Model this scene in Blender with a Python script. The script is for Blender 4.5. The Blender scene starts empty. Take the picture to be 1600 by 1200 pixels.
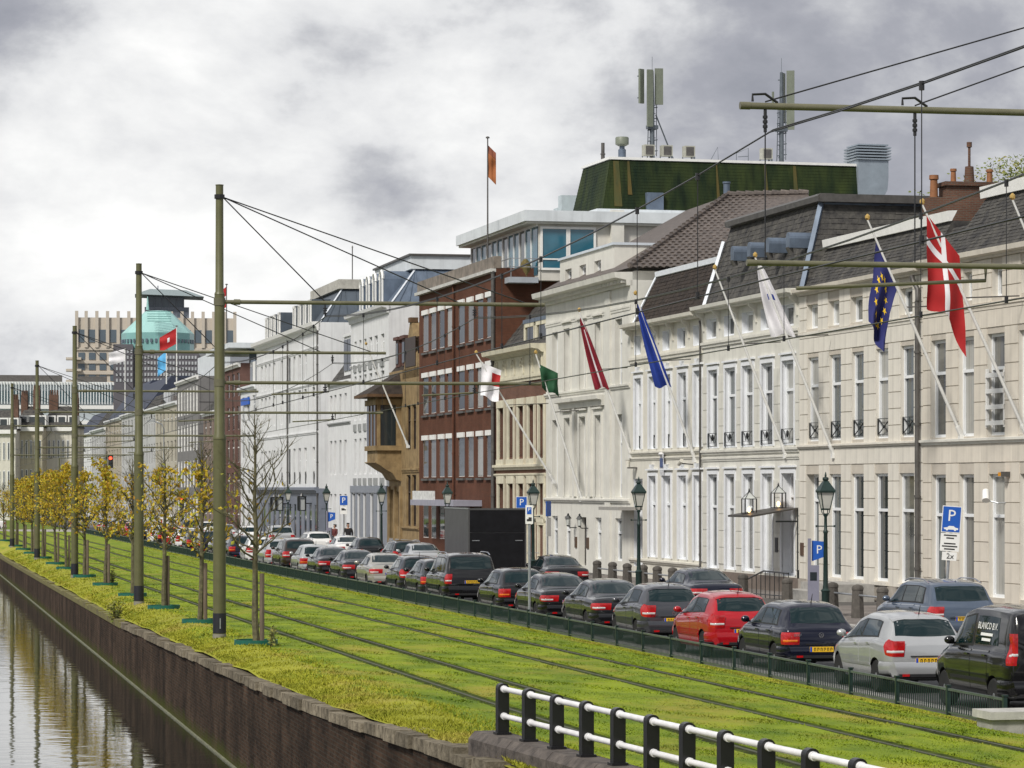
import bpy, bmesh, math, random
from mathutils import Vector, Matrix
sin, cos, pi = math.sin, math.cos, math.pi
random.seed(7)
SC = bpy.context.scene
COL = SC.collection
# ------------------------------------------------------------------ camera
F = 4800.0; VX = -165.0; HZ = 762.0; ZC = 4.0
TH = math.atan((800 - VX) / F); CT, ST = cos(TH), sin(TH)
cd = bpy.data.cameras.new('camera'); cam = bpy.data.objects.new('camera', cd); COL.objects.link(cam)
cam.location = (0, 0, ZC); cam.rotation_euler = (pi / 2, 0, -TH)
cd.sensor_width = 36; cd.lens = 36 * F / 1600; cd.shift_y = (HZ - 600) / 1600
cd.clip_start = 1; cd.clip_end = 9000
SC.camera = cam
# ------------------------------------------------------------------ world
SUN = Vector((-0.52, -0.48, 0.70)).normalized()
w = bpy.data.worlds.new('World'); SC.world = w; w.use_nodes = True
nt = w.node_tree; N = nt.nodes; Lk = nt.links; N.clear()
def nd(t, **k):
    n = N.new(t)
    for a, b in k.items(): setattr(n, a, b)
    return n
out = nd('ShaderNodeOutputWorld'); bg = nd('ShaderNodeBackground'); bg.inputs[1].default_value = 1.0
sky = nd('ShaderNodeTexSky', sky_type='NISHITA', sun_disc=False)
sky.sun_elevation = math.asin(SUN.z); sky.sun_rotation = math.atan2(SUN.x, SUN.y)
tc = nd('ShaderNodeTexCoord')
mp = nd('ShaderNodeMapping'); mp.inputs['Scale'].default_value = (1, 1, 1.7); mp.inputs['Location'].default_value = (21.90, 10.3, 3.71)
Lk.new(tc.outputs['Generated'], mp.inputs['Vector'])
def noise(sc, det, ro, dist=0.0):
    n = nd('ShaderNodeTexNoise'); n.inputs['Scale'].default_value = sc; n.inputs['Detail'].default_value = det
    n.inputs['Roughness'].default_value = ro; n.inputs['Distortion'].default_value = dist
    Lk.new(mp.outputs[0], n.inputs['Vector']); return n
n1 = noise(9.0, 11, .57, .12); n2 = noise(3.4, 2, .5)
mx = nd('ShaderNodeMath', operation='MULTIPLY_ADD'); mx.inputs[1].default_value = .9
Lk.new(n1.outputs['Fac'], mx.inputs[0])
m2 = nd('ShaderNodeMath', operation='MULTIPLY'); m2.inputs[1].default_value = .55; Lk.new(n2.outputs['Fac'], m2.inputs[0]); Lk.new(m2.outputs[0], mx.inputs[2])
rp = nd('ShaderNodeValToRGB'); Lk.new(mx.outputs[0], rp.inputs[0])
e = rp.color_ramp.elements
e[0].position = .55; e[0].color = (.25, .265, .31, 1); e[1].position = .95; e[1].color = (1.0, 1.0, .985, 1)
q = e.new(.67); q.color = (.37, .38, .425, 1); q = e.new(.725); q.color = (.50, .51, .54, 1); q = e.new(.79); q.color = (.72, .727, .74, 1)
skm = nd('ShaderNodeVectorMath', operation='SCALE'); skm.inputs['Scale'].default_value = .12; Lk.new(sky.outputs[0], skm.inputs[0])
mk = nd('ShaderNodeMapRange'); n3 = noise(5.2, 5, .5); Lk.new(n3.outputs['Fac'], mk.inputs[0])
mk.inputs[1].default_value = .60; mk.inputs[2].default_value = .74; mk.inputs[3].default_value = 1; mk.inputs[4].default_value = .55
mxc = nd('ShaderNodeMix', data_type='RGBA'); Lk.new(mk.outputs[0], mxc.inputs[0]); Lk.new(skm.outputs[0], mxc.inputs[6]); Lk.new(rp.outputs[0], mxc.inputs[7])
Lk.new(mxc.outputs[2], bg.inputs[0]); Lk.new(bg.outputs[0], out.inputs[0])
sd = bpy.data.lights.new('sun', 'SUN'); so = bpy.data.objects.new('sun', sd); COL.objects.link(so)
sd.energy = 3.3; sd.angle = math.radians(10); sd.color = (1, .95, .87)
so.rotation_euler = SUN.to_track_quat('Z', 'Y').to_euler()
vs = SC.view_settings; vs.view_transform = 'Standard'; vs.look = 'None'; vs.exposure = 0.12; vs.gamma = 1
# ------------------------------------------------------------------ projection helpers (measured places -> metres)
def Dx(px, X): return F * X / (CT * (px - VX))
def Yx(px, X): return (Dx(px, X) - X * ST) / CT
def zD(py, D): return ZC - (py - HZ) * D / F
def depth(X, Y): return X * ST + Y * CT
def XD(px, D): return D * CT * (px - VX) / F
def lin(tab, x):
    if x <= tab[0][0]: return tab[0][1]
    for (a, b), (c, d) in zip(tab, tab[1:]):
        if x <= c: return b + (d - b) * (x - a) / (c - a)
    return tab[-1][1]
def zstreet(Y): return lin([(30, .14), (50, .1), (148, -.15), (298, -.34), (600, -.4)], Y)
def zquay(Y): return lin([(20, 1.0), (35, .87), (50, .46), (72, .2), (94, -.05), (140, -.2), (195, -.36), (400, -.4)], Y)
def ztree(Y): return lin([(20, 1.0), (40, .7), (72, .39), (97, .27), (132, .11), (168, .06), (205, .02), (300, -.1), (500, -.3)], Y)
def ztrack(Y): return lin([(20, .72), (42, .57), (50, .51), (86, .33), (134, .12), (200, 0), (300, -.2), (500, -.35)], Y)
XQ, XF = 6.7, 17.6
ZW = -1.62
def zgrass(X, Y):
    return lin([(XQ, zquay(Y) + .01), (7.7, ztree(Y)), (9.2, ztrack(Y)), (15.3, ztrack(Y) - .06), (XF - .2, zstreet(Y) + .03), (18.2, zstreet(Y) + .02)], X)
# ------------------------------------------------------------------ mesh helpers
class G:
    def __init__(s): s.v = []; s.f = []; s.m = []
    def add(s, vs, fs, m=0):
        o = len(s.v); s.v += [tuple(p) for p in vs]
        for f in fs: s.f.append(tuple(i + o for i in f)); s.m.append(m)
        return s
    def box(s, x0, x1, y0, y1, z0, z1, m=0):
        return s.add([(x0, y0, z0), (x1, y0, z0), (x1, y1, z0), (x0, y1, z0), (x0, y0, z1), (x1, y0, z1), (x1, y1, z1), (x0, y1, z1)],
              [(0, 3, 2, 1), (4, 5, 6, 7), (0, 1, 5, 4), (1, 2, 6, 5), (2, 3, 7, 6), (3, 0, 4, 7)], m)
    def quad(s, a, b, c, d, m=0): return s.add([a, b, c, d], [(0, 1, 2, 3)], m)
    def tube(s, pts, rad, n=8, m=0, cap=True):
        pts = [Vector(p) for p in pts]
        if not isinstance(rad, (list, tuple)): rad = [rad] * len(pts)
        o = len(s.v); prev = None
        for i, p in enumerate(pts):
            t = (pts[min(i + 1, len(pts) - 1)] - pts[max(i - 1, 0)])
            if t.length < 1e-9: t = Vector((0, 0, 1))
            t.normalize()
            if prev is None:
                a = Vector((0, 0, 1)) if abs(t.z) < .9 else Vector((1, 0, 0))
                x = a.cross(t).normalized()
            else:
                x = (prev - t * prev.dot(t)).normalized()
            prev = x; y = t.cross(x)
            for k in range(n):
                q = p + (x * cos(2 * pi * k / n) + y * sin(2 * pi * k / n)) * rad[i]; s.v.append(tuple(q))
        for i in range(len(pts) - 1):
            for k in range(n):
                a = o + i * n + k; b = o + i * n + (k + 1) % n
                s.f.append((a, b, b + n, a + n)); s.m.append(m)
        if cap:
            s.f.append(tuple(o + k for k in reversed(range(n)))); s.m.append(m)
            e = o + (len(pts) - 1) * n; s.f.append(tuple(e + k for k in range(n))); s.m.append(m)
        return s
    def lathe(s, prof, n=12, c=(0, 0, 0), m=0):
        o = len(s.v)
        for r, z in prof:
            for k in range(n): s.v.append((c[0] + r * cos(2 * pi * k / n), c[1] + r * sin(2 * pi * k / n), c[2] + z))
        for i in range(len(prof) - 1):
            for k in range(n):
                a = o + i * n + k; b = o + i * n + (k + 1) % n
                s.f.append((a, b, b + n, a + n)); s.m.append(m)
        s.f.append(tuple(o + k for k in reversed(range(n)))); s.m.append(m)
        e = o + (len(prof) - 1) * n; s.f.append(tuple(e + k for k in range(n))); s.m.append(m)
        return s
    def extr(s, prof, u0, u1, m=0):
        """profile of (v,z) points (counter-clockwise seen from +u) extruded along u"""
        n = len(prof); o = len(s.v)
        for u in (u0, u1): s.v += [(u, v, z) for v, z in prof]
        for k in range(n): s.f.append((o + k, o + (k + 1) % n, o + n + (k + 1) % n, o + n + k)); s.m.append(m)
        s.f.append(tuple(o + k for k in reversed(range(n)))); s.m.append(m)
        s.f.append(tuple(o + n + k for k in range(n))); s.m.append(m)
        return s
    def grid(s, fn, nu, nv, m=0, cell=None):
        o = len(s.v)
        for i in range(nu + 1):
            for j in range(nv + 1): s.v.append(tuple(fn(i / nu, j / nv)))
        for i in range(nu):
            for j in range(nv):
                a = o + i * (nv + 1) + j
                s.f.append((a, a + nv + 1, a + nv + 2, a + 1)); s.m.append(cell(i, j) if cell else m)
        return s
    def mesh(s, name, mats=(), smooth=False, fix=True, ang=None):
        me = bpy.data.meshes.new(name); me.from_pydata(s.v, [], s.f)
        for m in mats: me.materials.append(m)
        if len(mats) > 1: me.polygons.foreach_set('material_index', s.m)
        if fix:
            bm = bmesh.new(); bm.from_mesh(me); bmesh.ops.recalc_face_normals(bm, faces=bm.faces); bm.to_mesh(me); bm.free()
        if smooth:
            me.polygons.foreach_set('use_smooth', [True] * len(me.polygons))
            me.set_sharp_from_angle(angle=math.radians(ang or 38))
        me.update(); return me
def link(name, me, parent=None, loc=None, rz=0, **pr):
    o = bpy.data.objects.new(name, me); COL.objects.link(o)
    if parent is not None: o.parent = parent
    if loc is not None: o.location = loc
    if rz: o.rotation_euler = (0, 0, rz)
    for k, v in pr.items(): o[k] = v
    return o
def part(name, g, mat, parent=None, smooth=False, loc=None, rz=0, fix=True, **pr):
    mats = mat if isinstance(mat, (list, tuple)) else [mat]
    return link(name, g.mesh(name, mats, smooth, fix), parent, loc, rz, **pr)
def thing(name, label, cat, loc=(0, 0, 0), rz=0, group=None):
    o = link(name, None, None, loc, rz, label=label, category=cat)
    o.empty_display_size = .2
    if group: o['group'] = group
    return o
# ------------------------------------------------------------------ materials
MATS = {}
def M(name, col, rough=.6, var=.12, scale=2.0, metal=0.0, spec=.5, bump=0.0, bscale=30.0, streak=0.0, coat=0.0, col2=None, alpha=None, emit=0, squash=(1, 1, 1), rnd=0.0):
    if name in MATS: return MATS[name]
    m = bpy.data.materials.new(name); m.use_nodes = True; MATS[name] = m
    t = m.node_tree; b = t.nodes['Principled BSDF']
    b.inputs['Roughness'].default_value = rough; b.inputs['Metallic'].default_value = metal
    b.inputs['Specular IOR Level'].default_value = spec
    if coat: b.inputs['Coat Weight'].default_value = coat; b.inputs['Coat Roughness'].default_value = .04
    c = (*col, 1)
    if var or col2:
        co = t.nodes.new('ShaderNodeTexCoord'); mp = t.nodes.new('ShaderNodeMapping'); mp.inputs['Scale'].default_value = squash
        t.links.new(co.outputs['Object'], mp.inputs[0])
        n = t.nodes.new('ShaderNodeTexNoise'); n.inputs['Scale'].default_value = scale; n.inputs['Detail'].default_value = 6; n.inputs['Roughness'].default_value = .62
        t.links.new(mp.outputs[0], n.inputs['Vector'])
        r = t.nodes.new('ShaderNodeValToRGB'); t.links.new(n.outputs['Fac'], r.inputs[0])
        r.color_ramp.elements[0].position = .32; r.color_ramp.elements[1].position = .68
        lo = tuple(x * (1 - var) for x in col); hi = tuple(min(1, x * (1 + var)) for x in col)
        if col2: hi = col2
        r.color_ramp.elements[0].color = (*lo, 1); r.color_ramp.elements[1].color = (*hi, 1)
        last = r.outputs[0]
        if streak:
            m3 = t.nodes.new('ShaderNodeMapping'); m3.inputs['Scale'].default_value = (2.2, 2.2, .12); t.links.new(co.outputs['Object'], m3.inputs[0])
            n3 = t.nodes.new('ShaderNodeTexNoise'); n3.inputs['Scale'].default_value = 1.6; n3.inputs['Detail'].default_value = 7; t.links.new(m3.outputs[0], n3.inputs['Vector'])
            mr = t.nodes.new('ShaderNodeMapRange'); mr.inputs[1].default_value = .5; mr.inputs[2].default_value = .78; mr.inputs[3].default_value = 1; mr.inputs[4].default_value = 1 - streak
            t.links.new(n3.outputs['Fac'], mr.inputs[0])
            mm = t.nodes.new('ShaderNodeVectorMath'); mm.operation = 'SCALE'; t.links.new(last, mm.inputs[0]); t.links.new(mr.outputs[0], mm.inputs['Scale']); last = mm.outputs[0]
        if rnd:
            oi = t.nodes.new('ShaderNodeObjectInfo'); mr = t.nodes.new('ShaderNodeMapRange'); mr.inputs[3].default_value = 1 - rnd; mr.inputs[4].default_value = 1 + rnd
            t.links.new(oi.outputs['Random'], mr.inputs[0])
            mm = t.nodes.new('ShaderNodeVectorMath'); mm.operation = 'SCALE'; t.links.new(last, mm.inputs[0]); t.links.new(mr.outputs[0], mm.inputs['Scale']); last = mm.outputs[0]
        t.links.new(last, b.inputs['Base Color'])
        if bump:
            nb = t.nodes.new('ShaderNodeTexNoise'); nb.inputs['Scale'].default_value = bscale; nb.inputs['Detail'].default_value = 5; t.links.new(mp.outputs[0], nb.inputs['Vector'])
            bp = t.nodes.new('ShaderNodeBump'); bp.inputs['Strength'].default_value = bump; bp.inputs['Distance'].default_value = .03
            t.links.new(nb.outputs['Fac'], bp.inputs['Height']); t.links.new(bp.outputs[0], b.inputs['Normal'])
    else: b.inputs['Base Color'].default_value = c
    if emit: b.inputs['Emission Color'].default_value = c; b.inputs['Emission Strength'].default_value = emit
    m.diffuse_color = c
    return m
def brickmat(name, c1, c2, mortar, bw=.22, bh=.065, ms=.012, ax='xz', dirt=.3, bump=.4, moss=None, rough=.85):
    m = bpy.data.materials.new(name); m.use_nodes = True; MATS[name] = m; t = m.node_tree; b = t.nodes['Principled BSDF']; b.inputs['Roughness'].default_value = rough; b.inputs['Specular IOR Level'].default_value = .15
    co = t.nodes.new('ShaderNodeTexCoord'); sp = t.nodes.new('ShaderNodeSeparateXYZ'); t.links.new(co.outputs['Object'], sp.inputs[0])
    cb = t.nodes.new('ShaderNodeCombineXYZ')
    ad = t.nodes.new('ShaderNodeMath'); ad.operation = 'ADD'; t.links.new(sp.outputs[0], ad.inputs[0]); t.links.new(sp.outputs[1], ad.inputs[1])
    t.links.new(ad.outputs[0], cb.inputs[0]); t.links.new(sp.outputs[2], cb.inputs[1])
    br = t.nodes.new('ShaderNodeTexBrick'); t.links.new(cb.outputs[0], br.inputs['Vector']); br.inputs['Scale'].default_value = 1
    br.inputs['Brick Width'].default_value = bw; br.inputs['Row Height'].default_value = bh; br.inputs['Mortar Size'].default_value = ms
    br.inputs['Color1'].default_value = (*c1, 1); br.inputs['Color2'].default_value = (*c2, 1); br.inputs['Mortar'].default_value = (*mortar, 1)
    n = t.nodes.new('ShaderNodeTexNoise'); n.inputs['Scale'].default_value = .9; n.inputs['Detail'].default_value = 8; n.inputs['Roughness'].default_value = .65; t.links.new(co.outputs['Object'], n.inputs['Vector'])
    mr = t.nodes.new('ShaderNodeMapRange'); mr.inputs[1].default_value = .3; mr.inputs[2].default_value = .7; mr.inputs[3].default_value = 1 - dirt; mr.inputs[4].default_value = 1 + dirt; t.links.new(n.outputs['Fac'], mr.inputs[0])
    sc = t.nodes.new('ShaderNodeVectorMath'); sc.operation = 'SCALE'; t.links.new(br.outputs['Color'], sc.inputs[0]); t.links.new(mr.outputs[0], sc.inputs['Scale']); last = sc.outputs[0]
    # vertical run-off streaks
    m3 = t.nodes.new('ShaderNodeMapping'); m3.inputs['Scale'].default_value = (.45, .45, .08); t.links.new(co.outputs['Object'], m3.inputs[0])
    n3 = t.nodes.new('ShaderNodeTexNoise'); n3.inputs['Scale'].default_value = 1.5; n3.inputs['Detail'].default_value = 8; t.links.new(m3.outputs[0], n3.inputs['Vector'])
    r3 = t.nodes.new('ShaderNodeMapRange'); r3.inputs[1].default_value = .35; r3.inputs[2].default_value = .7; r3.inputs[3].default_value = 1 + dirt * .6; r3.inputs[4].default_value = 1 - dirt * .8; t.links.new(n3.outputs['Fac'], r3.inputs[0])
    s3 = t.nodes.new('ShaderNodeVectorMath'); s3.operation = 'SCALE'; t.links.new(last, s3.inputs[0]); t.links.new(r3.outputs[0], s3.inputs['Scale']); last = s3.outputs[0]
    if moss:
        zz, colr, wd = moss
        a = t.nodes.new('ShaderNodeMath'); a.operation = 'MULTIPLY_ADD'; t.links.new(n.outputs['Fac'], a.inputs[0]); a.inputs[1].default_value = wd * 1.6; t.links.new(sp.outputs[2], a.inputs[2])
        r4 = t.nodes.new('ShaderNodeMapRange'); r4.inputs[1].default_value = zz + wd * .7; r4.inputs[2].default_value = zz + wd * 1.5; r4.inputs[3].default_value = 1; r4.inputs[4].default_value = 0; t.links.new(a.outputs[0], r4.inputs[0])
        mx = t.nodes.new('ShaderNodeMix'); mx.data_type = 'RGBA'; t.links.new(r4.outputs[0], mx.inputs[0]); t.links.new(last, mx.inputs[6]); mx.inputs[7].default_value = (*colr, 1); last = mx.outputs[2]
    t.links.new(last, b.inputs['Base Color'])
    bp = t.nodes.new('ShaderNodeBump'); bp.inputs['Strength'].default_value = bump; bp.inputs['Distance'].default_value = .012; bp.invert = True
    t.links.new(br.outputs['Fac'], bp.inputs['Height']); t.links.new(bp.outputs[0], b.inputs['Normal'])
    return m
CURT = 0
GLASS = [M('window glass dark', (.025, .032, .035), .04, 0, spec=.8), M('window glass curtained', (.16, .16, .15), .06, .3, 1.2, spec=.7, squash=(6, 6, .3)),
         M('window glass grey', (.07, .085, .09), .05, .25, .8, spec=.8), M('window white net curtain', (.34, .34, .32), .12, .25, 1.5, spec=.6, squash=(9, 9, .25)), M('window glass half blind', (.035, .04, .042), .05, .2, .5, spec=.8, col2=(.22, .22, .20), squash=(.3, .3, 1.6))]
WHITE = M('white paint', (.78, .78, .76), .45, .05, 4, streak=.08)
WHITEBLUE = M('cool white paint', (.72, .76, .82), .45, .05, 4, streak=.06)
BLACK = M('black painted iron', (.012, .014, .015), .35, .3, 8)
DGREEN = M('dark green iron', (.012, .03, .026), .4, .25, 8)
STEEL = M('galvanised steel', (.38, .40, .42), .4, .15, 8, metal=.6)
LEAD = M('blue grey zinc', (.12, .155, .21), .5, .18, 1.6, metal=.25, streak=.25)
SLATE = M('grey slate', (.05, .049, .052), .7, .35, 2.5, bump=.3, bscale=14, col2=(.10, .095, .085), spec=.2)
SLATEB = M('brown black slate', (.028, .022, .019), .7, .4, 3, bump=.3, bscale=14, col2=(.055, .042, .034), spec=.2)
GOLD = M('gilded ball', (.75, .5, .16), .3, .05, metal=.8)
BLUE = M('traffic sign blue', (.01, .09, .42), .4, .04)
SIGNW = M('traffic sign white', (.75, .75, .73), .5, .05)
def zig(): pass
# ================================================================== SETTING
def sheet(name, xs, ys, zf, mat, **pr):
    g = G(); o = 0
    for y in ys:
        for x in xs: g.v.append((x, y, zf(x, y)))
    n = len(xs)
    for j in range(len(ys) - 1):
        for i in range(n - 1):
            a = j * n + i; g.f.append((a, a + 1, a + n + 1, a + n)); g.m.append(0)
    return part(name, g, mat, fix=False, smooth=True, kind='structure', **pr)
# grass ground material
def grassmat(name, c1, c2, c3, rough=.8):
    m = bpy.data.materials.new(name); m.use_nodes = True; t = m.node_tree; b = t.nodes['Principled BSDF']; b.inputs['Roughness'].default_value = rough; b.inputs['Specular IOR Level'].default_value = .2
    ge = t.nodes.new('ShaderNodeNewGeometry')
    def no(s, d, sq=(1, 1, 1)):
        mp = t.nodes.new('ShaderNodeMapping'); mp.inputs['Scale'].default_value = sq; t.links.new(ge.outputs['Position'], mp.inputs[0])
        n = t.nodes.new('ShaderNodeTexNoise'); n.inputs['Scale'].default_value = s; n.inputs['Detail'].default_value = d; n.inputs['Roughness'].default_value = .65; t.links.new(mp.outputs[0], n.inputs['Vector']); return n.outputs['Fac']
    r = t.nodes.new('ShaderNodeValToRGB'); t.links.new(no(1.1, 8, (1, .45, 1)), r.inputs[0])
    r.color_ramp.elements[0].position = .34; r.color_ramp.elements[0].color = (*c1, 1); r.color_ramp.elements[1].position = .62; r.color_ramp.elements[1].color = (*c2, 1)
    mr = t.nodes.new('ShaderNodeMapRange'); t.links.new(no(.55, 9, (1, .5, 1)), mr.inputs[0]); mr.inputs[1].default_value = .52; mr.inputs[2].default_value = .72
    mx = t.nodes.new('ShaderNodeMix'); mx.data_type = 'RGBA'; t.links.new(mr.outputs[0], mx.inputs[0]); t.links.new(r.outputs[0], mx.inputs[6]); mx.inputs[7].default_value = (*c3, 1)
    # dry strip beside the kerb and the quay stones
    t.links.new(mx.outputs[2], b.inputs['Base Color'])
    bp = t.nodes.new('ShaderNodeBump'); bp.inputs['Strength'].default_value = .8; bp.inputs['Distance'].default_value = .05; t.links.new(no(18, 4), bp.inputs['Height']); t.links.new(bp.outputs[0], b.inputs['Normal'])
    return m
GR = grassmat('grass turf', (.10, .165, .011), (.24, .305, .015), (.33, .28, .048))
GRD = grassmat('dry verge turf', (.22, .24, .022), (.34, .34, .034), (.37, .30, .075))
ASPH = M('asphalt', (.055, .055, .058), .85, .25, 1.5, bump=.2, bscale=60)
PAVE = brickmat('grey paving bricks', (.17, .15, .14), (.21, .19, .175), (.10, .095, .09), .2, .1, .01, dirt=.2)
EARTH = M('town ground', (.10, .10, .09), .9, .3, .3)
def spaced(a, b, s0, gr):
    r = [a]; s = s0
    while r[-1] < b: r.append(r[-1] + s); s *= gr
    return r
YS = spaced(12, 300, 1.2, 1.02)
sheet('ground', [17.9, 30, 60, 200, 4000], [-40, 12, 60, 150, 300, 600, 1500, 6000], lambda x, y: -.62, EARTH)
sheet('opposite_bank', [-4000, -60, -24], [-60, 0, 150, 400, 1500, 6000], lambda x, y: -.1, EARTH)
sheet('far_ground', [-24, 18], [299, 330, 345, 500, 1500, 6000], lambda x, y: -.45, grassmat('far grass', (.08, .14, .015), (.14, .19, .02), (.2, .18, .05)))
sheet('cross_street', [-24, 10, 40], [302, 306, 320, 324], lambda x, y: -.36, M('pale paving', (.34, .32, .29), .85, .15, 1))
RAILS = [9.55, 10.985, 13.25, 14.685]
xs = [XQ + .5, 7.0 + .3, 7.7, 8.3, 8.9]
for r in RAILS: xs += [r - .24, r - .20, r + .14, r + .18]
xs = sorted(xs + [10.2, 12.1, 14.0, 15.4, 16.2, 16.9, 17.3, 17.62])
def gz(x, y):
    z = zgrass(x, y)
    for r in RAILS:
        if r - .215 < x < r + .155: return z - .15
    return z + .012 * sin(x * 3.1 + y * .7) * sin(y * .9 + x) + .005 * sin(y * 2.3 + x * 5)
sheet('tram_lawn', xs, YS, gz, GR)
sheet('road', [17.95, 20.4, 22.6, 24.0, 26.2], spaced(12, 600, 3, 1.03), lambda x, y: zstreet(y), ASPH)
pz = lambda x, y: zstreet(y) + .13
sheet('pavement', [26.45, 30, 36], spaced(12, 420, 3, 1.03), pz, PAVE)
# kerbs: road edge at the fence and the pavement edge, stone by stone
CONC = M('concrete kerb', (.33, .32, .30), .8, .2, 5, bump=.2, rnd=.12)
for nm, x0, x1, dz, lab in (('kerb', 26.2, 26.45, .14, ''), ('fence_kerb', 17.64, 17.94, .10, '')):
    root = link(nm, None, None, (0, 0, 0), kind='structure')
    y = 44.0; k = 0; me = G().box(0, x1 - x0, 0, 1.48, -.3, 0).mesh('kerb_stone', [CONC])
    while y < 300:
        o = link('kerb_stone', me, root, (x0, y, zstreet(y + .7) + dz)); y += 1.5
# rails
RST = M('shaded rail steel', (.055, .06, .028), .6, .4, 4, metal=.2); GROOVE_SHADE = M('painted groove shade', (.03, .042, .010), .95, .45, 2.5, col2=(.07, .095, .014), spec=.1)  # dark olive of rails and strips paints in the shade of the grooves
for i, r in enumerate(RAILS):
    g = G(); ys = [y for y in YS]
    for y0, y1 in zip(ys, ys[1:]):
        a, b = ztrack(y0) - .026, ztrack(y1) - .026
        if r > 12: a -= .04; b -= .04
        for x0, x1, dz in ((r - .035, r + .035, 0), ):
            g.add([(x0, y0, a - .12), (x1, y0, a - .12), (x1, y0, a), (x0, y0, a), (x0, y1, b - .12), (x1, y1, b - .12), (x1, y1, b), (x0, y1, b)], [(3, 2, 6, 7), (0, 3, 7, 4), (2, 1, 5, 6)])
    tr_o = part('tram_rail', g, RST, kind='structure'); g = G()
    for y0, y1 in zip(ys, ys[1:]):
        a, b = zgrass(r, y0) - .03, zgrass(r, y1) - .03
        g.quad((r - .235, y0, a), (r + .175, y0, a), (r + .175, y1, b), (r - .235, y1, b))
    part('groove_shade_strip', g, GROOVE_SHADE, tr_o, fix=False)
# water
wm = bpy.data.materials.new('canal water'); wm.use_nodes = True; t = wm.node_tree; b = t.nodes['Principled BSDF']
b.inputs['Base Color'].default_value = (.010, .011, .008, 1); b.inputs['Roughness'].default_value = .04; b.inputs['IOR'].default_value = 1.33; b.inputs['Specular IOR Level'].default_value = 1.0
ge = t.nodes.new('ShaderNodeNewGeometry')
bp = t.nodes.new('ShaderNodeBump'); bp.inputs['Strength'].default_value = .24; bp.inputs['Distance'].default_value = .03
mpn = t.nodes.new('ShaderNodeMapping'); mpn.inputs['Scale'].default_value = (.7, 1.0, 1); mpn.inputs['Rotation'].default_value = (0, 0, -.2); t.links.new(ge.outputs['Position'], mpn.inputs[0])
na = t.nodes.new('ShaderNodeTexNoise'); na.inputs['Scale'].default_value = 1.6; na.inputs['Detail'].default_value = 2.2; na.inputs['Roughness'].default_value = .5; t.links.new(mpn.outputs[0], na.inputs['Vector'])
t.links.new(na.outputs['Fac'], bp.inputs['Height']); t.links.new(bp.outputs[0], b.inputs['Normal'])
g = G().quad((-24.5, -60, ZW), (XQ + .1, -60, ZW), (XQ + .1, 500, ZW), (-24.5, 500, ZW)); part('canal_water', g, wm, fix=False, kind='structure')
# quay wall
QB = brickmat('quay brick', (.030, .018, .011), (.060, .035, .022), (.050, .042, .032), .22, .07, .010, dirt=.6, moss=(ZW, (.055, .065, .008), .5))
root = thing('quay_wall', 'dark mossy brick quay wall between the canal and the lawn', 'quay wall', (0, 0, 0))
g = G(); ys = spaced(-20, 420, 2, 1.02)
for y0, y1 in zip(ys, ys[1:]):
    z0, z1 = zquay(y0) - .12, zquay(y1) - .12
    g.quad((XQ, y0, ZW - 1), (XQ, y1, ZW - 1), (XQ, y1, z1), (XQ, y0, z0))
    g.quad((XQ, y0, z0), (XQ, y1, z1), (XQ + .8, y1, z1), (XQ + .8, y0, z0))
part('brickwork', g, QB, root, fix=False)
g = G(); g.box(XQ - .05, XQ + .01, -20, 420, ZW - .3, ZW + .03); part('timber_edging', g, M('wet timber edging', (.17, .175, .12), .6, .3, 3), root)
COPE = M('weathered coping stone', (.10, .085, .06), .9, .4, 5, bump=.8, bscale=14, col2=(.26, .225, .165), rnd=.3, spec=.15)
y = 34.6; random.seed(3)
while y < 93:
    L = random.uniform(.85, 1.25); g = G(); d = random.uniform(-.03, .04); j = random.uniform(-.05, .025)
    z0, z1 = zquay(y), zquay(y + L); a, b2 = XQ - .06 + d, XQ + .46 + random.uniform(-.04, .06)
    g.add([(a, 0, -.17), (b2, 0, -.17), (b2, L - .025, z1 - z0 - .17), (a, L - .025, z1 - z0 - .17), (a + .012, 0.01, j), (b2, .01, j), (b2, L - .03, z1 - z0 + j), (a + .012, L - .03, z1 - z0 + j)],
          [(0, 3, 2, 1), (4, 5, 6, 7), (0, 1, 5, 4), (1, 2, 6, 5), (2, 3, 7, 6), (3, 0, 4, 7)])
    for v in range(len(g.v)): pass
    part('coping_stone', g, COPE, root, loc=(0, y, z0)); y += L
g = G()
ys = spaced(93, 420, 1.0, 1.03)
for y0, y1 in zip(ys, ys[1:]):
    z0, z1 = zquay(y0), zquay(y1); dz = random.uniform(-.05, .03)
    g.add([(XQ - .03, y0, z0 - .2), (XQ + .5, y0, z0 - .2), (XQ + .5, y0, z0 + dz), (XQ - .03, y0, z0 + dz), (XQ - .03, y1, z1 - .2), (XQ + .5, y1, z1 - .2), (XQ + .5, y1, z1 + dz), (XQ - .03, y1, z1 + dz)], [(3, 2, 6, 7), (0, 3, 7, 4), (2, 1, 5, 6), (0, 1, 2, 3), (4, 7, 6, 5)])
part('capping', g, M('earthy quay edge', (.13, .10, .06), .9, .35, 3, bump=.5, bscale=12, col2=(.2, .19, .05)), root)
# lawn verge between coping and trees
def vz(x, y):
    e = min(1, max(0, (x - XQ - .16) / .4)); r = sin(y * 2.1) * .5 + sin(y * .83 + 1) * .7 + sin(y * 5.3) * .35 + sin(y * .31) * .5
    return zgrass(x, y) + .02 * sin(x * 4 + y * 1.1) * sin(y * 1.7 - x) - .045 * (1 - e) + .035 * r * (1 - e * .7)
sheet('verge', [XQ + .16, XQ + .26, XQ + .36, XQ + .46, XQ + .6, 7.1, 7.45, 7.7, 8.0, 8.25], YS, lambda x, y: vz(x, y) + (.012 if x < 8.2 else -.01), GRD)
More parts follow.
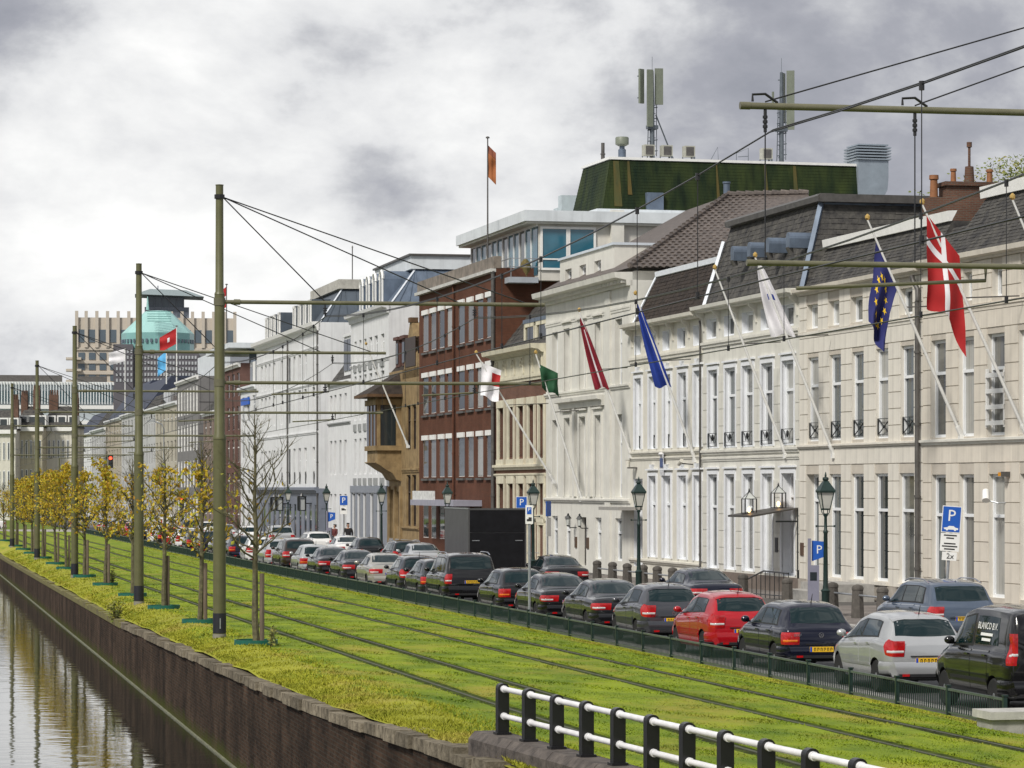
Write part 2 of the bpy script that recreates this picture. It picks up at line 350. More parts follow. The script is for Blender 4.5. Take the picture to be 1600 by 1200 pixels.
# grass blades
random.seed(11)
def blades(n, fn, name, mat, hmin, hmax):
    g = G()
    for _ in range(n):
        x, y = fn(); z = gz(x, y) if x > 8.25 else max(vz(x, y) + .012, gz(x, y)); d = depth(x, y)
        inr = any(r - .22 < x < r + .16 for r in RAILS)
        if inr: continue
        h = random.uniform(hmin, hmax); a = random.uniform(0, pi); wd = .006 + .00025 * d; lean = random.uniform(-.05, .05), random.uniform(-.05, .05)
        dx, dy = cos(a) * wd, sin(a) * wd
        g.v += [(x - dx, y - dy, z - .02), (x + dx, y + dy, z - .02), (x + lean[0], y + lean[1], z + h)]
        k = len(g.v); g.f.append((k - 3, k - 2, k - 1)); g.m.append(0)
    return part(name, g, mat, fix=False, kind='stuff', label='short bright green grass on the tram lawn' if 'lawn' in name else 'longer yellowish grass along the quay stones and fence', category='grass')
def rnd_y(a, b): # denser near camera
    u = random.random(); return 1 / (1 / a + u * (1 / b - 1 / a))
blades(150000, lambda: (random.uniform(8.0, 17.4), rnd_y(34, 210)), 'lawn_grass', GR, .004, .02)
def vf():
    r = random.random()
    if r < .6: return XQ + .2 + abs(random.gauss(0, .4)), rnd_y(30, 200)
    if r < .8: return XF - .25 - abs(random.gauss(0, .22)), rnd_y(40, 230)
    return random.uniform(7.3, 8.6), rnd_y(34, 200)
blades(60000, vf, 'verge_grass', GRD, .012, .05)
# ================================================================== bridge parapet with railing (bottom of picture)
random.seed(5)
p0 = Vector((XD(785, 41.7), 0)); 
def at(px, D): X = XD(px, D); return Vector((X, (D - X * ST) / CT))
A, Bp = at(785, 36.4), at(1420, 25.3)
dr = (Bp - A).normalized(); ang = math.atan2(dr.y, dr.x)
zb = zD(1146, 36.4)
root = thing('bridge_parapet', 'dark low stone parapet at the quay end carrying the railing', 'wall', (A.x, A.y, 0), ang)
STN = M('dark parapet stone', (.06, .05, .045), .8, .35, 5, bump=.5, bscale=18, col2=(.13, .11, .095))
g = G(); Lr = (Bp - A).length + 6
k = 0; u = -.62
while u < Lr:
    L = 1.55; g2 = G(); e = .035
    g2.extr([(-.24, -2.4), (.24, -2.4), (.24, zb - .10), (.16, zb - .012), (-.16, zb - .012), (-.24, zb - .10)], u, u + L - .02)
    part('capstone', g2, STN, root); u += L
rl = thing('railing', 'black and white post and rail railing on the stone parapet', 'railing', (A.x, A.y, 0), ang)
pos = [785, 821, 861, 901, 946, 996, 1051, 1110, 1177, 1250, 1328, 1420, 1525]
WR = M('white railing paint', (.72, .72, .73), .4, .12, 5, bump=.05, bscale=20); BP = M('black post paint', (.008, .008, .009), .3, .2, 5)
us = [i * (Bp - A).length / 11.0 for i in range(14)]
g = G(); R_ = .055; prof = []
# cast post: flat sides, domed top
pts = [(-R_ * 1.25, 0), (R_ * 1.25, 0), (R_ * 1.25, .55)] + [(R_ * 1.25 * cos(a), .55 + R_ * 1.1 * sin(a)) for a in [pi * k / 8 for k in range(1, 8)]] + [(-R_ * 1.25, .55)]
g.extr([(p[0], p[1]) for p in pts], -.055, .055); g.box(-.08, .08, -.09, .09, 0, .03)
me = g.mesh('post', [BP]); 
for u in us:
    o = link('post', me, rl, (u, 0, zb - .012), 0)
for z, nm in ((.53, 'rail'), (.21, 'rail')):
    for a, b in zip(us, us[1:]):
        g = G(); g.tube([(a + .05, 0, zb + z), (b - .05, 0, zb + z)], .033, 12)
        g.tube([(a + .055, 0, zb + z), (a + .095, 0, zb + z)], .043, 12)
        part('rail', g, WR, rl, smooth=True)
g = G(); g.tube([(-.05, 0, zb + .53), (-.11, 0, zb + .525), (-.13, 0, zb + .48), (-.13, 0, zb + .27), (-.11, 0, zb + .215), (-.05, 0, zb + .21)], .03, 10); part('end_loop', g, WR, rl, smooth=True)
# concrete block at the right end of the fence
o = thing('concrete_block', 'low grey concrete slab block at the near end of the iron fence', 'concrete block', (16.35, 44.4, zgrass(17, 46)))
g = G().box(.06, 2.6, .06, .75, -.2, .26); part('base', g, CONC, o)
g = G().box(0, 2.7, 0, .8, .26, .38); part('slab', g, M('pale concrete slab', (.42, .41, .38), .8, .2, 3, bump=.2), o)
# ================================================================== iron fence
fr = thing('iron_fence', 'low dark green iron bar fence between the lawn and parked cars', 'fence', (0, 0, 0))
ys = [Yx(1570, XF) + 2.72 * i for i in range(90)]
HF = .46
pm = G().box(-.032, .032, -.032, .032, -.1, HF + .05).box(-.045, .045, -.045, .045, HF + .05, HF + .075).mesh('post', [DGREEN])
bmh = G().box(-.008, .008, -.008, .008, .06, HF).mesh('baluster', [DGREEN])
RAILG = M('worn rail top', (.10, .13, .12), .35, .3, 6, metal=.3)
nb = 0; gs = G()
for i, y in enumerate(ys):
    z = zgrass(XF, y) - .02
    link('post', pm, fr, (XF, y, z))
    if i == len(ys) - 1: break
    y2 = ys[i + 1]; z2 = zgrass(XF, y2) - .02
    for hz, th, nm in ((HF, .02, 'top_rail'), (.07, .014, 'bottom_rail')):
        g = G(); g.add([(XF - th, y, z + hz - th), (XF + th, y, z + hz - th), (XF + th, y, z + hz + th), (XF - th, y, z + hz + th), (XF - th, y2, z2 + hz - th), (XF + th, y2, z2 + hz - th), (XF + th, y2, z2 + hz + th), (XF - th, y2, z2 + hz + th)],
              [(0, 1, 2, 3), (4, 7, 6, 5), (0, 4, 5, 1), (1, 5, 6, 2), (2, 6, 7, 3), (3, 7, 4, 0)])
        part(nm, g, RAILG, fr)
    for k in range(1, 24):
        yy = y + (y2 - y) * k / 24; zz = z + (z2 - z) * k / 24
        if nb < 300: link('baluster', bmh, fr, (XF, yy, zz)); nb += 1
        else: gs.box(XF - .008, XF + .008, yy - .008, yy + .008, zz + .06, zz + HF)
part('balusters', gs, DGREEN, fr, fix=False, kind='stuff')
# ================================================================== tram poles, arms, wires
PG = M('olive green pole paint', (.105, .105, .045), .45, .12, 3, streak=.25)
PB = M('black pole foot', (.012, .013, .02), .5, .2, 4)
INS = M('insulator black', (.01, .01, .011), .4, 0)
ARM = M('olive arm tube', (.13, .125, .075), .4, .15, 4)
ZU, ZL = 8.50, 6.55
PX = 7.7
poles = [(343, 'tallest and nearest olive green tram pole, rising above the roofs'), (217, 'second olive tram pole, right of the beige tower'), (116.7, 'third olive tram pole, in front of the beige tower corner'), (58, 'fourth olive tram pole among the yellow trees'), (19, 'thin far olive tram pole near the left picture edge')]
pole_pts = []
def wire(name, pts, r, label, cat='wire', group=None, mat=None):
    g = G().tube(pts, r, 5); o = part(name, g, mat or INS, None, label=label, category=cat)
    if group: o['group'] = group
    return o
def insul(root, x, y, z, ln=.28, rr=.05):
    g = G(); g.tube([(x, y, z), (x, y, z - ln)], .02, 6)
    for k in range(3): g.tube([(x, y, z - .07 - k * .055), (x, y, z - .10 - k * .055)], rr, 8)
    part('insulator', g, INS, root, smooth=True)
for i, (px, lab) in enumerate(poles):
    Y = Yx(px, PX); z0 = ztree(Y) - .03; dy = ztree(Y) - .39
    root = thing('tram_pole', lab, 'pole', (PX, Y, z0), 0, 'tram poles along the quay')
    H = 10.95
    g = G().lathe([(.155, 0), (.155, H * .44)], 14); part('lower_shaft', g, PG, root, smooth=True)
    g = G().lathe([(.165, H * .44), (.165, H * .445), (.13, H * .452), (.122, H * .76)], 14); part('middle_shaft', g, PG, root, smooth=True)
    g = G().lathe([(.13, H * .76), (.10, H * .766), (.092, H), (.1, H), (.1, H + .02), (.02, H + .03)], 14); part('upper_shaft', g, PG, root, smooth=True)
    g = G().lathe([(.162, .14), (.162, .62)], 14); part('foot_band', g, PB, root, smooth=True)
    g = G().lathe([(.17, 0), (.165, .12)], 14); part('foot', g, M('pole foot concrete', (.2, .19, .16), .9, .2), root, smooth=True)
    if i < 1: g = G().box(-.012, .012, -.168, -.155, .25, .5); part('foot_hatch', g, STEEL, root)
    zu, zl = ZU + dy - z0, ZL + dy - z0
    for z, L, r in ((zu, 8.0, .05), (zl, 7.9, .042)):
        g = G().tube([(.1, 0, z), (L, 0, z + .02)], r, 10).tube([(L - .01, 0, z + .02), (L + .03, 0, z + .02)], r * .9, 10)
        g.tube([(.0, 0, z - .09), (0, 0, z + .09)], .14, 12).tube([(.35, 0, z), (.5, 0, z)], r * 1.4, 10)
        part('arm', g, ARM, root, smooth=True)
    for k, xt in enumerate((10.27, 13.97)):
        insul(root, xt - PX, 0, zu - .05); insul(root, xt - PX, 0, zl - .02, .2)
        g = G().tube([(xt - PX - 1.3, .06, zl - .28), (xt - PX + .1, .06, zl - .2), (xt - PX + .1, .06, zl)], .025, 6); part('steady_arm', g, ARM, root)
    g = G()
    for xt in (10.27, 13.6, 15.3): g.tube([(.08, 0, H - .28), (xt - PX, 0, zu + .04)], .016, 5)
    g.tube([(.0, 0, H - .32), (.0, 0, H - .22)], .125, 12)
    part('stay_wires', g, INS, root)
    pole_pts.append((Y, ZU + dy - .33, ZL + dy - .22))
# near arms reaching in from the right
YN = 34.0
rt = thing('tram_pole', 'off-frame right tram pole whose two olive arms reach in at the upper right', 'pole', (19.6, YN, ztrack(YN)), 0, None)
H = 10.95
g = G().lathe([(.155, 0), (.155, 5), (.12, 5.1), (.09, H)], 14); part('shaft', g, PG, rt, smooth=True)
zu, zl = 8.38 - ztrack(YN), 6.58 - ztrack(YN)
for z, r, xa in ((zu, .040, 9.52), (zl, .033, 9.6)):
    g = G().tube([(xa - 19.6, 0, z), (-.1, 0, z)], r, 12).tube([(xa - 19.62, 0, z), (xa - 19.5, 0, z)], r * 1.12, 12); part('arm', g, ARM, rt, smooth=True)
g = G()
for xt in (9.8, 11.6): g.tube([(xt - 19.6, 0, zu + .05), (0, 0, H - .2)], .010, 6)
part('stay_wires', g, INS, rt)
for xt in (9.8, 11.6):
    insul(rt, xt - 19.6, 0, zu - .04, .26, .03)
    g = G().tube([(xt - 19.75, 0, zu + .05), (xt - 19.75, 0, zu + .13), (xt - 19.6, 0, zu + .14), (xt - 19.45, 0, zu + .04)], .016, 6); part('clamp', g, INS, rt)
    g = G().tube([(xt - 19.6, 0, zu - .3), (xt - 19.6, 0, zl)], .008, 6); part('hanger', g, INS, rt)
g = G().tube([(10.2 - 19.6, .1, zl - .28), (12.5 - 19.6, .1, zl - .16), (12.5 - 19.6, .1, zl)], .022, 8); part('steady_arm', g, ARM, rt, smooth=True)
nodes = [(2.0, 8.75, 6.45), (YN, 8.08, 6.4)] + pole_pts + [(pole_pts[-1][0] + 36, 7.75, 5.85), (pole_pts[-1][0] + 72, 7.7, 5.8)]
for ti, (XT, XN) in enumerate(((10.27, 9.85), (13.97, 13.97))):
    side = 'left' if ti == 0 else 'right'
    pm, pc, drops = [], [], []
    for k, ((y0, m0, c0), (y1, m1, c1)) in enumerate(zip(nodes, nodes[1:])):
        n = 12; xa = XN if k <= 1 else XT; xb = XN if k == 0 else XT
        for j in range(n):
            f = j / n; y = y0 + (y1 - y0) * f; x = xa + (xb - xa) * f
            sag = -.55 * 4 * f * (1 - f) * (y1 - y0) / 40
            pm.append((x, y, m0 + (m1 - m0) * f + sag)); pc.append((x, y, c0 + (c1 - c0) * f))
            if j % 3 == 1 or j % 3 == 2 and j < 6: drops.append((x, y, pm[-1][2], pc[-1][2]))
    wire('messenger_wire', pm, .010, f'upper sagging double overhead wire of the {side} tram track')
    wire('messenger_wire', [(x + .045, y, z + .03) for x, y, z in pm], .009, f'thin twin beside the upper overhead wire of the {side} tram track')
    g = G()
    ct = part('contact_wire', G().tube(pc, .011, 5), INS, None, label=f'lower contact wire of the {side} tram track', category='wire')
    for x, y, a, b in drops:
        g = G().tube([(x, y, a), (x, y, b)], .006, 4); 
        if y < 90: g.tube([(x, y, a - .06), (x, y, a + .03)], .028, 6).tube([(x, y, b - .03), (x, y, b + .06)], .025, 6)
        part('dropper', g, INS, ct)

# unseen tree belt, opposite bank and behind bridge, added to darken reflections in cars
rd = random.Random(9); g = G(); gt = G()
spots = [(-31 + rd.uniform(-3, 3), -50 + k * 9 + rd.uniform(-2, 2)) for k in range(44)] + [(-20 + k * 8 + rd.uniform(-2, 2), -62 + rd.uniform(-4, 4)) for k in range(12)]
for x, y in spots:
    H = rd.uniform(8.5, 12); gt.tube([(x, y, -.3), (x, y, H * .7)], [.25, .1], 6)
    for _ in range(260):
        a, r_, z = rd.uniform(0, 6.3), rd.uniform(0, 1) ** .5, rd.uniform(.2, 1); R = 3.6 * (1 - abs(z - .55) * 1.3) * r_; c = Vector((x + R * cos(a), y + R * sin(a), z * H)); u = Vector((rd.gauss(0, 1), rd.gauss(0, 1), rd.gauss(0, 1))).normalized(); v = u.orthogonal().normalized(); l = rd.uniform(.3, .55); g.add([c - u * l, c + v * l * .7, c + u * l, c - v * l * .7], [(0, 1, 2, 3)])
part('added_tree_belt', g, M('added belt leaves', (.07, .075, .02), .8, .35, .6, spec=.1), None, fix=False, kind='stuff', label='added leafy tree belt on the opposite bank, out of view, darkening car reflections', category='trees')
part('added_belt_trunks', gt, M('added belt bark', (.06, .05, .04), .9, .2), bpy.data.objects['added_tree_belt'], fix=False)
# ================================================================== young street trees, stakes, rings
random.seed(21)
BARK = M('young bark', (.09, .075, .05), .9, .35, 9, bump=.5, bscale=30, col2=(.15, .14, .07))
STK = M('timber stake', (.13, .10, .07), .85, .3, 6, squash=(3, 3, .4))
RING = M('green plastic tree ring', (.008, .10, .075), .45, .15, 5)
LEAF = [M('leaf yellow', (.66, .50, .035), .6, .25, 3), M('leaf gold', (.55, .38, .025), .6, .25, 3), M('leaf olive', (.40, .40, .035), .6, .3, 3), M('leaf brown orange', (.42, .22, .02), .6, .25, 3)]
for m in LEAF:
    t = m.node_tree; b = t.nodes['Principled BSDF']; tr = t.nodes.new('ShaderNodeBsdfTranslucent'); mx = t.nodes.new('ShaderNodeMixShader'); mx.inputs[0].default_value = .35
    src = b.inputs['Base Color'].links[0].from_socket; t.links.new(src, tr.inputs[0]); t.links.new(b.outputs[0], mx.inputs[1]); t.links.new(tr.outputs[0], mx.inputs[2]); t.links.new(mx.outputs[0], t.nodes['Material Output'].inputs[0])
def tree(px, X, H, leafn, spread, label, seed, stake=0):
    rd = random.Random(seed); Y = Yx(px, X); z0 = zgrass(X, Y) - .03
    root = thing('young_tree', label, 'tree', (X, Y, z0), rd.uniform(0, 6), 'young trees along the quay')
    g = G(); tp = []; n = 9; bx, by = rd.uniform(-.05, .05), rd.uniform(-.05, .05)
    for i in range(n):
        f = i / (n - 1); tp.append(Vector((bx * sin(f * 3) + rd.gauss(0, .012), by * sin(f * 2.5) + rd.gauss(0, .012), H * f)))
    def tr(f): return .075 * (1 - f) ** .8 + .008
    g.tube(tp, [tr(i / (n - 1)) for i in range(n)], 8); part('trunk', g, BARK, root, smooth=True)
    gb = G(); tips = []
    def branch(p, d, L, r, lev):
        pts = [p]; q = p.copy(); dd = d.copy()
        for k in range(4):
            dd = (dd + Vector((rd.gauss(0, .2), rd.gauss(0, .2), .07 + rd.gauss(0, .1)))).normalized(); q = q + dd * L / 4; pts.append(q.copy())
        gb.tube(pts, [r, r * .8, r * .6, r * .45, r * .25], 4 if lev else 5, cap=False)
        if lev < 2:
            for k in range(4 if lev == 0 else 2):
                i = rd.choice((1, 2, 3, 3)); sd = Vector((rd.gauss(0, 1), rd.gauss(0, 1), rd.gauss(.3, .5))).normalized()
                branch(pts[i], (dd * .8 + sd * .7).normalized(), L * rd.uniform(.4, .62), r * .5, lev + 1)
        for k in (2, 3, 4): tips.append((pts[k], L * .2))
    nb = 34
    for i in range(nb):
        f = .36 + .60 * i / nb; p = tp[0].lerp(tp[-1], 0); k = f * (n - 1); a = int(k); p = tp[a].lerp(tp[min(a + 1, n - 1)], k - a)
        fr = (f - .36) / .6; az = i * 2.4 + rd.gauss(0, .5); el = .55 + .45 * fr + rd.gauss(0, .14)
        L = 1.3 * spread * (.62 + .55 * sin(pi * min(1, fr * .9 + .22))) * (1 - .3 * fr) * rd.uniform(.6, 1.2)
        branch(p, Vector((cos(az) * cos(el), sin(az) * cos(el), sin(el))), L, tr(f) * .42 + .004, 0)
    part('branches', gb, BARK, root, fix=False)
    if leafn:
        gl = G()
        for _ in range(int(leafn * .8) if leafn > 1100 else leafn):
            p, s = rd.choice(tips)
            if leafn < 1100 and p.z > H * (.78 if leafn < 500 else .88): continue
            c = p + Vector((rd.gauss(0, s), rd.gauss(0, s), rd.gauss(-.05, s)))
            a = Vector((rd.gauss(0, 1), rd.gauss(0, 1), rd.gauss(0, .6))).normalized(); b = a.orthogonal().normalized(); b = (Matrix.Rotation(rd.uniform(0, 6), 3, a) @ b)
            l = rd.uniform(.045, .075); wv = a.cross(b)
            m = rd.choices((0, 1, 2, 3), (5, 4, 3, 1))[0]
            gl.add([c - b * l, c + wv * l * .6 + a * .012, c + b * l * 1.15, c - wv * l * .6 + a * .012], [(0, 1, 2), (0, 2, 3)], m)
        part('crown', gl, LEAF, root, fix=False)
    # stake and ring
    bare = label.split(',')[0]
    g = G().lathe([(.055, -.2), (.055, 1.62), (.045, 1.66)], 8)
    sx = rd.choice((-1, 1)) if not stake else stake
    o = part('tree_stake', g, STK, None, smooth=True, loc=(X + .13, Y - .06 * sx, z0), label='round timber stake beside the ' + bare, category='stake', group='tree stakes')
    g = G(); R1, nn = .5, 24
    for rr in (R1, R1 - .025):
        pass
    g.lathe([(R1, -.02), (R1, .13), (R1 - .03, .13), (R1 - .03, 0.0)], nn)
    g.f = g.f[:-2]; g.m = g.m[:-2]
    part('tree_ring', g, RING, None, smooth=True, loc=(X, Y, z0 + .02), label='green plastic ring on the grass around the ' + bare, category='tree ring', group='green tree rings')
T = [(400, 8.1, 5.3, 60, .95, 'almost leafless young tree, nearest of the quay row', 1), (313, 8.1, 5.0, 900, .8, 'sparse yellow tree, second of the quay row', 1), (256, 8.1, 5.0, 1000, .8, 'thinning yellow tree, third of the quay row', -1),
     (207, 8.1, 4.8, 900, .85, 'yellow tree half hidden behind the second pole, fourth of the row', -1), (164.5, 8.1, 4.8, 2000, .9, 'leafy golden tree, fifth of the quay row', 1), (132, 8.1, 4.6, 1500, .8, 'golden tree between third pole and fifth tree, sixth of the row', 1),
     (104, 8.1, 4.9, 2300, .95, 'dense golden tree left of the third pole, seventh of the row', -1), (87, 8.1, 4.7, 2300, .95, 'dense golden tree, eighth of the quay row', 1), (67, 8.1, 4.7, 2300, .95, 'dense yellow tree by the fourth pole, ninth of the row', -1),
     (50, 8.1, 4.6, 2000, .9, 'golden tree behind the fourth pole, tenth of the row', 1), (37, 8.1, 4.5, 1800, .9, 'dull golden tree, eleventh of the quay row', 1), (25, 8.1, 4.5, 1400, .9, 'brownish tree right of the far pole, twelfth of the row', -1), (6, 8.1, 4.4, 900, .9, 'brown thinning tree at the left picture edge', 1)]
for i, (px, X, H, n, sp, lab, st) in enumerate(T): tree(px, X, H, n, sp, lab, 100 + i, st)
# self-sown shrub in the quay wall and tall weeds
def weed(name, label, x, y, z, H, n, seed, mats, cat='plant', spread=.2, ls=.05):
    rd = random.Random(seed); root = thing(name, label, cat, (x, y, z)); gs = G(); gl = G()
    for k in range(n):
        a = rd.uniform(0, 6.3); p = Vector((rd.gauss(0, .04), rd.gauss(0, .04), 0)); d = Vector((cos(a) * spread, sin(a) * spread, 1)).normalized(); h = H * rd.uniform(.5, 1)
        pts = [p + d * h * f + Vector((rd.gauss(0, .015), rd.gauss(0, .015), 0)) for f in (0, .35, .7, 1)]
        gs.tube(pts, [.008, .007, .005, .003], 4, cap=False)
        for j in range(int(14 * h / .5)):
            f = rd.uniform(.15, 1); c = p + d * h * f; b = Vector((rd.gauss(0, 1), rd.gauss(0, 1), rd.gauss(.2, .5))).normalized(); wv = b.orthogonal().normalized(); l = ls * rd.uniform(.7, 1.3)
            gl.add([c, c + b * l + wv * l * .4, c + b * l * 2, c + b * l - wv * l * .4], [(0, 1, 2, 3)], rd.randint(0, len(mats) - 1))
    part('stems', gs, BARK, root, fix=False); part('leaves', gl, mats, root, fix=False)
LG = [M('weed leaf', (.12, .15, .02), .6, .3, 3), M('weed leaf pale', (.2, .19, .03), .6, .3, 3)]
weed('shrub', 'small self-sown shrub hanging over the quay edge', XQ + .02, Yx(178, XQ), zquay(93) - .25, .95, 14, 1, LG, 'shrub', .35, .06)
wl = ['tuft of weeds around the nearest bare tree', 'pale tall weeds between the fourth and fifth tree', 'weed tuft on the coping stones nearest the parapet', 'weed tuft on the quay coping below the nearest pole', 'dry weeds beside the third tree']
for i, (px, X, H) in enumerate(((425, 8.35, .5), (176, 8.4, .8))):
    Y = Yx(px, X); weed('weed_tuft', wl[i], X, Y, zgrass(X, Y), H, 9, 20 + i, LG)
# ================================================================== CARS
def smooth_tab(tab):
    def f(y):
        return sum(lin(tab, y + k * .035) for k in (-2, -1, 0, 1, 2)) / 5
    return f
class Car:
    def __init__(s, L, W, top, belt, zb, wtab, roof, wheels, wr=.315, crown=.045, track=None):
        s.L, s.W = L, W; s.top, s.belt, s.zb, s.w = [smooth_tab(t) for t in (top, belt, zb, wtab)]
        s.roof = roof; s.wheels = wheels; s.wr = wr; s.crown = crown; s.H = max(z for _, z in top)
    def ring(s, y):
        w = s.w(y) * s.W / 2; zt, ze, zb = s.top(y), s.belt(y), s.zb(y)
        zt = max(zt, ze + .015)
        g = min(1, max(0, (zt - ze) / (s.H - 1.0))); g2 = g ** .8
        rx = w * (.90 + (s.roof - .90) * g2)
        c = s.crown * (.4 + .6 * g); d = min(.10, (zt - ze) * .35)
        P = [(0, zb), (w * .80, zb), (w * .93, zb + .05), (w * .975, zb + .17), (w, zb + .5 * (ze - zb)), (w * .992, ze - .10), (w * .965, ze - .02),
             (w * .93, ze + .012), (.5 * (w * .93 + rx) + .012 * g, .5 * (ze + zt - d)), (rx, zt - d), (rx - .05 - .05 * (1 - g), zt - d * .30), (rx * .6, zt + c * .55), (0, zt + c)]
        return P
    def pt(s, y, t, side=-1, off=0):
        P = s.ring(y); i = min(int(t), len(P) - 2); f = t - i
        a, b = P[i], P[i + 1]; x = a[0] + (b[0] - a[0]) * f; z = a[1] + (b[1] - a[1]) * f
        if off:
            tx, tz = b[0] - a[0], b[1] - a[1]; l = math.hypot(tx, tz) + 1e-6; x += tz / l * off; z -= tx / l * off * -1 if False else -(-tx / l * off) if False else 0
            z += -tx / l * off * -1 if tx < 0 else tx / l * off * -1 * -1 * 0
        return (side * x, y, z)
    def sx(s, y, z):
        P = s.ring(max(y, 0))
        for a, b in zip(P[1:8], P[2:9]):
            if a[1] <= z <= b[1]: return a[0] + (b[0] - a[0]) * (z - a[1]) / (b[1] - a[1] + 1e-9)
        return P[7][0] if z > P[7][1] else P[2][0]
    def body(s):
        ys = [0, .012, .03, .06]; y = .06
        while y < s.L - .07: y += .075; ys.append(min(y, s.L - .06))
        ys += [s.L - .03, s.L - .012, s.L]
        rings = []
        for y in ys:
            P = s.ring(y); Q = []
            for i in range(len(P) - 1):
                a, b = P[i], P[i + 1]; p0 = P[max(i - 1, 0)]; p3 = P[min(i + 2, len(P) - 1)]
                Q.append(a)
                Q.append(tuple((-p0[k] + 9 * a[k] + 9 * b[k] - p3[k]) / 16 for k in (0, 1)))
            Q.append(P[-1])
            ins = 0
            if y == 0: ins = .03
            elif y == .012: ins = .012
            elif y == s.L: ins = .03
            if ins:
                cz = (P[0][1] + P[-1][1]) / 2; Q = [(max(0, x - ins) if x > ins else x * .5, z + (ins if z < cz else -ins)) for x, z in Q]
                Q[0] = (0, Q[0][1]); Q[-1] = (0, Q[-1][1])
            full = [(-x, z) for x, z in Q] + [(x, z) for x, z in reversed(Q[1:-1])]
            rings.append([(x, y, z) for x, z in full])
        g = G(); n = len(rings[0])
        for r in rings: g.v += r
        for j in range(len(rings) - 1):
            for k in range(n):
                a = j * n + k; b = j * n + (k + 1) % n; g.f.append((a, b, b + n, a + n)); g.m.append(0)
        g.f.append(tuple(range(n))); g.m.append(0); o = (len(rings) - 1) * n
        g.f.append(tuple(o + k for k in reversed(range(n)))); g.m.append(0)
        me = g.mesh('car_body', [PAINT0, TRIM])
        # wheel wells
        cg = G()
        for yw in s.wheels:
            for sd in (-1, 1):
                x0 = sd * (s.W / 2 - .26); x1 = sd * (s.W / 2 + .2)
                cg.tube([(min(x0, x1), yw, s.wr), (max(x0, x1), yw, s.wr)], s.wr + .045, 24, 1)
        cm = cg.mesh('cut', [PAINT0, TRIM])
        ob = bpy.data.objects.new('tmp', me); oc = bpy.data.objects.new('tmpc', cm); COL.objects.link(ob); COL.objects.link(oc)
        md = ob.modifiers.new('b', 'BOOLEAN'); md.operation = 'DIFFERENCE'; md.object = oc; md.solver = 'EXACT'
        dg = bpy.context.evaluated_depsgraph_get(); m2 = bpy.data.meshes.new_from_object(ob.evaluated_get(dg))
        bpy.data.objects.remove(ob); bpy.data.objects.remove(oc)
        m2.polygons.foreach_set('use_smooth', [True] * len(m2.polygons)); m2.set_sharp_from_angle(angle=math.radians(32)); m2.name = 'body'
        return m2
    def patch(s, y0f, y1f, t0, t1, off, nu=10, nv=5, sides=(-1, 1), close=True):
        """a panel lying just proud of the side surface; y0f/y1f = rear/front edge at (bottom, top)"""
        out = []
        for sd in sides:
            g = G()
            def fn(u, v):
                t = t0 + (t1 - t0) * v; ya = y0f[0] + (y0f[1] - y0f[0]) * v; yb = y1f[0] + (y1f[1] - y1f[0]) * v; y = ya + (yb - ya) * u
                x, yy, z = s.pt(y, t, 1); h = .05; a = s.pt(y, min(t + .05, 11.9), 1); b = s.pt(y, max(t - .05, 0), 1)
                tx, tz = a[0] - b[0], a[2] - b[2]; l = math.hypot(tx, tz) + 1e-9; nx, nz = tz / l, -tx / l
                if nx < 0 and nz < 0: nx, nz = -nx, -nz
                e = -.012 if (u in (0, 1) or v in (0, 1)) and close else off
                return (sd * (x + nx * e), y, z + nz * e)
            us = [0, .004] + [i / nu for i in range(1, nu)] + [.996, 1]; vsn = [0, .01] + [i / nv for i in range(1, nv)] + [.99, 1]
            for u in us:
                for v in vsn: g.v.append(fn(u, v))
            nvv = len(vsn)
            for i in range(len(us) - 1):
                for j in range(nvv - 1):
                    a = i * nvv + j; g.f.append((a, a + nvv, a + nvv + 1, a + 1)); g.m.append(0)
            out.append(g)
        return out
    def deck(s, y0, y1, xf, off, nu=8, nv=12, bow=0.0, xf1=None):
        """panel on the top surface between stations, x from -xf*rx..xf*rx"""
        g = G()
        def tp(y, fx):
            P = s.ring(y); rx = P[9][0]; x = fx * rx
            ax = abs(x)
            for a, b in zip(P[9:12], P[10:13]):
                if b[0] <= ax <= a[0]: return x, a[1] + (b[1] - a[1]) * (ax - a[0]) / (b[0] - a[0] - 1e-9)
            return x, P[9][1]
        us = [0, .01] + [i / nu for i in range(1, nu)] + [.99, 1]; vv = [0, .008] + [j / nv for j in range(1, nv)] + [.992, 1]
        for u in us:
            for v in vv:
                fx = (2 * v - 1); yy = y0 + (y1 - y0) * u; xm = xf + ((xf1 or xf) - xf) * u
                yy -= 0
                x, z = tp(yy + bow * (fx * fx), fx * xm)
                dz = s.top(yy + .04) - s.top(yy - .04); l = math.hypot(dz, .08); ny, nz = -dz / l, .08 / l
                e = -.01 if u in (0, 1) or v in (0, 1) else off
                g.v.append((x, yy + bow * fx * fx + ny * e, z + nz * e))
        n = len(vv)
        for i in range(len(us) - 1):
            for j in range(n - 1): a = i * n + j; g.f.append((a, a + n, a + n + 1, a + 1)); g.m.append(0)
        return g
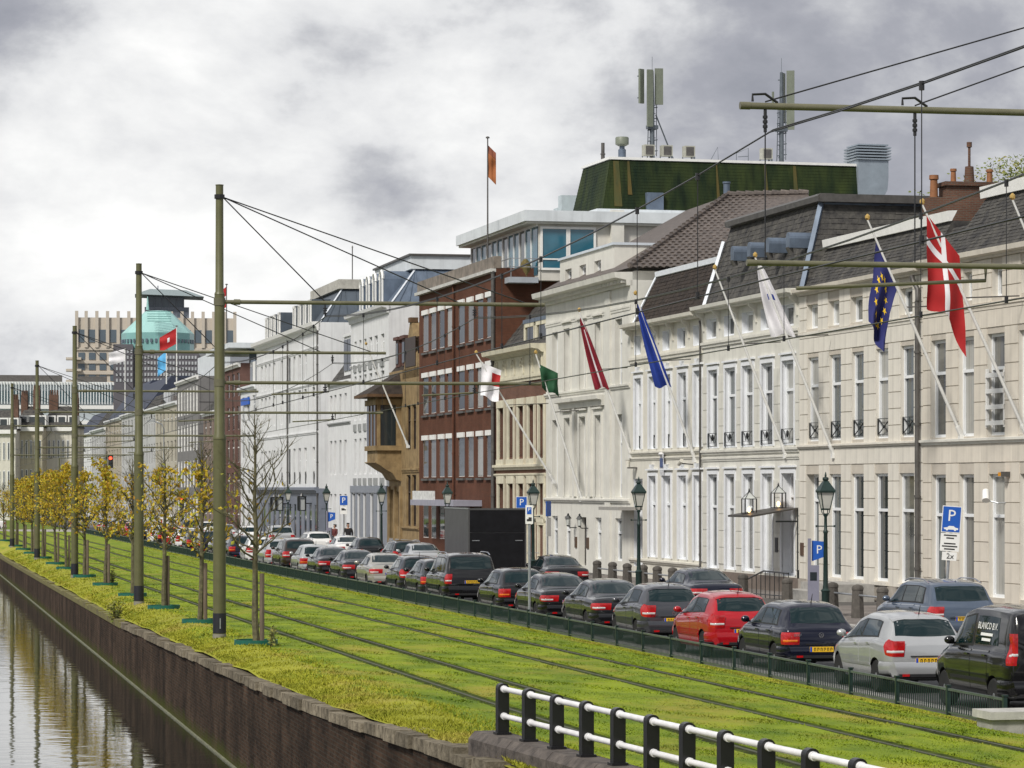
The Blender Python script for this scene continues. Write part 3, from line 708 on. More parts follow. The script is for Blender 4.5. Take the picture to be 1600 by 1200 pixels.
    def wrap(s, z0, z1, xin, ylen, off, side, front=False, nz=4, lift=0.0, taper=0.0):
        """lamp or bumper strip wrapped round a rear (or front) corner"""
        g = G(); rows = []
        for j in range(nz + 1):
            f = j / nz; z = z0 + (z1 - z0) * f; yl = ylen * (1 - taper * abs(2 * f - 1)); row = []
            s0 = s.sx(0 if not front else s.L, min(z, (s.belt(0 if not front else s.L)) - .02)) - .03
            e = off if 0 < j < nz else off * .4
            row.append((xin * s0, -e + .012)); row.append((xin * s0, -e)); row.append(((xin + 1) / 2 * s0, -e)); row.append((s0 - .01, -e)); row.append((s0 + .02, -e * .3 + .008))
            for yy in (.03, .08, .15, .24, .34, .46, .6):
                if yy >= yl: break
                row.append((s.sx((yy if not front else s.L - yy), z) + e, yy))
            while len(row) < 5 + sum(1 for yy in (.03, .08, .15, .24, .34, .46, .6) if yy < ylen): row.append((s.sx((row[-1][1] if not front else s.L - row[-1][1]), z) + e, row[-1][1]))
            yy = min(yl, .62); row.append((s.sx(yy if not front else s.L - yy, z) + e, yy)); row.append((s.sx(yy if not front else s.L - yy, z) - .015, yy))
            rows.append([(side * x, (y if not front else s.L - y), z + lift * y) for x, y in row])
        n = len(rows[0]); 
        for r in rows: g.v += r
        for j in range(nz):
            for k in range(n - 1): a = j * n + k; g.f.append((a, a + 1, a + n + 1, a + n)); g.m.append(0)
        # lips top and bottom
        return g
PAINT0 = M('paint default', (.02, .02, .02), .25, 0, coat=1)
TRIM = M('black plastic trim', (.012, .012, .013), .55, .2, 6)
TYRE = M('tyre rubber', (.014, .014, .014), .85, .2, 8); RIM = M('alloy rim', (.42, .43, .45), .3, .1, 5, metal=.8)
CGL = M('car glass', (.004, .016, .018), .015, 0, spec=.6)
LAMPR = M('tail lamp red', (.42, .008, .010), .12, .3, 9, coat=.8); LAMPW = M('clear lamp', (.55, .55, .55), .1, .1, coat=.8); LAMPO = M('amber lamp', (.65, .16, .01), .15, .1, coat=.6)
PLATE = M('yellow number plate', (.80, .48, .02), .4, .05); PLB = M('plate blue band', (.01, .06, .45), .4, 0); PLK = M('plate black characters', (.01, .01, .01), .5, 0)
CHROME = M('chrome', (.7, .7, .72), .12, 0, metal=1)
def wheel_meshes(r, wd):
    g = G(); prof = [(r * .62, -wd / 2 + .015), (r * .92, -wd / 2), (r * .985, -wd / 2 + .03), (r, -wd / 2 + .06), (r, wd / 2 - .06), (r * .985, wd / 2 - .03), (r * .92, wd / 2), (r * .62, wd / 2 - .015)]
    g.lathe(prof, 28); ty = g.mesh('tyre', [TYRE], True)
    g = G(); g.lathe([(r * .6, -.05), (r * .63, -.005), (r * .60, -.02)], 24)
    for k in range(5):
        a = 2 * pi * k / 5; ca, sa = cos(a), sin(a)
        def P(rr, wv, z): return (ca * rr - sa * wv, sa * rr + ca * wv, z)
        g.add([P(.03, -.035, -.005), P(.03, .035, -.005), P(r * .6, .028, -.012), P(r * .6, -.028, -.012), P(.03, -.035, -.05), P(.03, .035, -.05), P(r * .6, .028, -.05), P(r * .6, -.028, -.05)], [(0, 1, 2, 3), (0, 4, 5, 1), (1, 5, 6, 2), (2, 6, 7, 3), (3, 7, 4, 0)])
    g.lathe([(.06, -.06), (.06, 0), (.02, .008)], 12)
    return ty, g.mesh('rim', [RIM], True)
def glyph(txt, size, mat, depth=.002):
    cu = bpy.data.curves.new('txt', 'FONT'); cu.body = txt; cu.size = size; cu.extrude = depth; cu.align_x = 'CENTER'; cu.align_y = 'CENTER'; cu.resolution_u = 2
    o = bpy.data.objects.new('t', cu); COL.objects.link(o); dg = bpy.context.evaluated_depsgraph_get(); dg.update()
    me = bpy.data.meshes.new_from_object(o.evaluated_get(dg)); bpy.data.objects.remove(o); me.materials.clear(); me.materials.append(mat); me.name = 'lettering'
    return me
def mk_type(kind):
    """-> list of (name, mesh, loc, parent index or None, paintable)"""
    out = []
    def put(name, g, mat, par=None, paint=False, loc=(0, 0, 0), rot=(0, 0, 0), smooth=True, me=None):
        m = me or g.mesh(name, [mat], smooth, True, 40); out.append((name, m, loc, rot, par, paint)); return len(out) - 1
    S = SPEC[kind]; c = S['car']; L = c.L
    body = put('body', None, None, None, True, me=c.body())
    # side glass, black surround, doors
    zt = 9.0
    for sd in (-1, 1):
        g, = c.patch(S['gh'][0], S['gh'][1], 7.15, 8.95, .004, 16, 4, (sd,)); put('window_surround', g, TRIM)
        for a, b in S['panes']:
            g, = c.patch(a, b, 7.3, 8.85, .007, 6, 4, (sd,)); put('side_window', g, CGL)
        for a, b in S['doors']:
            g, = c.patch((a[0], a[1]), (b[0], b[1]), 2.7, 7.02, .006, 10, 10, (sd,)); dI = put('door', g, PAINT0, None, True)
            yh = a[1] + .14; x, _, z = c.pt(yh, 5.35, sd)
            g = G().box(-.02, .02, -.085, .085, -.014, .014); put('door_handle', g, PAINT0, dI, True, (x + sd * .012, yh, z))
        # rubbing strip
        g, = c.patch((S['doors'][-1][0][0] + .02,) * 2, (S['doors'][0][1][0] - .02,) * 2, 3.55, 3.78, .016, 12, 2, (sd,)); put('side_strip', g, TRIM if S.get('strip', 1) else PAINT0, None, not S.get('strip', 1))
        ym = S['mirror']; x, _, z = c.pt(ym, 7.2, sd)
        g = G(); g.grid(lambda u, v: (sd * .12 + .10 * cos(2 * pi * u) * sin(pi * v) , -.07 * cos(pi * v) * 1.0 + .0, .10 + .075 * sin(2 * pi * u) * sin(pi * v)), 12, 8); g.box(min(0, sd * .1), max(0, sd * .1), -.02, .03, .03, .07)
        put('mirror', g, PAINT0, None, True, (x, ym, z))
        g = c.wrap(*S['lamp'][:2], S['lamp'][2], S['lamp'][3], .014, sd, False, 6, S.get('lift', 0), S.get('ltaper', .25)); li = put('tail_lamp', g, LAMPR)
        z0, z1 = S['lamp'][:2]; zz = z0 + (z1 - z0) * .35
        g = c.wrap(zz - .04, zz + .02, max(S['lamp'][2], .72), S['lamp'][3] * .45, .02, sd); put('lamp_lens', g, LAMPW if not S.get('amber') else LAMPO, li)
        g = c.wrap(c.belt(L - .1) - .20, c.belt(L - .1) - .04, .45, .42, .008, sd, True); put('headlamp', g, LAMPW)
        for bz, fr in ((S['bump'], False), (S['bump'], True)):
            pass
        g = c.wrap(S['bump'][0], S['bump'][1], 0, .42, .045, sd); bi = put('rear_bumper', g, PAINT0, None, True)
        g = c.wrap(S['bump'][0] - .03, S['bump'][0] + .07, 0, .44, .05, sd); put('bumper_insert', g, TRIM, bi)
        g = c.wrap(S['bump'][0], S['bump'][1], 0, .40, .03, sd, True); put('front_bumper', g, PAINT0, None, True)
        g = G().lathe([(.0, 0), (.03, 0), (.03, .01)], 8); g = G().box(-.07, .07, -.012, .012, -.022, .022); put('reflector', g, LAMPR, bi, False, (sd * c.sx(0, .42) * .68, -.055, S['bump'][0] + .03))
    # rear glass, windscreen
    r0, r1 = S['rear']; g = c.deck(r0, r1, S.get('rx', .9), .006, 8, 14, S.get('bow', .05), S.get('rx1')); put('rear_window', g, CGL)
    g = c.deck(*S['front'], .93, .006, 8, 14, -.12); put('windscreen', g, CGL)
    # boot lid seam, badge strip
    zp = S['plate']
    g = G().box(-.26, .26, -.052 if zp < .62 else -.02, -.03 if zp < .62 else .01, zp - .055, zp + .055); y0 = -.052 if zp < .62 else -.02
    pi_ = put('number_plate', g, PLATE, smooth=False); g = G().box(-.258, -.215, y0 - .004, y0 - .002, zp - .052, zp + .052); put('plate_band', g, PLB, pi_, smooth=False)
    for k in range(6):
        xx = -.17 + k * .072; g = G().box(xx, xx + .012, y0 - .004, y0 - .002, zp - .035, zp + .035).box(xx, xx + .04, y0 - .004, y0 - .002, zp + .023, zp + .035)
        g.box(xx + .03, xx + .042, y0 - .004, y0 - .002, zp - .035 + (.02 if k % 2 else 0), zp + .02); put('plate_character', g, PLK, pi_, smooth=False)
    g = G().box(-S['lamp'][2] * c.W * .30, S['lamp'][2] * c.W * .30, -.022, .004, S['lamp'][0] + .0, S['lamp'][0] + .018); put('boot_handle', g, CHROME if S.get('chrome') else TRIM, smooth=False)
    g = G().tube([(0, S['ant'], c.top(S['ant']) + .02), (0, S['ant'] - .12, c.top(S['ant']) + .24 if S.get('rod') else c.top(S['ant']) + .06)], [.014, .005], 6); put('aerial', g, TRIM)
    if S.get('rails'):
        for sd in (-1, 1):
            P = [(sd * (c.ring(y)[9][0] - .03), y, c.top(y) + (.05 if 0 < i < 5 else .0)) for i, y in enumerate([S['rails'][0] + (S['rails'][1] - S['rails'][0]) * k / 5 for k in range(6)])]
            g = G().tube(P, .018, 6); put('roof_rail', g, CHROME)
    if S.get('spoiler'):
        y = S['spoiler']; g = c.deck(y - .1, y + .12, .94, .02, 4, 10, .05); put('spoiler', g, PAINT0, None, True)
    ty, rm = wheel_meshes(c.wr, .2)
    for yw in c.wheels:
        for sd in (-1, 1):
            x = sd * (c.W / 2 * c.w(yw) - .115)
            wi = put('wheel', None, None, None, False, (x, yw, c.wr), (0, sd * pi / 2, 0), me=ty); put('rim', None, None, wi, False, (0, 0, .085), (0, 0, 0), me=rm)
    return out
def Z(*a): return list(a)
SPEC = {}
SPEC['hatch'] = dict(car=Car(4.05, 1.72, [(0, .90), (.05, .95), (.13, .985), (.46, 1.34), (.62, 1.41), (1.2, 1.455), (2.0, 1.45), (2.45, 1.385), (3.12, .99), (3.3, .955), (3.85, .80), (4.05, .66)],
     [(0, .88), (.1, .93), (.8, .945), (2.5, .925), (3.1, .91), (3.85, .75), (4.05, .62)], [(0, .36), (.15, .27), (.6, .2), (3.3, .2), (3.85, .24), (4.05, .34)],
     [(0, .86), (.04, .915), (.2, .96), (.8, 1), (3.1, 1), (3.65, .95), (3.92, .85), (4.05, .72)], .72, (.72, 3.22), .31),
     gh=((.62, .80), (2.98, 2.42)), panes=[((.70, .86), (1.02, 1.06)), ((1.06, 1.10), (1.86, 1.84)), ((1.92, 1.90), (2.92, 2.42))], doors=[((1.80, 1.84), (2.86, 2.92)), ((1.02, .98), (1.76, 1.80))],
     mirror=2.72, lamp=(.60, .86, .66, .20), bump=(.32, .56), rear=(.15, .47), front=(2.50, 3.08), plate=.50, ant=.75, rod=1, ltaper=.05, amber=1)
SPEC['round'] = dict(car=Car(3.95, 1.71, [(0, .88), (.05, .97), (.12, 1.02), (.34, 1.28), (.52, 1.41), (1.1, 1.475), (1.9, 1.48), (2.45, 1.37), (3.15, 1.0), (3.35, .95), (3.8, .80), (3.95, .66)],
     [(0, .86), (.1, .97), (.7, 1.01), (2.4, .93), (3.05, .90), (3.75, .74), (3.95, .62)], [(0, .36), (.15, .27), (.6, .2), (3.2, .2), (3.75, .24), (3.95, .34)],
     [(0, .83), (.04, .90), (.2, .965), (.75, 1), (3.0, 1), (3.5, .94), (3.82, .83), (3.95, .70)], .70, (.70, 3.18), .31),
     gh=((.66, .84), (2.96, 2.36)), panes=[((.74, .90), (1.72, 1.74)), ((1.80, 1.80), (2.90, 2.36))], doors=[((1.72, 1.76), (2.80, 2.88)), ((1.0, .98), (1.68, 1.72))],
     mirror=2.70, lamp=(.70, 1.0, .70, .22), bump=(.32, .60), rear=(.14, .46), front=(2.46, 3.1), plate=.62, ant=.62, rod=1, strip=0, spoiler=.53, ltaper=.3, lift=.18)
SPEC['sedan'] = dict(car=Car(4.6, 1.80, [(0, .84), (.05, .95), (.14, .99), (.72, 1.03), (.82, 1.05), (1.42, 1.335), (1.75, 1.40), (2.5, 1.43), (2.95, 1.36), (3.72, .985), (3.9, .95), (4.4, .81), (4.6, .64)],
     [(0, .82), (.1, .93), (1.0, .965), (3.0, .93), (3.65, .915), (4.35, .76), (4.6, .58)], [(0, .36), (.15, .27), (.6, .2), (3.8, .2), (4.35, .24), (4.6, .34)],
     [(0, .84), (.04, .90), (.25, .96), (1.0, 1), (3.6, 1), (4.2, .95), (4.47, .85), (4.6, .70)], .70, (.92, 3.66), .315),
     gh=((1.10, 1.46), (3.55, 2.94)), panes=[((1.24, 1.50), (2.28, 2.28)), ((2.36, 2.34), (3.48, 2.94))], doors=[((2.30, 2.34), (3.40, 3.48)), ((1.40, 1.36), (2.26, 2.30))],
     mirror=3.25, lamp=(.68, .86, .50, .34), bump=(.32, .58), rear=(.86, 1.44), front=(2.99, 3.70), plate=.66, ant=1.62, strip=0, chrome=1, bow=.1, ltaper=.35)
SPEC['estate'] = dict(car=Car(4.5, 1.78, [(0, .93), (.05, 1.0), (.10, 1.04), (.36, 1.40), (.5, 1.46), (1.2, 1.50), (2.4, 1.49), (2.9, 1.42), (3.62, 1.0), (3.8, .96), (4.3, .82), (4.5, .66)],
     [(0, .90), (.1, .96), (1.0, .965), (3.0, .94), (3.6, .92), (4.25, .76), (4.5, .6)], [(0, .36), (.15, .27), (.6, .2), (3.7, .2), (4.25, .24), (4.5, .34)],
     [(0, .87), (.04, .93), (.2, .97), (.8, 1), (3.6, 1), (4.1, .95), (4.37, .85), (4.5, .70)], .74, (.85, 3.58), .32),
     gh=((.50, .60), (3.48, 2.88)), panes=[((.58, .66), (1.28, 1.28)), ((1.34, 1.32), (2.26, 2.24)), ((2.32, 2.30), (3.42, 2.88))], doors=[((2.26, 2.30), (3.34, 3.42)), ((1.30, 1.26), (2.22, 2.26))],
     mirror=3.2, lamp=(.62, 1.02, .78, .16), bump=(.32, .58), rear=(.13, .37), front=(2.94, 3.58), plate=.70, ant=.6, rails=(.5, 2.6), strip=0, ltaper=.1)
SPEC['mpv'] = dict(car=Car(4.85, 1.94, [(0, 1.0), (.05, 1.08), (.10, 1.12), (.34, 1.62), (.48, 1.70), (1.2, 1.76), (2.5, 1.75), (3.0, 1.66), (3.85, 1.12), (4.05, 1.06), (4.65, .86), (4.85, .70)],
     [(0, .98), (.1, 1.05), (1, 1.06), (3.0, 1.04), (3.8, 1.02), (4.6, .80), (4.85, .64)], [(0, .40), (.15, .3), (.6, .24), (4.0, .24), (4.6, .28), (4.85, .38)],
     [(0, .89), (.04, .93), (.2, .97), (.8, 1), (3.8, 1), (4.4, .94), (4.72, .84), (4.85, .70)], .78, (.92, 3.9), .33),
     gh=((.46, .56), (3.66, 2.98)), panes=[((.54, .62), (1.5, 1.5)), ((1.58, 1.56), (2.5, 2.48)), ((2.58, 2.56), (3.60, 2.98))], doors=[((2.50, 2.54), (3.50, 3.58)), ((1.5, 1.46), (2.46, 2.50))],
     mirror=3.34, lamp=(.74, 1.08, .84, .14), bump=(.36, .66), rear=(.13, .36), front=(3.04, 3.80), plate=.80, ant=.7, rails=(.6, 2.7), strip=0, ltaper=.05)
SPEC['suv'] = dict(car=Car(4.55, 1.86, [(0, 1.0), (.05, 1.07), (.12, 1.11), (.44, 1.52), (.62, 1.60), (1.3, 1.66), (2.4, 1.65), (2.8, 1.57), (3.5, 1.14), (3.7, 1.10), (4.35, .96), (4.55, .76)],
     [(0, .98), (.1, 1.05), (1, 1.07), (2.8, 1.04), (3.5, 1.03), (4.3, .9), (4.55, .7)], [(0, .46), (.15, .38), (.6, .30), (3.7, .30), (4.3, .34), (4.55, .44)],
     [(0, .86), (.04, .92), (.2, .965), (.8, 1), (3.5, 1), (4.1, .95), (4.42, .86), (4.55, .72)], .74, (.88, 3.62), .36),
     gh=((.66, .80), (3.36, 2.78)), panes=[((.76, .88), (1.24, 1.26)), ((1.30, 1.30), (2.2, 2.2)), ((2.28, 2.26), (3.30, 2.78))], doors=[((2.2, 2.24), (3.22, 3.30)), ((1.28, 1.24), (2.16, 2.2))],
     mirror=3.08, lamp=(.78, 1.06, .72, .24), bump=(.42, .72), rear=(.15, .45), front=(2.84, 3.46), plate=.76, ant=.8, rails=(.75, 2.5), ltaper=.1)
SPEC['van'] = dict(car=Car(4.2, 1.83, [(0, 1.3), (.03, 1.62), (.08, 1.74), (.3, 1.80), (1.2, 1.83), (2.0, 1.82), (2.5, 1.74), (3.15, 1.20), (3.35, 1.10), (3.95, .92), (4.2, .72)],
     [(0, 1.06), (.1, 1.08), (1.0, 1.08), (2.5, 1.06), (3.1, 1.04), (3.95, .84), (4.2, .64)], [(0, .38), (.15, .3), (.6, .24), (3.3, .24), (3.95, .28), (4.2, .38)],
     [(0, .90), (.03, .94), (.15, .97), (.8, 1), (3.2, 1), (3.8, .94), (4.08, .84), (4.2, .72)], .80, (.70, 3.32), .32),
     gh=((1.86, 1.86), (3.0, 2.46)), panes=[((1.92, 1.92), (2.94, 2.46))], doors=[((1.86, 1.88), (2.90, 2.96)), ((.98, .98), (1.80, 1.82))],
     mirror=2.78, lamp=(.88, 1.42, .90, .10), bump=(.34, .62), rear=(.012, .05), front=(2.52, 3.10), plate=.74, ant=.5, rx=.82, bow=.0, ltaper=.0, strip=1)
CT_ = {}
PAINTS = {}
def paint(nm, col, metal=.35, rough=.28):
    if nm not in PAINTS: PAINTS[nm] = M('car paint ' + nm, col, rough, .06, .7, metal=metal, coat=1.0, spec=.12); PAINTS[nm].node_tree.nodes['Principled BSDF'].inputs['Coat IOR'].default_value = 1.5
    return PAINTS[nm]
COLS = dict(black=(.004, .004, .005), navy=(.005, .007, .022), grey=(.06, .062, .072), silver=(.46, .47, .48), white=(.72, .72, .71), red=(.36, .006, .012), darkgrey=(.016, .017, .02), champagne=(.42, .40, .35), bluegrey=(.09, .12, .17), brown=(.04, .026, .02))
def car(kind, colr, X, Y, label, group, rz=0.0):
    if kind not in CT_: CT_[kind] = mk_type(kind)
    pm = paint(colr, COLS[colr], 0 if colr in ('white', 'black', 'red') else .45)
    root = thing('van' if kind == 'van' else 'parked_car', label, 'van' if kind == 'van' else 'car', (X, Y, zstreet(Y) + .004), rz, group)
    sl = (zstreet(Y + 4) - zstreet(Y)) / 4; root.rotation_euler = (sl, 0, rz)
    obs = []
    for name, me, loc, rot, par, pt in CT_[kind]:
        o = bpy.data.objects.new(name, me); COL.objects.link(o); o.parent = root if par is None else obs[par]; o.location = loc; o.rotation_euler = rot
        if pt: o.material_slots[0].link = 'OBJECT'; o.material_slots[0].material = pm
        obs.append(o)
    return root
XC = 18.42  # left flank of the kerbside row
def crow(px, kind, colr, label, dx=0.0):
    Wd = SPEC[kind]['car'].W; Y = Yx(px, XC + dx); return car(kind, colr, XC + dx + Wd / 2, Y, label, 'cars parked along the fence', random.uniform(-.012, .012))
random.seed(31)
van = crow(1572, 'van', 'black', 'black delivery van with white lettering, nearest in the fence row')
crow(1384, 'round', 'silver', 'silver hatchback right behind the black van')
golf = crow(1222, 'hatch', 'navy', 'dark navy hatchback with red and amber lamps beside the silver one')
crow(1108, 'round', 'red', 'bright red hatchback in the fence row')
polo = crow(1002, 'round', 'grey', 'dark grey hatchback just beyond the red car')
crow(925, 'sedan', 'darkgrey', 'dark grey saloon beyond the grey hatchback')
crow(845, 'sedan', 'black', 'black saloon with wide red lamps behind the thin grey sign post')
crow(779, 'hatch', 'black', 'black hatchback between the black people carrier and the sign post')
crow(694, 'mpv', 'black', 'large black people carrier with yellow plate in front of the dark trailer')
crow(657, 'hatch', 'darkgrey', 'dark hatchback mostly hidden ahead of the black people carrier')
crow(624, 'round', 'darkgrey', 'dark grey hatchback beside the champagne saloon')
crow(577, 'sedan', 'champagne', 'pale champagne saloon in the fence row')
crow(535, 'sedan', 'darkgrey', 'dark saloon just beyond the champagne saloon')
crow(497, 'sedan', 'black', 'black saloon with white reflecting roof, two beyond the champagne one')
crow(468, 'hatch', 'silver', 'silver hatchback ahead of the tall dark off-roader')
crow(441, 'suv', 'brown', 'tall dark brown off-roader right of the bare tree')
crow(414, 'estate', 'silver', 'silver estate with tall tail lamps at the bare tree')
crow(384, 'round', 'white', 'white coupe-like car left of the bare tree')
crow(357, 'hatch', 'navy', 'navy hatchback right behind the nearest tram pole')
far = [(333, 'hatch', 'darkgrey', 'dark car with amber lamp left of the nearest tram pole'), (310, 'estate', 'navy', 'navy estate behind the second tree'), (291, 'hatch', 'black', 'black hatchback between second tree and white car'), (274, 'estate', 'white', 'white estate right of the third tree'), (259, 'round', 'red', 'dark red car behind the third tree'),
       (246, 'hatch', 'black', 'black car just left of the third tree'), (234, 'round', 'white', 'white hatchback right of the second tram pole'), (205, 'hatch', 'navy', 'navy car left of the second tram pole'), (193, 'sedan', 'red', 'small distant red saloon in the fence row'), (181, 'estate', 'black', 'distant black estate right of the fifth tree'), (170, 'hatch', 'darkgrey', 'distant dark grey hatchback behind the fifth tree'), (160, 'round', 'silver', 'distant silver hatchback left of the fifth tree'), (151, 'sedan', 'black', 'farthest black saloon at the fence end')]
for px, k, cl, lb in far: crow(px, k, cl, lb)
# far side of the street
XS = 24.3
def srow(px, kind, colr, label, X=XS):
    return car(kind, colr, X + SPEC[kind]['car'].W / 2, Yx(px, X), label, 'cars along the far side of the street', random.uniform(-.015, .015))
srow(1452, 'suv', 'bluegrey', 'blue grey crossover with chrome roof rails in front of the drainpipe', 24.6)
srow(1079, 'sedan', 'navy', 'navy saloon parked by the iron railing, beyond the red car')
srow(852, 'sedan', 'black', 'black saloon with bikes behind it, right of the dark trailer')
srow(641, 'sedan', 'silver', 'silver saloon seen over the champagne saloon, left of the trailer')
srow(612, 'estate', 'black', 'black estate with tall red lamps near the ochre building', 24.0)
srow(556, 'hatch', 'black', 'black hatchback with red lamps below the walking person')
srow(524, 'sedan', 'white', 'white saloon left of the walking person')
srow(477, 'estate', 'white', 'white estate under the parking pennant sign')
srow(420, 'suv', 'silver', 'large silver off-roader in front of the grey shopfront', 24.6)
srow(372, 'hatch', 'white', 'white hatchback on the far side left of the bare tree')
srow(338, 'sedan', 'silver', 'distant silver saloon on the far side behind the nearest tram pole')
srow(311, 'estate', 'white', 'distant white estate on the far side behind the second tree')
srow(283, 'round', 'black', 'distant black car on the far side behind traffic lights')
srow(250, 'van', 'white', 'white van under the red traffic lights on the far side', 24.0)
car('sedan', 'white', 11.0, 312.5, 'white saloon crossing on the far cross street', 'cars on the cross street', pi / 2)
car('estate', 'silver', 17.5, 316, 'pale estate crossing on the far cross street', 'cars on the cross street', -pi / 2)
# lettering on the van and badges
WL = M('white lettering', (.8, .8, .8), .5, 0)
vc = SPEC['van']['car']
def side_text(root, txt, size, y, z, par):
    me = glyph(txt, size, WL, .001); x = -vc.sx(y, z) if z < 1.05 else -(lin([(1.05, vc.W / 2 * .94), (1.7, vc.W / 2 * .82)], z))
    o = link('lettering', me, par, (x - .02, y, z)); o.rotation_euler = (pi / 2, 0, -pi / 2); o.rotation_euler = Matrix(((0, 0.19, -.98), (-1, 0, 0), (0, .98, .19))).to_euler(); return o
g, = vc.patch((.62, .70), (1.76, 1.74), 7.3, 8.85, .008, 6, 4, (-1,)); sw = part('side_window', g, CGL, van, smooth=True)
side_text(van, 'BLANCO B.V.', .17, 1.2, 1.50, sw)
for yy, zz, hw in ((1.2, 1.36, .30), (1.2, 1.27, .22)):  # two unreadable small lines
    o = link('print_line', G().box(-hw, hw, -.025, .025, -.001, .001).mesh('print_line', [WL]), sw, (-(lin([(1.05, vc.W / 2 * .94), (1.7, vc.W / 2 * .82)], zz)) - .02, yy, zz)); o.rotation_euler = Matrix(((0, 0.19, -.98), (-1, 0, 0), (0, .98, .19))).to_euler()
g = G()
for k in range(24):
    a, b = 2 * pi * k / 24, 2 * pi * (k + 1) / 24
    g.quad((.055 * cos(a), 0, .055 * sin(a)), (.055 * cos(b), 0, .055 * sin(b)), (.047 * cos(b), 0, .047 * sin(b)), (.047 * cos(a), 0, .047 * sin(a)))
for pts in ([(-.03, .036), (-.008, -.0), (0, .02), (.008, 0), (.03, .036)], [(-.044, .012), (-.022, -.042), (0, .0), (.022, -.042), (.044, .012)]):
    for (a, b), (c_, d_) in zip(pts, pts[1:]): g.quad((a - .004, 0, b), (a + .004, 0, b), (c_ + .004, 0, d_), (c_ - .004, 0, d_))
em = g.mesh('emblem', [CHROME], fix=False)
for r, tx, z in ((golf, 'GOLF', .80), (polo, 'POLO', .74)):
    o = link('emblem', em, r, (0, -.02, .80)); o = link('lettering', glyph(tx, .07, CHROME), r, (-.52, -.018, z)); o.rotation_euler = (pi / 2, 0, 0)
# dark box trailer
tr = thing('box_trailer', 'tall matt black box trailer with grey side parked at the kerb', 'trailer', (23.0, Yx(732, 23.0), zstreet(120)), .0)
TB = M('matt black panel', (.008, .008, .010), .6, .3, 3, bump=.05, spec=.2); TGR = M('grey trailer side', (.07, .07, .075), .5, .15, 2)
g = G().box(0, 2.4, 0.02, 5.5, .75, 3.2); part('box', g, TGR, tr)
g = G().box(.04, 2.36, -.02, .018, .78, 2.22); part('tail_ramp', g, TB, tr)
g = G().box(.04, 2.36, -.02, .018, 2.27, 3.16); part('upper_flap', g, TB, tr)
g = G().box(-.01, 2.41, -.03, .03, 3.16, 3.24).box(-.012, .05, -.03, .03, .74, 3.16).box(2.35, 2.412, -.03, .03, .74, 3.16); part('frame', g, M('trailer frame', (.10, .10, .10), .4, .1, metal=.4), tr)
g = G().box(-.02, .06, -.01, 5.5, 3.2, 3.25); part('roof_edge', g, STEEL, tr)
for x in (.15, 1.95): g = G().box(x, x + .3, -.045, -.02, 1.9, 1.93); part('hinge', g, STEEL, tr)
ty, rm = wheel_meshes(.33, .22)
for y in (2.2, 3.1):
    for x in (-.02, 2.3): o = link('wheel', ty, tr, (x + .06, y, .33)); o.rotation_euler = (0, pi / 2, 0)
g = G().box(.4, 2.0, .2, 5.4, .55, .75).tube([(1.2, 5.4, .6), (1.2, 6.6, .55)], .05, 8); part('chassis', g, TRIM, tr)
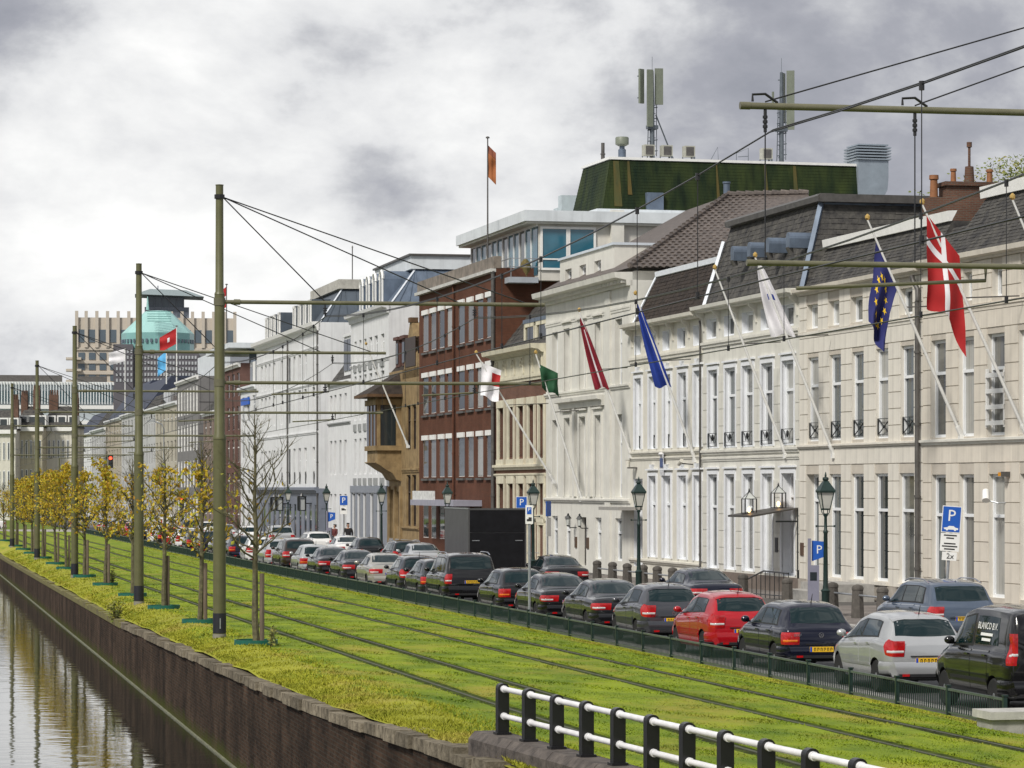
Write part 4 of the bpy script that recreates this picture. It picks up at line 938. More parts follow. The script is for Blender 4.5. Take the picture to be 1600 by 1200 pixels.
# ================================================================== BUILDINGS
random.seed(41)
def ray(px): k = (px - 800) / F; return Vector((ST + CT * k, CT - ST * k))
KN = [(0, 28.9), (100, 29.1), (230, 29.8), (400, 30.3), (497, 30.6), (575, 30.8), (656, 31.1), (775, 31.6), (853, 31.9), (985, 32.3), (1098, 32.65), (1250, 33.0), (1443, 33.5), (1600, 33.95), (1760, 34.4)]
def fX(px): return lin(KN, px)
WINC = {}
class B:
    def __init__(s, name, label, px0, px1, cat='building', X0=None, X1=None, depth=11, group=None):
        a = X0 if X0 else fX(px0); b = X1 if X1 else fX(px1)
        s.A = Vector((a, Yx(px0, a))); s.Bq = Vector((b, Yx(px1, b))); s.d = (s.Bq - s.A).normalized(); s.U = (s.Bq - s.A).length; s.dep = depth
        s.ang = math.atan2(s.d.y, s.d.x); s.root = thing(name, label, cat, (s.A.x, s.A.y, 0), s.ang, group); s.ops = []; s.px0, s.px1 = px0, px1
        s.zb = zstreet((s.A.y + s.Bq.y) / 2) + .1; s.wins = []
    def hit(s, px, v=0):
        A = s.A + Vector((-s.d.y, s.d.x)) * v; r = ray(px); den = s.d.x * r.y - s.d.y * r.x
        # A + u d = t r
        t = (s.d.x * A.y - s.d.y * A.x) / (s.d.x * r.y - s.d.y * r.x); P = r * t; return (P - A).dot(s.d), t
    def u(s, px, v=0): return s.hit(px, v)[0]
    def z(s, px, py, v=0): return zD(py, s.hit(px, v)[1])
    def p(s, name, g, mat, par=None, smooth=False, **k): return part(name, g, mat, par or s.root, smooth, **k)
    def box(s, name, u0, u1, v0, v1, z0, z1, mat, par=None): return s.p(name, G().box(u0, u1, v0, v1, z0, z1), mat, par)
    def band(s, name, z0, z1, o, mat, u0=0, u1=None, steps=None):
        u1 = s.U if u1 is None else u1
        prof = [(.02, z0), (-o * .5, z0), (-o * .6, z0 + (z1 - z0) * .45), (-o, z0 + (z1 - z0) * .55), (-o, z1), (.02, z1 + o * .15)]
        return s.p(name, G().extr(prof[::-1], u0 - .0, u1), mat)
    def win(s, u0, u1, z0, z1, style='sash', rev=.28, frame=None, name='window', glass=None, guard=None, sill=None):
        w_, h_ = round(u1 - u0, 2), round(z1 - z0, 2); key = (w_, h_, style)
        if key not in WINC:
            g = G(); fw = .10; y0, y1 = -.10, 0
            if style in ('door',): fw = .11
            if style.startswith('thin'): fw = .06; y0 = -.03
            g.box(0, fw, y0, y1, 0, h_).box(w_ - fw, w_, y0, y1, 0, h_).box(fw, w_ - fw, y0, y1, 0, fw).box(fw, w_ - fw, y0, y1, h_ - fw, h_)
            if style in ('sash', 'door', 'sashx', 'thin'): zt = h_ * (.66 if style != 'door' else .78); g.box(fw, w_ - fw, y0 - .015, y1, zt - .05, zt + .05)
            if style in ('cas2', 'cross', 'sashx', 'thin2'): g.box(w_ / 2 - .03, w_ / 2 + .03, y0 + .01, y1, fw, h_ - fw)
            if style in ('cross', 'mid'): g.box(fw, w_ - fw, y0 + .012, y1, h_ * .5 - .03, h_ * .5 + .03)
            if style == 'multi':
                for k in range(1, 3): g.box(w_ * k / 3 - .02, w_ * k / 3 + .02, y0 + .01, y1, fw, h_ - fw)
                for k in range(1, 4): g.box(fw, w_ - fw, y0 + .015, y1, h_ * k / 4 - .02, h_ * k / 4 + .02)
            WINC[key] = (g, [G().quad((fw * .5, -.03, fw * .5), (w_ - fw * .5, -.03, fw * .5), (w_ - fw * .5, -.03, h_ - fw * .5), (fw * .5, -.03, h_ - fw * .5)).mesh('pane', [gl], fix=False) for gl in GLASS], {})
        g, pm, fm = WINC[key]; fr = frame or WHITE
        if fr.name not in fm: fm[fr.name] = g.mesh('window', [fr])
        o = link(name, fm[fr.name], s.root, (u0, rev, z0))
        gi = random.choices((0, 1, 2, 3, 4), (4, 2, 4, 3, 3))[0] if glass is None else glass
        link('pane', pm[gi], o, (0, 0, 0))
        s.ops.append((u0, u1, z0, z1, rev)); return o
    def row(s, cols, ref, t, b, style='sash', rev=.28, frame=None, **k):
        zt, zb_ = s.z(ref, t), s.z(ref, b); r = []
        for a, c in cols: r.append((s.win(s.u(a), s.u(c), zb_, zt, style, rev, frame, **k), s.u(a), s.u(c), zb_, zt))
        return r
    def wall(s, z0, z1, mat, u0=0, u1=None, v=0.0, name='wall', revmat=None, back=True, zlist=None):
        u1 = s.U if u1 is None else u1
        ops = [o for o in s.ops if o[0] < u1 and o[1] > u0 and o[2] < z1 and o[3] > z0]
        us = sorted({u0, u1, *[x for o in ops for x in o[:2]]}); zs = sorted({z0, z1, *[x for o in ops for x in o[2:4] if z0 < x < z1]}); g = G()
        for j in range(len(zs) - 1):
            run = None
            for i in range(len(us) - 1):
                cu, cz = (us[i] + us[i + 1]) / 2, (zs[j] + zs[j + 1]) / 2
                if any(o[0] < cu < o[1] and o[2] < cz < o[3] for o in ops): continue
                g.quad((us[i], v, zs[j]), (us[i + 1], v, zs[j]), (us[i + 1], v, zs[j + 1]), (us[i], v, zs[j + 1]))
        for a, b, c, d, r in ops:
            c2 = max(c, z0)
            g.quad((a, v, c2), (a, v + r, c2), (a, v + r, d), (a, v, d), 1).quad((b, v, c2), (b, v, d), (b, v + r, d), (b, v + r, c2), 1)
            g.quad((a, v, d), (a, v + r, d), (b, v + r, d), (b, v, d), 1).quad((a, v, c2), (b, v, c2), (b, v + r, c2), (a, v + r, c2), 1)
        o = s.p(name, g, [mat, revmat or mat], fix=False)
        if back:
            D = s.dep; g = G(); g.quad((u1, v, z0), (u1, D, z0), (u1, D, z1), (u1, v, z1)).quad((u0, v, z0), (u0, v, z1), (u0, D, z1), (u0, D, z0)).quad((u0, D, z0), (u0, D, z1), (u1, D, z1), (u1, D, z0)).quad((u0, v, z1 - .01), (u1, v, z1 - .01), (u1, D, z1 - .01), (u0, D, z1 - .01))
            s.p('side_wall', g, mat, fix=False)
        return o
    def mansard(s, z0, z1, sb, mat, u0=0, u1=None, sl=0, sr=0, vback=None, slates=None, topm=None, v0=0.12, name='roof'):
        """front slope set back by sb; hips sl/sr at the far/near end"""
        u1 = s.U if u1 is None else u1; vb = vback or s.dep; g = G()
        a, b, c, d = (u0, v0, z0), (u1, v0, z0), (u1 - sr, v0 + sb, z1), (u0 + sl, v0 + sb, z1)
        e, f, h, i = (u0, vb, z0), (u1, vb, z0), (u1 - sr, vb - .01, z1), (u0 + sl, vb - .01, z1)
        g.quad(a, b, c, d).quad(b, f, h, c).quad(e, a, d, i).quad(d, c, h, i).quad(f, e, i, h)
        r = s.p(name, g, mat, fix=False)
        if slates:
            n = slates; gg = G(); 
            slate_field(gg, a, b, c, d, n); 
            if sr: slate_field(gg, b, f, h, c, n)
            s.p('slates', gg, mat, r, fix=False, kind='stuff')
        return r
def slate_field(g, a, b, c, d, rows, w=.26, gap=.006):
    a, b, c, d = map(Vector, (a, b, c, d)); nrm = (b - a).cross(d - a).normalized()
    for j in range(rows):
        f0, f1 = j / rows, (j + 1.12) / rows
        l0, r0 = a.lerp(d, f0), b.lerp(c, f0); l1, r1 = a.lerp(d, min(f1, 1)), b.lerp(c, min(f1, 1)); n = max(2, int((r0 - l0).length / w)); off = .5 if j % 2 else 0
        for k in range(n + (1 if off else 0)):
            s0, s1 = max(0, (k - off) / n), min(1, (k + 1 - off) / n)
            if s1 <= s0: continue
            jt = random.uniform(.012, .03); e = gap / 2 / max((r0 - l0).length, .1)
            p0, p1, p2, p3 = l0.lerp(r0, s0 + e), l0.lerp(r0, s1 - e), l1.lerp(r1, s1 - e), l1.lerp(r1, s0 + e); dn = (p0 - p3).normalized() * random.uniform(-.008, .012)
            q0, q1 = p0 + nrm * jt + dn, p1 + nrm * jt + dn; q2, q3 = p2 + nrm * .004, p3 + nrm * .004
            o = len(g.v); g.v += [tuple(x) for x in (q0, q1, q2, q3, p0 + dn, p1 + dn)]; g.f += [(o, o + 1, o + 2, o + 3), (o + 4, o + 5, o + 1, o), (o + 4, o, o + 3), (o + 1, o + 5, o + 2)]; g.m += [0] * 4
def blocks(b, z0, z1, h, mat, maxl=1.25, th=.03, u0=0, u1=None, gap=.022, skip=()):
    """ashlar courses: every stone its own piece, stopping at the openings"""
    u1 = b.U if u1 is None else u1; n = max(1, round((z1 - z0) / h)); h = (z1 - z0) / n; j = 0; cache = {}
    for k in range(n):
        za, zc = z0 + k * h, z0 + (k + 1) * h; segs = [(u0, u1)]
        for o in b.ops:
            if o[2] < zc - .03 and o[3] > za + .03:
                ns = []
                for a, c in segs:
                    if o[1] <= a or o[0] >= c: ns.append((a, c)); continue
                    if o[0] > a: ns.append((a, o[0]))
                    if o[1] < c: ns.append((o[1], c))
                segs = ns
        for a, c in segs:
            m = max(1, math.ceil((c - a) / maxl)); st = (c - a) / m
            for i in range(m):
                x0, x1 = a + i * st, a + (i + 1) * st
                if x1 - x0 < .05: continue
                kk = (round(x1 - x0, 3), round(h, 3))
                if kk not in cache:
                    g = G(); e = .008; L, hh = x1 - x0, h; gg = gap / 2; gv = .003
                    g.add([(gv, 0, gg), (L - gv, 0, gg), (L - gv, 0, hh - gg), (gv, 0, hh - gg), (gv, -th, gg + e), (L - gv, -th, gg + e), (L - gv, -th, hh - gg - e), (gv, -th, hh - gg - e)], [(4, 5, 6, 7), (0, 1, 5, 4), (1, 2, 6, 5), (2, 3, 7, 6), (3, 0, 4, 7)])
                    cache[kk] = g.mesh('stone_block', [mat])
                link('stone_block', cache[kk], b.root, (x0, 0, za))
# ---------------------------------------------------------------- wall colours
BEIGE = M('beige render stone', (.65, .62, .555), .75, .06, 1.3, streak=.2, bump=.08, bscale=20, rnd=.035)
BEIGED = M('beige joint', (.48, .44, .38), .85, .1)
CREAM2 = M('cream white stucco', (.62, .61, .555), .7, .09, 1.1, streak=.16, bump=.06, rnd=.03)
CREAM3 = M('pale cream stucco', (.63, .61, .54), .7, .09, 1.1, streak=.16, bump=.06)
CREAM4 = M('ivory stucco', (.63, .62, .57), .7, .09, 1.0, streak=.16, bump=.06)
WHITEW = M('white painted render', (.68, .69, .70), .7, .07, .9, streak=.2, bump=.05)
WOOD = M('white window wood', (.74, .76, .78), .4, .04, 5)
COOLREV = M('cool white reveal', (.72, .74, .77), .55, .05, 3)
GUT = M('dark zinc gutter', (.10, .095, .09), .5, .25, 3, metal=.3)
IRON = BLACK
def guard_x(b, u0, u1, z, h, kind='x', v=.06):
    g = G(); t_ = .018
    for (x, zz) in ((u0 + .02, 0), (u1 - .02, 0)): g.box(x - t_, x + t_, v - t_, v + t_, z, z + h)
    for zz in (.02, h): g.box(u0, u1, v - .012, v + .012, z + zz - .012, z + zz + .012)
    if kind == 'x':
        for s_ in (0, 1):
            a, c = (u0 + .02, u1 - .02); g.tube([(a, v, z + (h if s_ else 0)), (c, v, z + (0 if s_ else h))], .02, 6)
        g.lathe([(.05, -.05), (.06, 0), (.05, .05)], 8, ((u0 + u1) / 2, v, z + h / 2))
    else:
        m = (u0 + u1) / 2; g.box(u0, u1, v - .01, v + .01, z + h * .28, z + h * .31)
        for k in (-1, 1): g.tube([(m + k * (u1 - u0) * .42, v, z + h), (m + k * (u1 - u0) * .22, v, z + h * .8), (m + k * (u1 - u0) * .12, v, z + h * .35)], .016, 6)
        g.lathe([(.02, -.16), (.06, -.05), (.05, .06), (.015, .12)], 8, (m, v, z + h * .72))
    b.p('window_guard', g, IRON)
def drainpipe(b, u, z0, z1, r=.06, v=-.1, mat=None):
    g = G().tube([(u, v, z0), (u, v, z1)], r, 10)
    k = z0 + 1.2
    while k < z1: g.tube([(u, v, k), (u, v, k + .09)], r * 1.3, 10).box(u - .02, u + .02, v, .0, k + .02, k + .06); k += 2.4
    b.p('drainpipe', g, mat or GUT, smooth=True)
# ================= beige stone building (right, two sections)
def beige(name, label, px0, px1, gcols, fcols, acols, first_door=False):
    b = B(name, label, px0, px1, depth=12)
    return b
b = B('office_building', 'beige stone town building with five bays and a tall grey drainpipe on its right', 1250, 1443, depth=12); bR = b
g5 = [(1260, 1280.6), (1296.2, 1315), (1330.6, 1350.6), (1367.5, 1388.7), (1405.6, 1429.7)]
f5 = [(1262.5, 1280), (1296.4, 1315), (1331.5, 1350.6), (1369, 1389), (1408, 1429)]
b.row(g5[1:], 1350, 740, 906, 'sash', .2, WOOD); dd = b.row(g5[:1], 1270, 741, 925, 'door', .4, WOOD, name='door')
fr_ = b.row(f5, 1351, 548, 686, 'sash', .2, WOOD)
for o, a, c, z0, z1 in fr_: guard_x(b, a, c, z0 + .12, .56)
b.row([(1261, 1279), (1294.5, 1312.5), (1329, 1349), (1367, 1387), (1406, 1427)], 1340, 463, 503, 'plain', .3, WOOD)
ze = b.z(1345, 446); zs1 = b.z(1345, 694); 
b.wall(b.zb - .5, ze, BEIGED, revmat=BEIGE)
za = b.z(1345, 507)
blocks(b, b.zb + .55, zs1 - .10, .58, BEIGE); blocks(b, zs1 + .04, za - .22, .60, BEIGE); blocks(b, za, ze, .52, BEIGE)
b.band('string_course', zs1 - .1, zs1 + .04, .14, BEIGE); b.band('attic_string', za - .22, za, .09, BEIGE)
b.box('plinth', -.0, b.U, -.08, .0, b.zb - .5, b.zb + .55, M('plinth stone', (.34, .31, .27), .85, .2, 3, bump=.2))
for a, c in g5[1:]: b.box('sill', b.u(a) - .06, b.u(c) + .06, -.14, .05, b.z(1350, 912), b.z(1350, 907), BEIGE)
b.p('cornice', G().extr([(.1, ze), (-.12, ze), (-.14, ze + .08), (-.34, ze + .12), (-.36, ze + .26), (.1, ze + .27)][::-1], 0, b.U), M('cornice paint', (.58, .54, .47), .6, .1, 2, streak=.2))
b.mansard(ze + .24, b.z(1345, 366) , .95, SLATE, slates=13, sr=0)
zt = b.z(1345, 366); b.p('roof_fascia', G().extr([(1.0, zt - .02), (.9, zt - .02), (.86, zt + .32), (1.2, zt + .34)][::-1], 0, b.U), WHITE)
drainpipe(b, b.u(1440.5) - .02, b.zb, b.z(1441, 470), .085, -.16)
b.p('pipe_head', G().tube([(b.U - .12, -.16, b.z(1441, 470)), (b.U - .12, -.16, b.z(1441, 452)), (b.U - .4, -.2, b.z(1441, 440)), (b.U - .45, -.25, b.z(1441, 430))], .085, 10), GUT, smooth=True)
b = B('office_building', 'beige stone town building at the right picture edge with white slatted shutter', 1443, 1745, depth=12); bRa = b
ge = [(1456, 1479), (1499, 1523), (1545, 1571), (1594, 1622), (1648, 1678), (1704, 1734)]
b.row(ge, 1510, 741, 930, 'sash', .24, WOOD); fe = b.row([(1455, 1479), (1498, 1523), (1543, 1571), (1592, 1622), (1646, 1678), (1702, 1734)], 1510, 526, 682, 'sash', .24, WOOD)
b.row([(1452, 1471), (1506, 1520), (1550, 1567), (1596, 1618), (1650, 1672)], 1512, 425, 470, 'plain', .3, WOOD)
ze = b.z(1510, 410); zs1 = b.z(1510, 688); za = b.z(1510, 478)
b.wall(b.zb - .5, ze, BEIGED, revmat=BEIGE)
BE2 = M('warm beige stone', (.62, .575, .50), .75, .07, 1.3, streak=.16, bump=.08, bscale=20, rnd=.04)
blocks(b, b.zb + .3, zs1 - .10, .62, BE2); blocks(b, zs1 + .04, za - .22, .60, BE2); blocks(b, za, ze, .52, BE2)
b.band('string_course', zs1 - .12, zs1 + .05, .16, CREAM4); b.band('attic_string', za - .22, za, .09, BE2)
b.box('plinth', 0, b.U, -.08, 0, b.zb - .5, b.zb + .3, MATS['plinth stone'])
b.p('cornice', G().extr([(.1, ze), (-.12, ze), (-.14, ze + .08), (-.34, ze + .12), (-.36, ze + .28), (.1, ze + .29)][::-1], 0, b.U), MATS['cornice paint'])
zt = b.z(1600, 280) ; b.mansard(ze + .26, zt, 1.25, SLATE, u0=b.u(1472), slates=17, sl=.5); b.mansard(ze + .26, b.z(1460, 352), .95, SLATE, u1=b.u(1472), slates=11)
b.p('roof_fascia', G().extr([(1.3, zt - .02), (1.2, zt - .02), (1.16, zt + .36), (1.6, zt + .38)][::-1], b.u(1472) + .35, b.U), WHITE)
# slatted shutter on the first floor
o, a, c, z0, z1 = fe[2]
g = G().box(a - .02, a + .06, -.06, .03, z0 + .25, z0 + 2.1).box(c - .06, c + .02, -.06, .03, z0 + .25, z0 + 2.1); sh = b.p('shutter_frame', g, WHITE)
for k in range(4): b.box('slat', a + .04, c + .02, -.1, -.03, z0 + .32 + k * .5, z0 + .46 + k * .5, WHITE, sh)
# cctv camera and yellow lamp
cm = thing('security_camera', 'white security camera on a bracket at the right end wall', 'camera', tuple(b.root.matrix_basis @ Vector((b.u(1566) , -.5, b.z(1566, 775)))), b.ang)
part('housing', G().tube([(-.12, 0, .16), (.12, -.1, -.14)], [.11, .12], 12), WHITE, cm, True); part('bracket', G().tube([(.05, .0, -.14), (.25, .25, -.22), (.3, .5, -.2)], .025, 6), STEEL, cm)
lp = thing('flash_lamp', 'small orange alarm lamp above the right end windows', 'alarm lamp', tuple(b.root.matrix_basis @ Vector((b.u(1577), -.22, b.z(1577, 741)))), b.ang)
part('lens', G().box(-.14, .08, -.1, .1, -.06, .06), M('orange lens', (.6, .25, .01), .3, .1), lp); part('mount', G().box(.08, .14, -.1, .22, -.08, .08), GUT, lp)
# ================= B2 cream building with ornate guards, slate mansard with round vents
b = B('town_house', 'cream stucco house with glazed lantern canopy entrance and slate mansard', 1098, 1250, depth=12); b2 = b
g2 = [(1107.5, 1121.8), (1134, 1148.8), (1162, 1178), (1191.5, 1208), (1222, 1242)]
f2 = [(1107.5, 1122), (1133.5, 1150), (1160.5, 1177.6), (1190.5, 1208.5), (1222.6, 1241.5)]
b.row(g2[:4], 1175, 741, 893, 'sash', .24, WOOD); b.row(g2[4:], 1232, 740, 900, 'door', .42, WOOD, name='door')
for o, a, c, z0, z1 in b.row(f2, 1175, 571, 698, 'sash', .24, WOOD): guard_x(b, a, c, z0 + .06, .55, 'o', -.04)
b.row([(1104, 1119), (1131, 1147), (1159, 1176.5), (1188.5, 1206), (1220.5, 1240)], 1175, 486, 519, 'plain', .3, WOOD)
ze = b.z(1175, 475); zs1 = b.z(1175, 703); za = b.z(1175, 524)
b.wall(b.zb - .5, ze, CREAM2, revmat=COOLREV)
b.band('string_course', zs1 - .14, zs1 + .05, .12, CREAM2); b.band('string_course', b.z(1175, 719), b.z(1175, 713), .07, CREAM2); b.band('attic_string', za - .22, za, .12, CREAM2)
# window surrounds and pilaster strips with rusticated joints
for cols, ref, t, bt in ((g2, 1175, 741, 893), (f2, 1175, 571, 698)):
    zt, zb_ = b.z(ref, t), b.z(ref, bt)
    for a, c in cols:
        ua, uc = b.u(a), b.u(c); g = G().box(ua - .13, ua, -.05, .03, zb_, zt + .02).box(uc, uc + .13, -.05, .03, zb_, zt + .02).box(ua - .13, uc + .13, -.05, .03, zt + .02, zt + .18).box(ua - .2, uc + .2, -.11, .03, zt + .24, zt + .31)
        b.p('window_surround', g, COOLREV)
for cols, ref, t, bt in ((g2, 1175, 750, 885), (f2, 1175, 580, 690)):
    zt, zb_ = b.z(ref, t), b.z(ref, bt); edges = [b.u(x) for ab in cols for x in ab]; piers = [(.05, edges[0] - .15)] + [(edges[2 * i + 1] + .15, edges[2 * i + 2] - .15) for i in range(len(cols) - 1)] + [(edges[-1] + .15, b.U - .05)]
    n = round((zt - zb_) / .62); h = (zt - zb_) / n
    for a, c in piers:
        if c - a < .2: continue
        me = G().box(0, c - a, -.035, .02, .012, h - .012).mesh('stone_block', [CREAM2])
        for k in range(n): link('stone_block', me, b.root, (a, 0, zb_ + k * h))
b.box('plinth', 0, b.U, -.08, 0, b.zb - .5, b.zb + .6, M('brown plinth', (.16, .13, .11), .85, .2, 3))
def cornice_br(b, ze, mat, brs, drop=.75):
    b.p('cornice', G().extr([(.1, ze), (-.35, ze), (-.37, ze + .07), (-.55, ze + .1), (-.58, ze + .24), (.1, ze + .25)][::-1], -.0, b.U), mat)
    for uu in brs:
        g = G().extr([(0, ze - drop), (-.06, ze - drop), (-.10, ze - drop * .55), (-.13, ze - .25), (-.33, ze - .12), (-.34, ze), (0, ze)][::-1], uu - .07, uu + .07); b.p('bracket', g, mat)
cornice_br(b, ze, CREAM2, [b.u(x) for x in (1100, 1125, 1153, 1182, 1213, 1246)])
zt = b.z(1200, 325); 
b.mansard(ze + .22, zt, 1.1, SLATE, slates=16, sr=1.0, vback=6.5); 
b.p('roof_gutter', G().extr([(1.25, zt - .05), (.95, zt), (.92, zt + .2), (1.05, zt + .3), (1.6, zt + .3)][::-1], 0, b.U - .7), GUT); b.box('roof_gutter', b.U - .95, b.U - .65, 1.0, 6.4, zt - .02, zt + .28, GUT)
b.box('roof_blue_trim', b.U - 1.15, b.U - .96, 1.3, 6.4, zt - .25, zt - .02, LEAD)
b.p('hip_trim', G().tube([(b.U - .02, .1, ze + .25), (b.U - 1.02, 1.2, zt)], .13, 4), LEAD); b.p('hip_trim', G().tube([(.0, .05, ze + .25), (.05, .9, zt - .6)], .1, 4), WHITEBLUE)
for px, py in ((1161, 388), (1187, 382), (1216, 375), (1248, 367)):
    u, z = b.u(px - 12), b.z(px - 12, py + 6); g = G(); v = .62
    pts = [(u - .2, z - .35), (u + .2, z - .35), (u + .24, z + .0)] + [(u + .24 * cos(a), z + .24 * sin(a)) for a in [pi * k / 8 for k in range(1, 8)]] + [(u - .24, z)]
    g.v = []; n = len(pts)
    for vv, sc in ((v - .75, 1), (v + .5, 1)): g.v += [(u + (x - u) * sc, vv, zz) for x, zz in pts]
    g.f = [tuple(range(n)), tuple(range(2 * n - 1, n - 1, -1))] + [(k, k + n, (k + 1) % n + n, (k + 1) % n) for k in range(n)]; g.m = [0] * len(g.f)
    dv = b.p('roof_vent', g, LEAD); b.p('vent_spout', G().tube([(u, v - .7, z - .3), (u, v - .62, z - .55)], [.15, .11], 10), GUT, dv, True)
# canopy with two lanterns
zc_ = b.z(1232, 803); ua, uc = b.u(1212), b.U - .1
cp = thing('entrance_canopy', 'dark sheet metal canopy over the cream house entrance', 'canopy', tuple(b.root.matrix_basis @ Vector((ua, 0, zc_))), b.ang)
W2 = uc - ua
part('roof_sheet', G().add([(0, 0, .25), (W2, 0, .25), (W2, -1.9, -.05), (0, -1.9, -.05), (0, 0, .2), (W2, 0, .2), (W2, -1.9, -.12), (0, -1.9, -.12)], [(0, 1, 2, 3), (4, 7, 6, 5), (3, 2, 6, 7), (0, 3, 7, 4), (1, 5, 6, 2)]), M('canopy metal', (.05, .045, .04), .5, .2, 3), cp)
part('support', G().box(W2 - .08, W2, -.06, .0, -3.3, .2).box(W2 - .06, W2, -.9, 0, -.3, -.24), BLACK, cp)
LGL = M('lantern glass', (.5, .52, .5), .1, .1, spec=.6)
GLOW = M('lamp glow', (1, .55, .18), .5, 0, emit=6)
for i, (px, lb) in enumerate(((1197, 'left glazed square lantern on the entrance canopy'), (1234, 'right glazed square lantern on the entrance canopy'))):
    D = b.hit(1234)[1]
    pl = b.root.matrix_basis @ Vector((b.u(1228), -1.45 + i * 1.15, b.z(1230, 803) + .22 * i - .05 + .05))
    ln = thing('canopy_lantern', lb, 'lantern', tuple(pl), b.ang, 'canopy lanterns')
    g = G()
    for x in (-.22, .22):
        for y in (-.22, .22): g.box(x - .018, x + .018, y - .018, y + .018, 0, .55)
    for z in (0, .55):
        for s_ in (-.22, .22): g.box(-.24, .24, s_ - .018, s_ + .018, z, z + .03).box(s_ - .018, s_ + .018, -.24, .24, z, z + .03)
    for x in (-.22, .22):
        for y in (-.22, .22): g.tube([(x, y, .57), (0, 0, .85)], .015, 5)
    g.lathe([(.04, .83), (.03, .9), (.01, .96)], 6); part('lantern_frame', g, BLACK, ln)
    part('bulb', G().lathe([(.02, .05), (.07, .14), (.05, .22), (.02, .26)], 10), GLOW, ln, True)
    part('glass_roof', G().add([(-.21, -.21, .58), (.21, -.21, .58), (.21, .21, .58), (-.21, .21, .58), (0, 0, .84)], [(0, 1, 4), (1, 2, 4), (2, 3, 4), (3, 0, 4)]), LGL, ln)
g = G().box(b.u(1213), b.u(1217), -.06, 0, b.z(1215, 863), b.z(1215, 840)); o = part('name_plaque', g, M('black plaque', (.015, .016, .025), .3, .1), b.root)
g = G().box(b.u(1251) + .1, b.u(1257), -.06, 0, b.z(1254, 868), b.z(1254, 848)); part('name_plaque', g, M('brown bronze plaque', (.09, .05, .03), .4, .2), b.root)
# entrance steps railing + ramp railing
# ================= B3 pale cream, brown black mansard
b = B('town_house', 'pale cream house with bracketed cornice and brown-black slate mansard', 985, 1098, depth=12); b3 = b
f3 = [(992.5, 1003), (1015, 1025.8), (1037.5, 1049), (1061, 1073.5), (1085.5, 1096.5)]; g3 = [(1014.7, 1026), (1037, 1049), (1061, 1073.6), (1085, 1096.5)]
b.row(g3, 1050, 744, 873, 'sash', .24, WOOD); b.row([(990.5, 1004)], 998, 748, 885, 'door', .42, WOOD, name='door')
for o, a, c, z0, z1 in b.row(f3, 1050, 585, 700, 'sash', .24, WOOD): guard_x(b, a + .25, c - .05, z0 + .05, .55, 'o', .12)
b.row([(991, 1001), (1012, 1023), (1035, 1046), (1058, 1070.5), (1083, 1095)], 1050, 515, 546, 'plain', .32, WOOD)
ze = b.z(1050, 505); zs1 = b.z(1050, 706); za = b.z(1050, 550)
b.wall(b.zb - .5, ze, CREAM3, revmat=COOLREV)
b.band('string_course', zs1 - .1, zs1 + .06, .12, CREAM3); b.band('string_course', zs1 - .32, zs1 - .2, .07, CREAM3); b.band('attic_string', za - .25, za, .12, CREAM3); b.band('plinth_band', b.z(1060, 884), b.z(1060, 878), .12, CREAM3)
for cols, ref, t, bt in ((g3, 1050, 744, 873), (f3, 1050, 585, 700)):
    zt, zb_ = b.z(ref, t), b.z(ref, bt)
    for a, c in cols:
        ua, uc = b.u(a), b.u(c); g = G().box(ua - .16, ua, -.06, .03, zb_, zt + .02).box(uc, uc + .16, -.06, .03, zb_, zt + .02).box(ua - .16, uc + .16, -.06, .03, zt + .02, zt + .16).box(ua - .24, uc + .24, -.13, .03, zt + .26, zt + .33)
        w_ = b.p('window_surround', g, COOLREV); m = (ua + uc) / 2
        b.p('keystone', G().add([(m - .22, -.12, zt + .52), (m + .22, -.12, zt + .52), (m + .1, -.12, zt + .33), (m - .1, -.12, zt + .33), (m - .22, 0, zt + .52), (m + .22, 0, zt + .52), (m + .1, 0, zt + .33), (m - .1, 0, zt + .33)], [(0, 1, 2, 3), (0, 4, 5, 1), (1, 5, 6, 2), (3, 7, 4, 0)]), COOLREV, w_)
cornice_br(b, ze, CREAM3, [b.u(x) for x in (988, 1007, 1029, 1052, 1077)])
zt = b.z(1060, 415); b.mansard(ze + .22, zt, .95, SLATEB, slates=13, sl=.6, vback=7); b.p('roof_trim', G().extr([(1.2, zt - .05), (.98, zt), (.95, zt + .22), (1.6, zt + .22)][::-1], .6, b.U), WHITEBLUE)
b.p('hip_trim', G().tube([(.0, .1, ze + .24), (.6, 1.05, zt)], .08, 4), WHITEBLUE)
drainpipe(b, b.U - .03, b.zb, ze - .2, .05, -.1)
g = G().lathe([(.1, 0), (.1, .3), (.12, .32)], 10); cam2 = thing('security_camera', 'cream dome camera under the string course above the house door', 'camera', tuple(b.root.matrix_basis @ Vector((b.u(993), -.35, b.z(993, 730)))), b.ang); part('housing', g, CREAM3, cam2, True); part('bracket', G().box(.02, .3, -.04, .35, -.06, .0), GUT, cam2)
cam2 = thing('security_camera', 'pale tilted camera over the cream house windows', 'camera', tuple(b.root.matrix_basis @ Vector((b.u(1083), -.55, b.z(1083, 722)))), b.ang); part('housing', G().tube([(-.22, 0, -.08), (.22, 0, .06)], .09, 8), CREAM3, cam2, True); part('bracket', G().tube([(0, 0, -.05), (0, .55, -.1)], .03, 6), GUT, cam2)
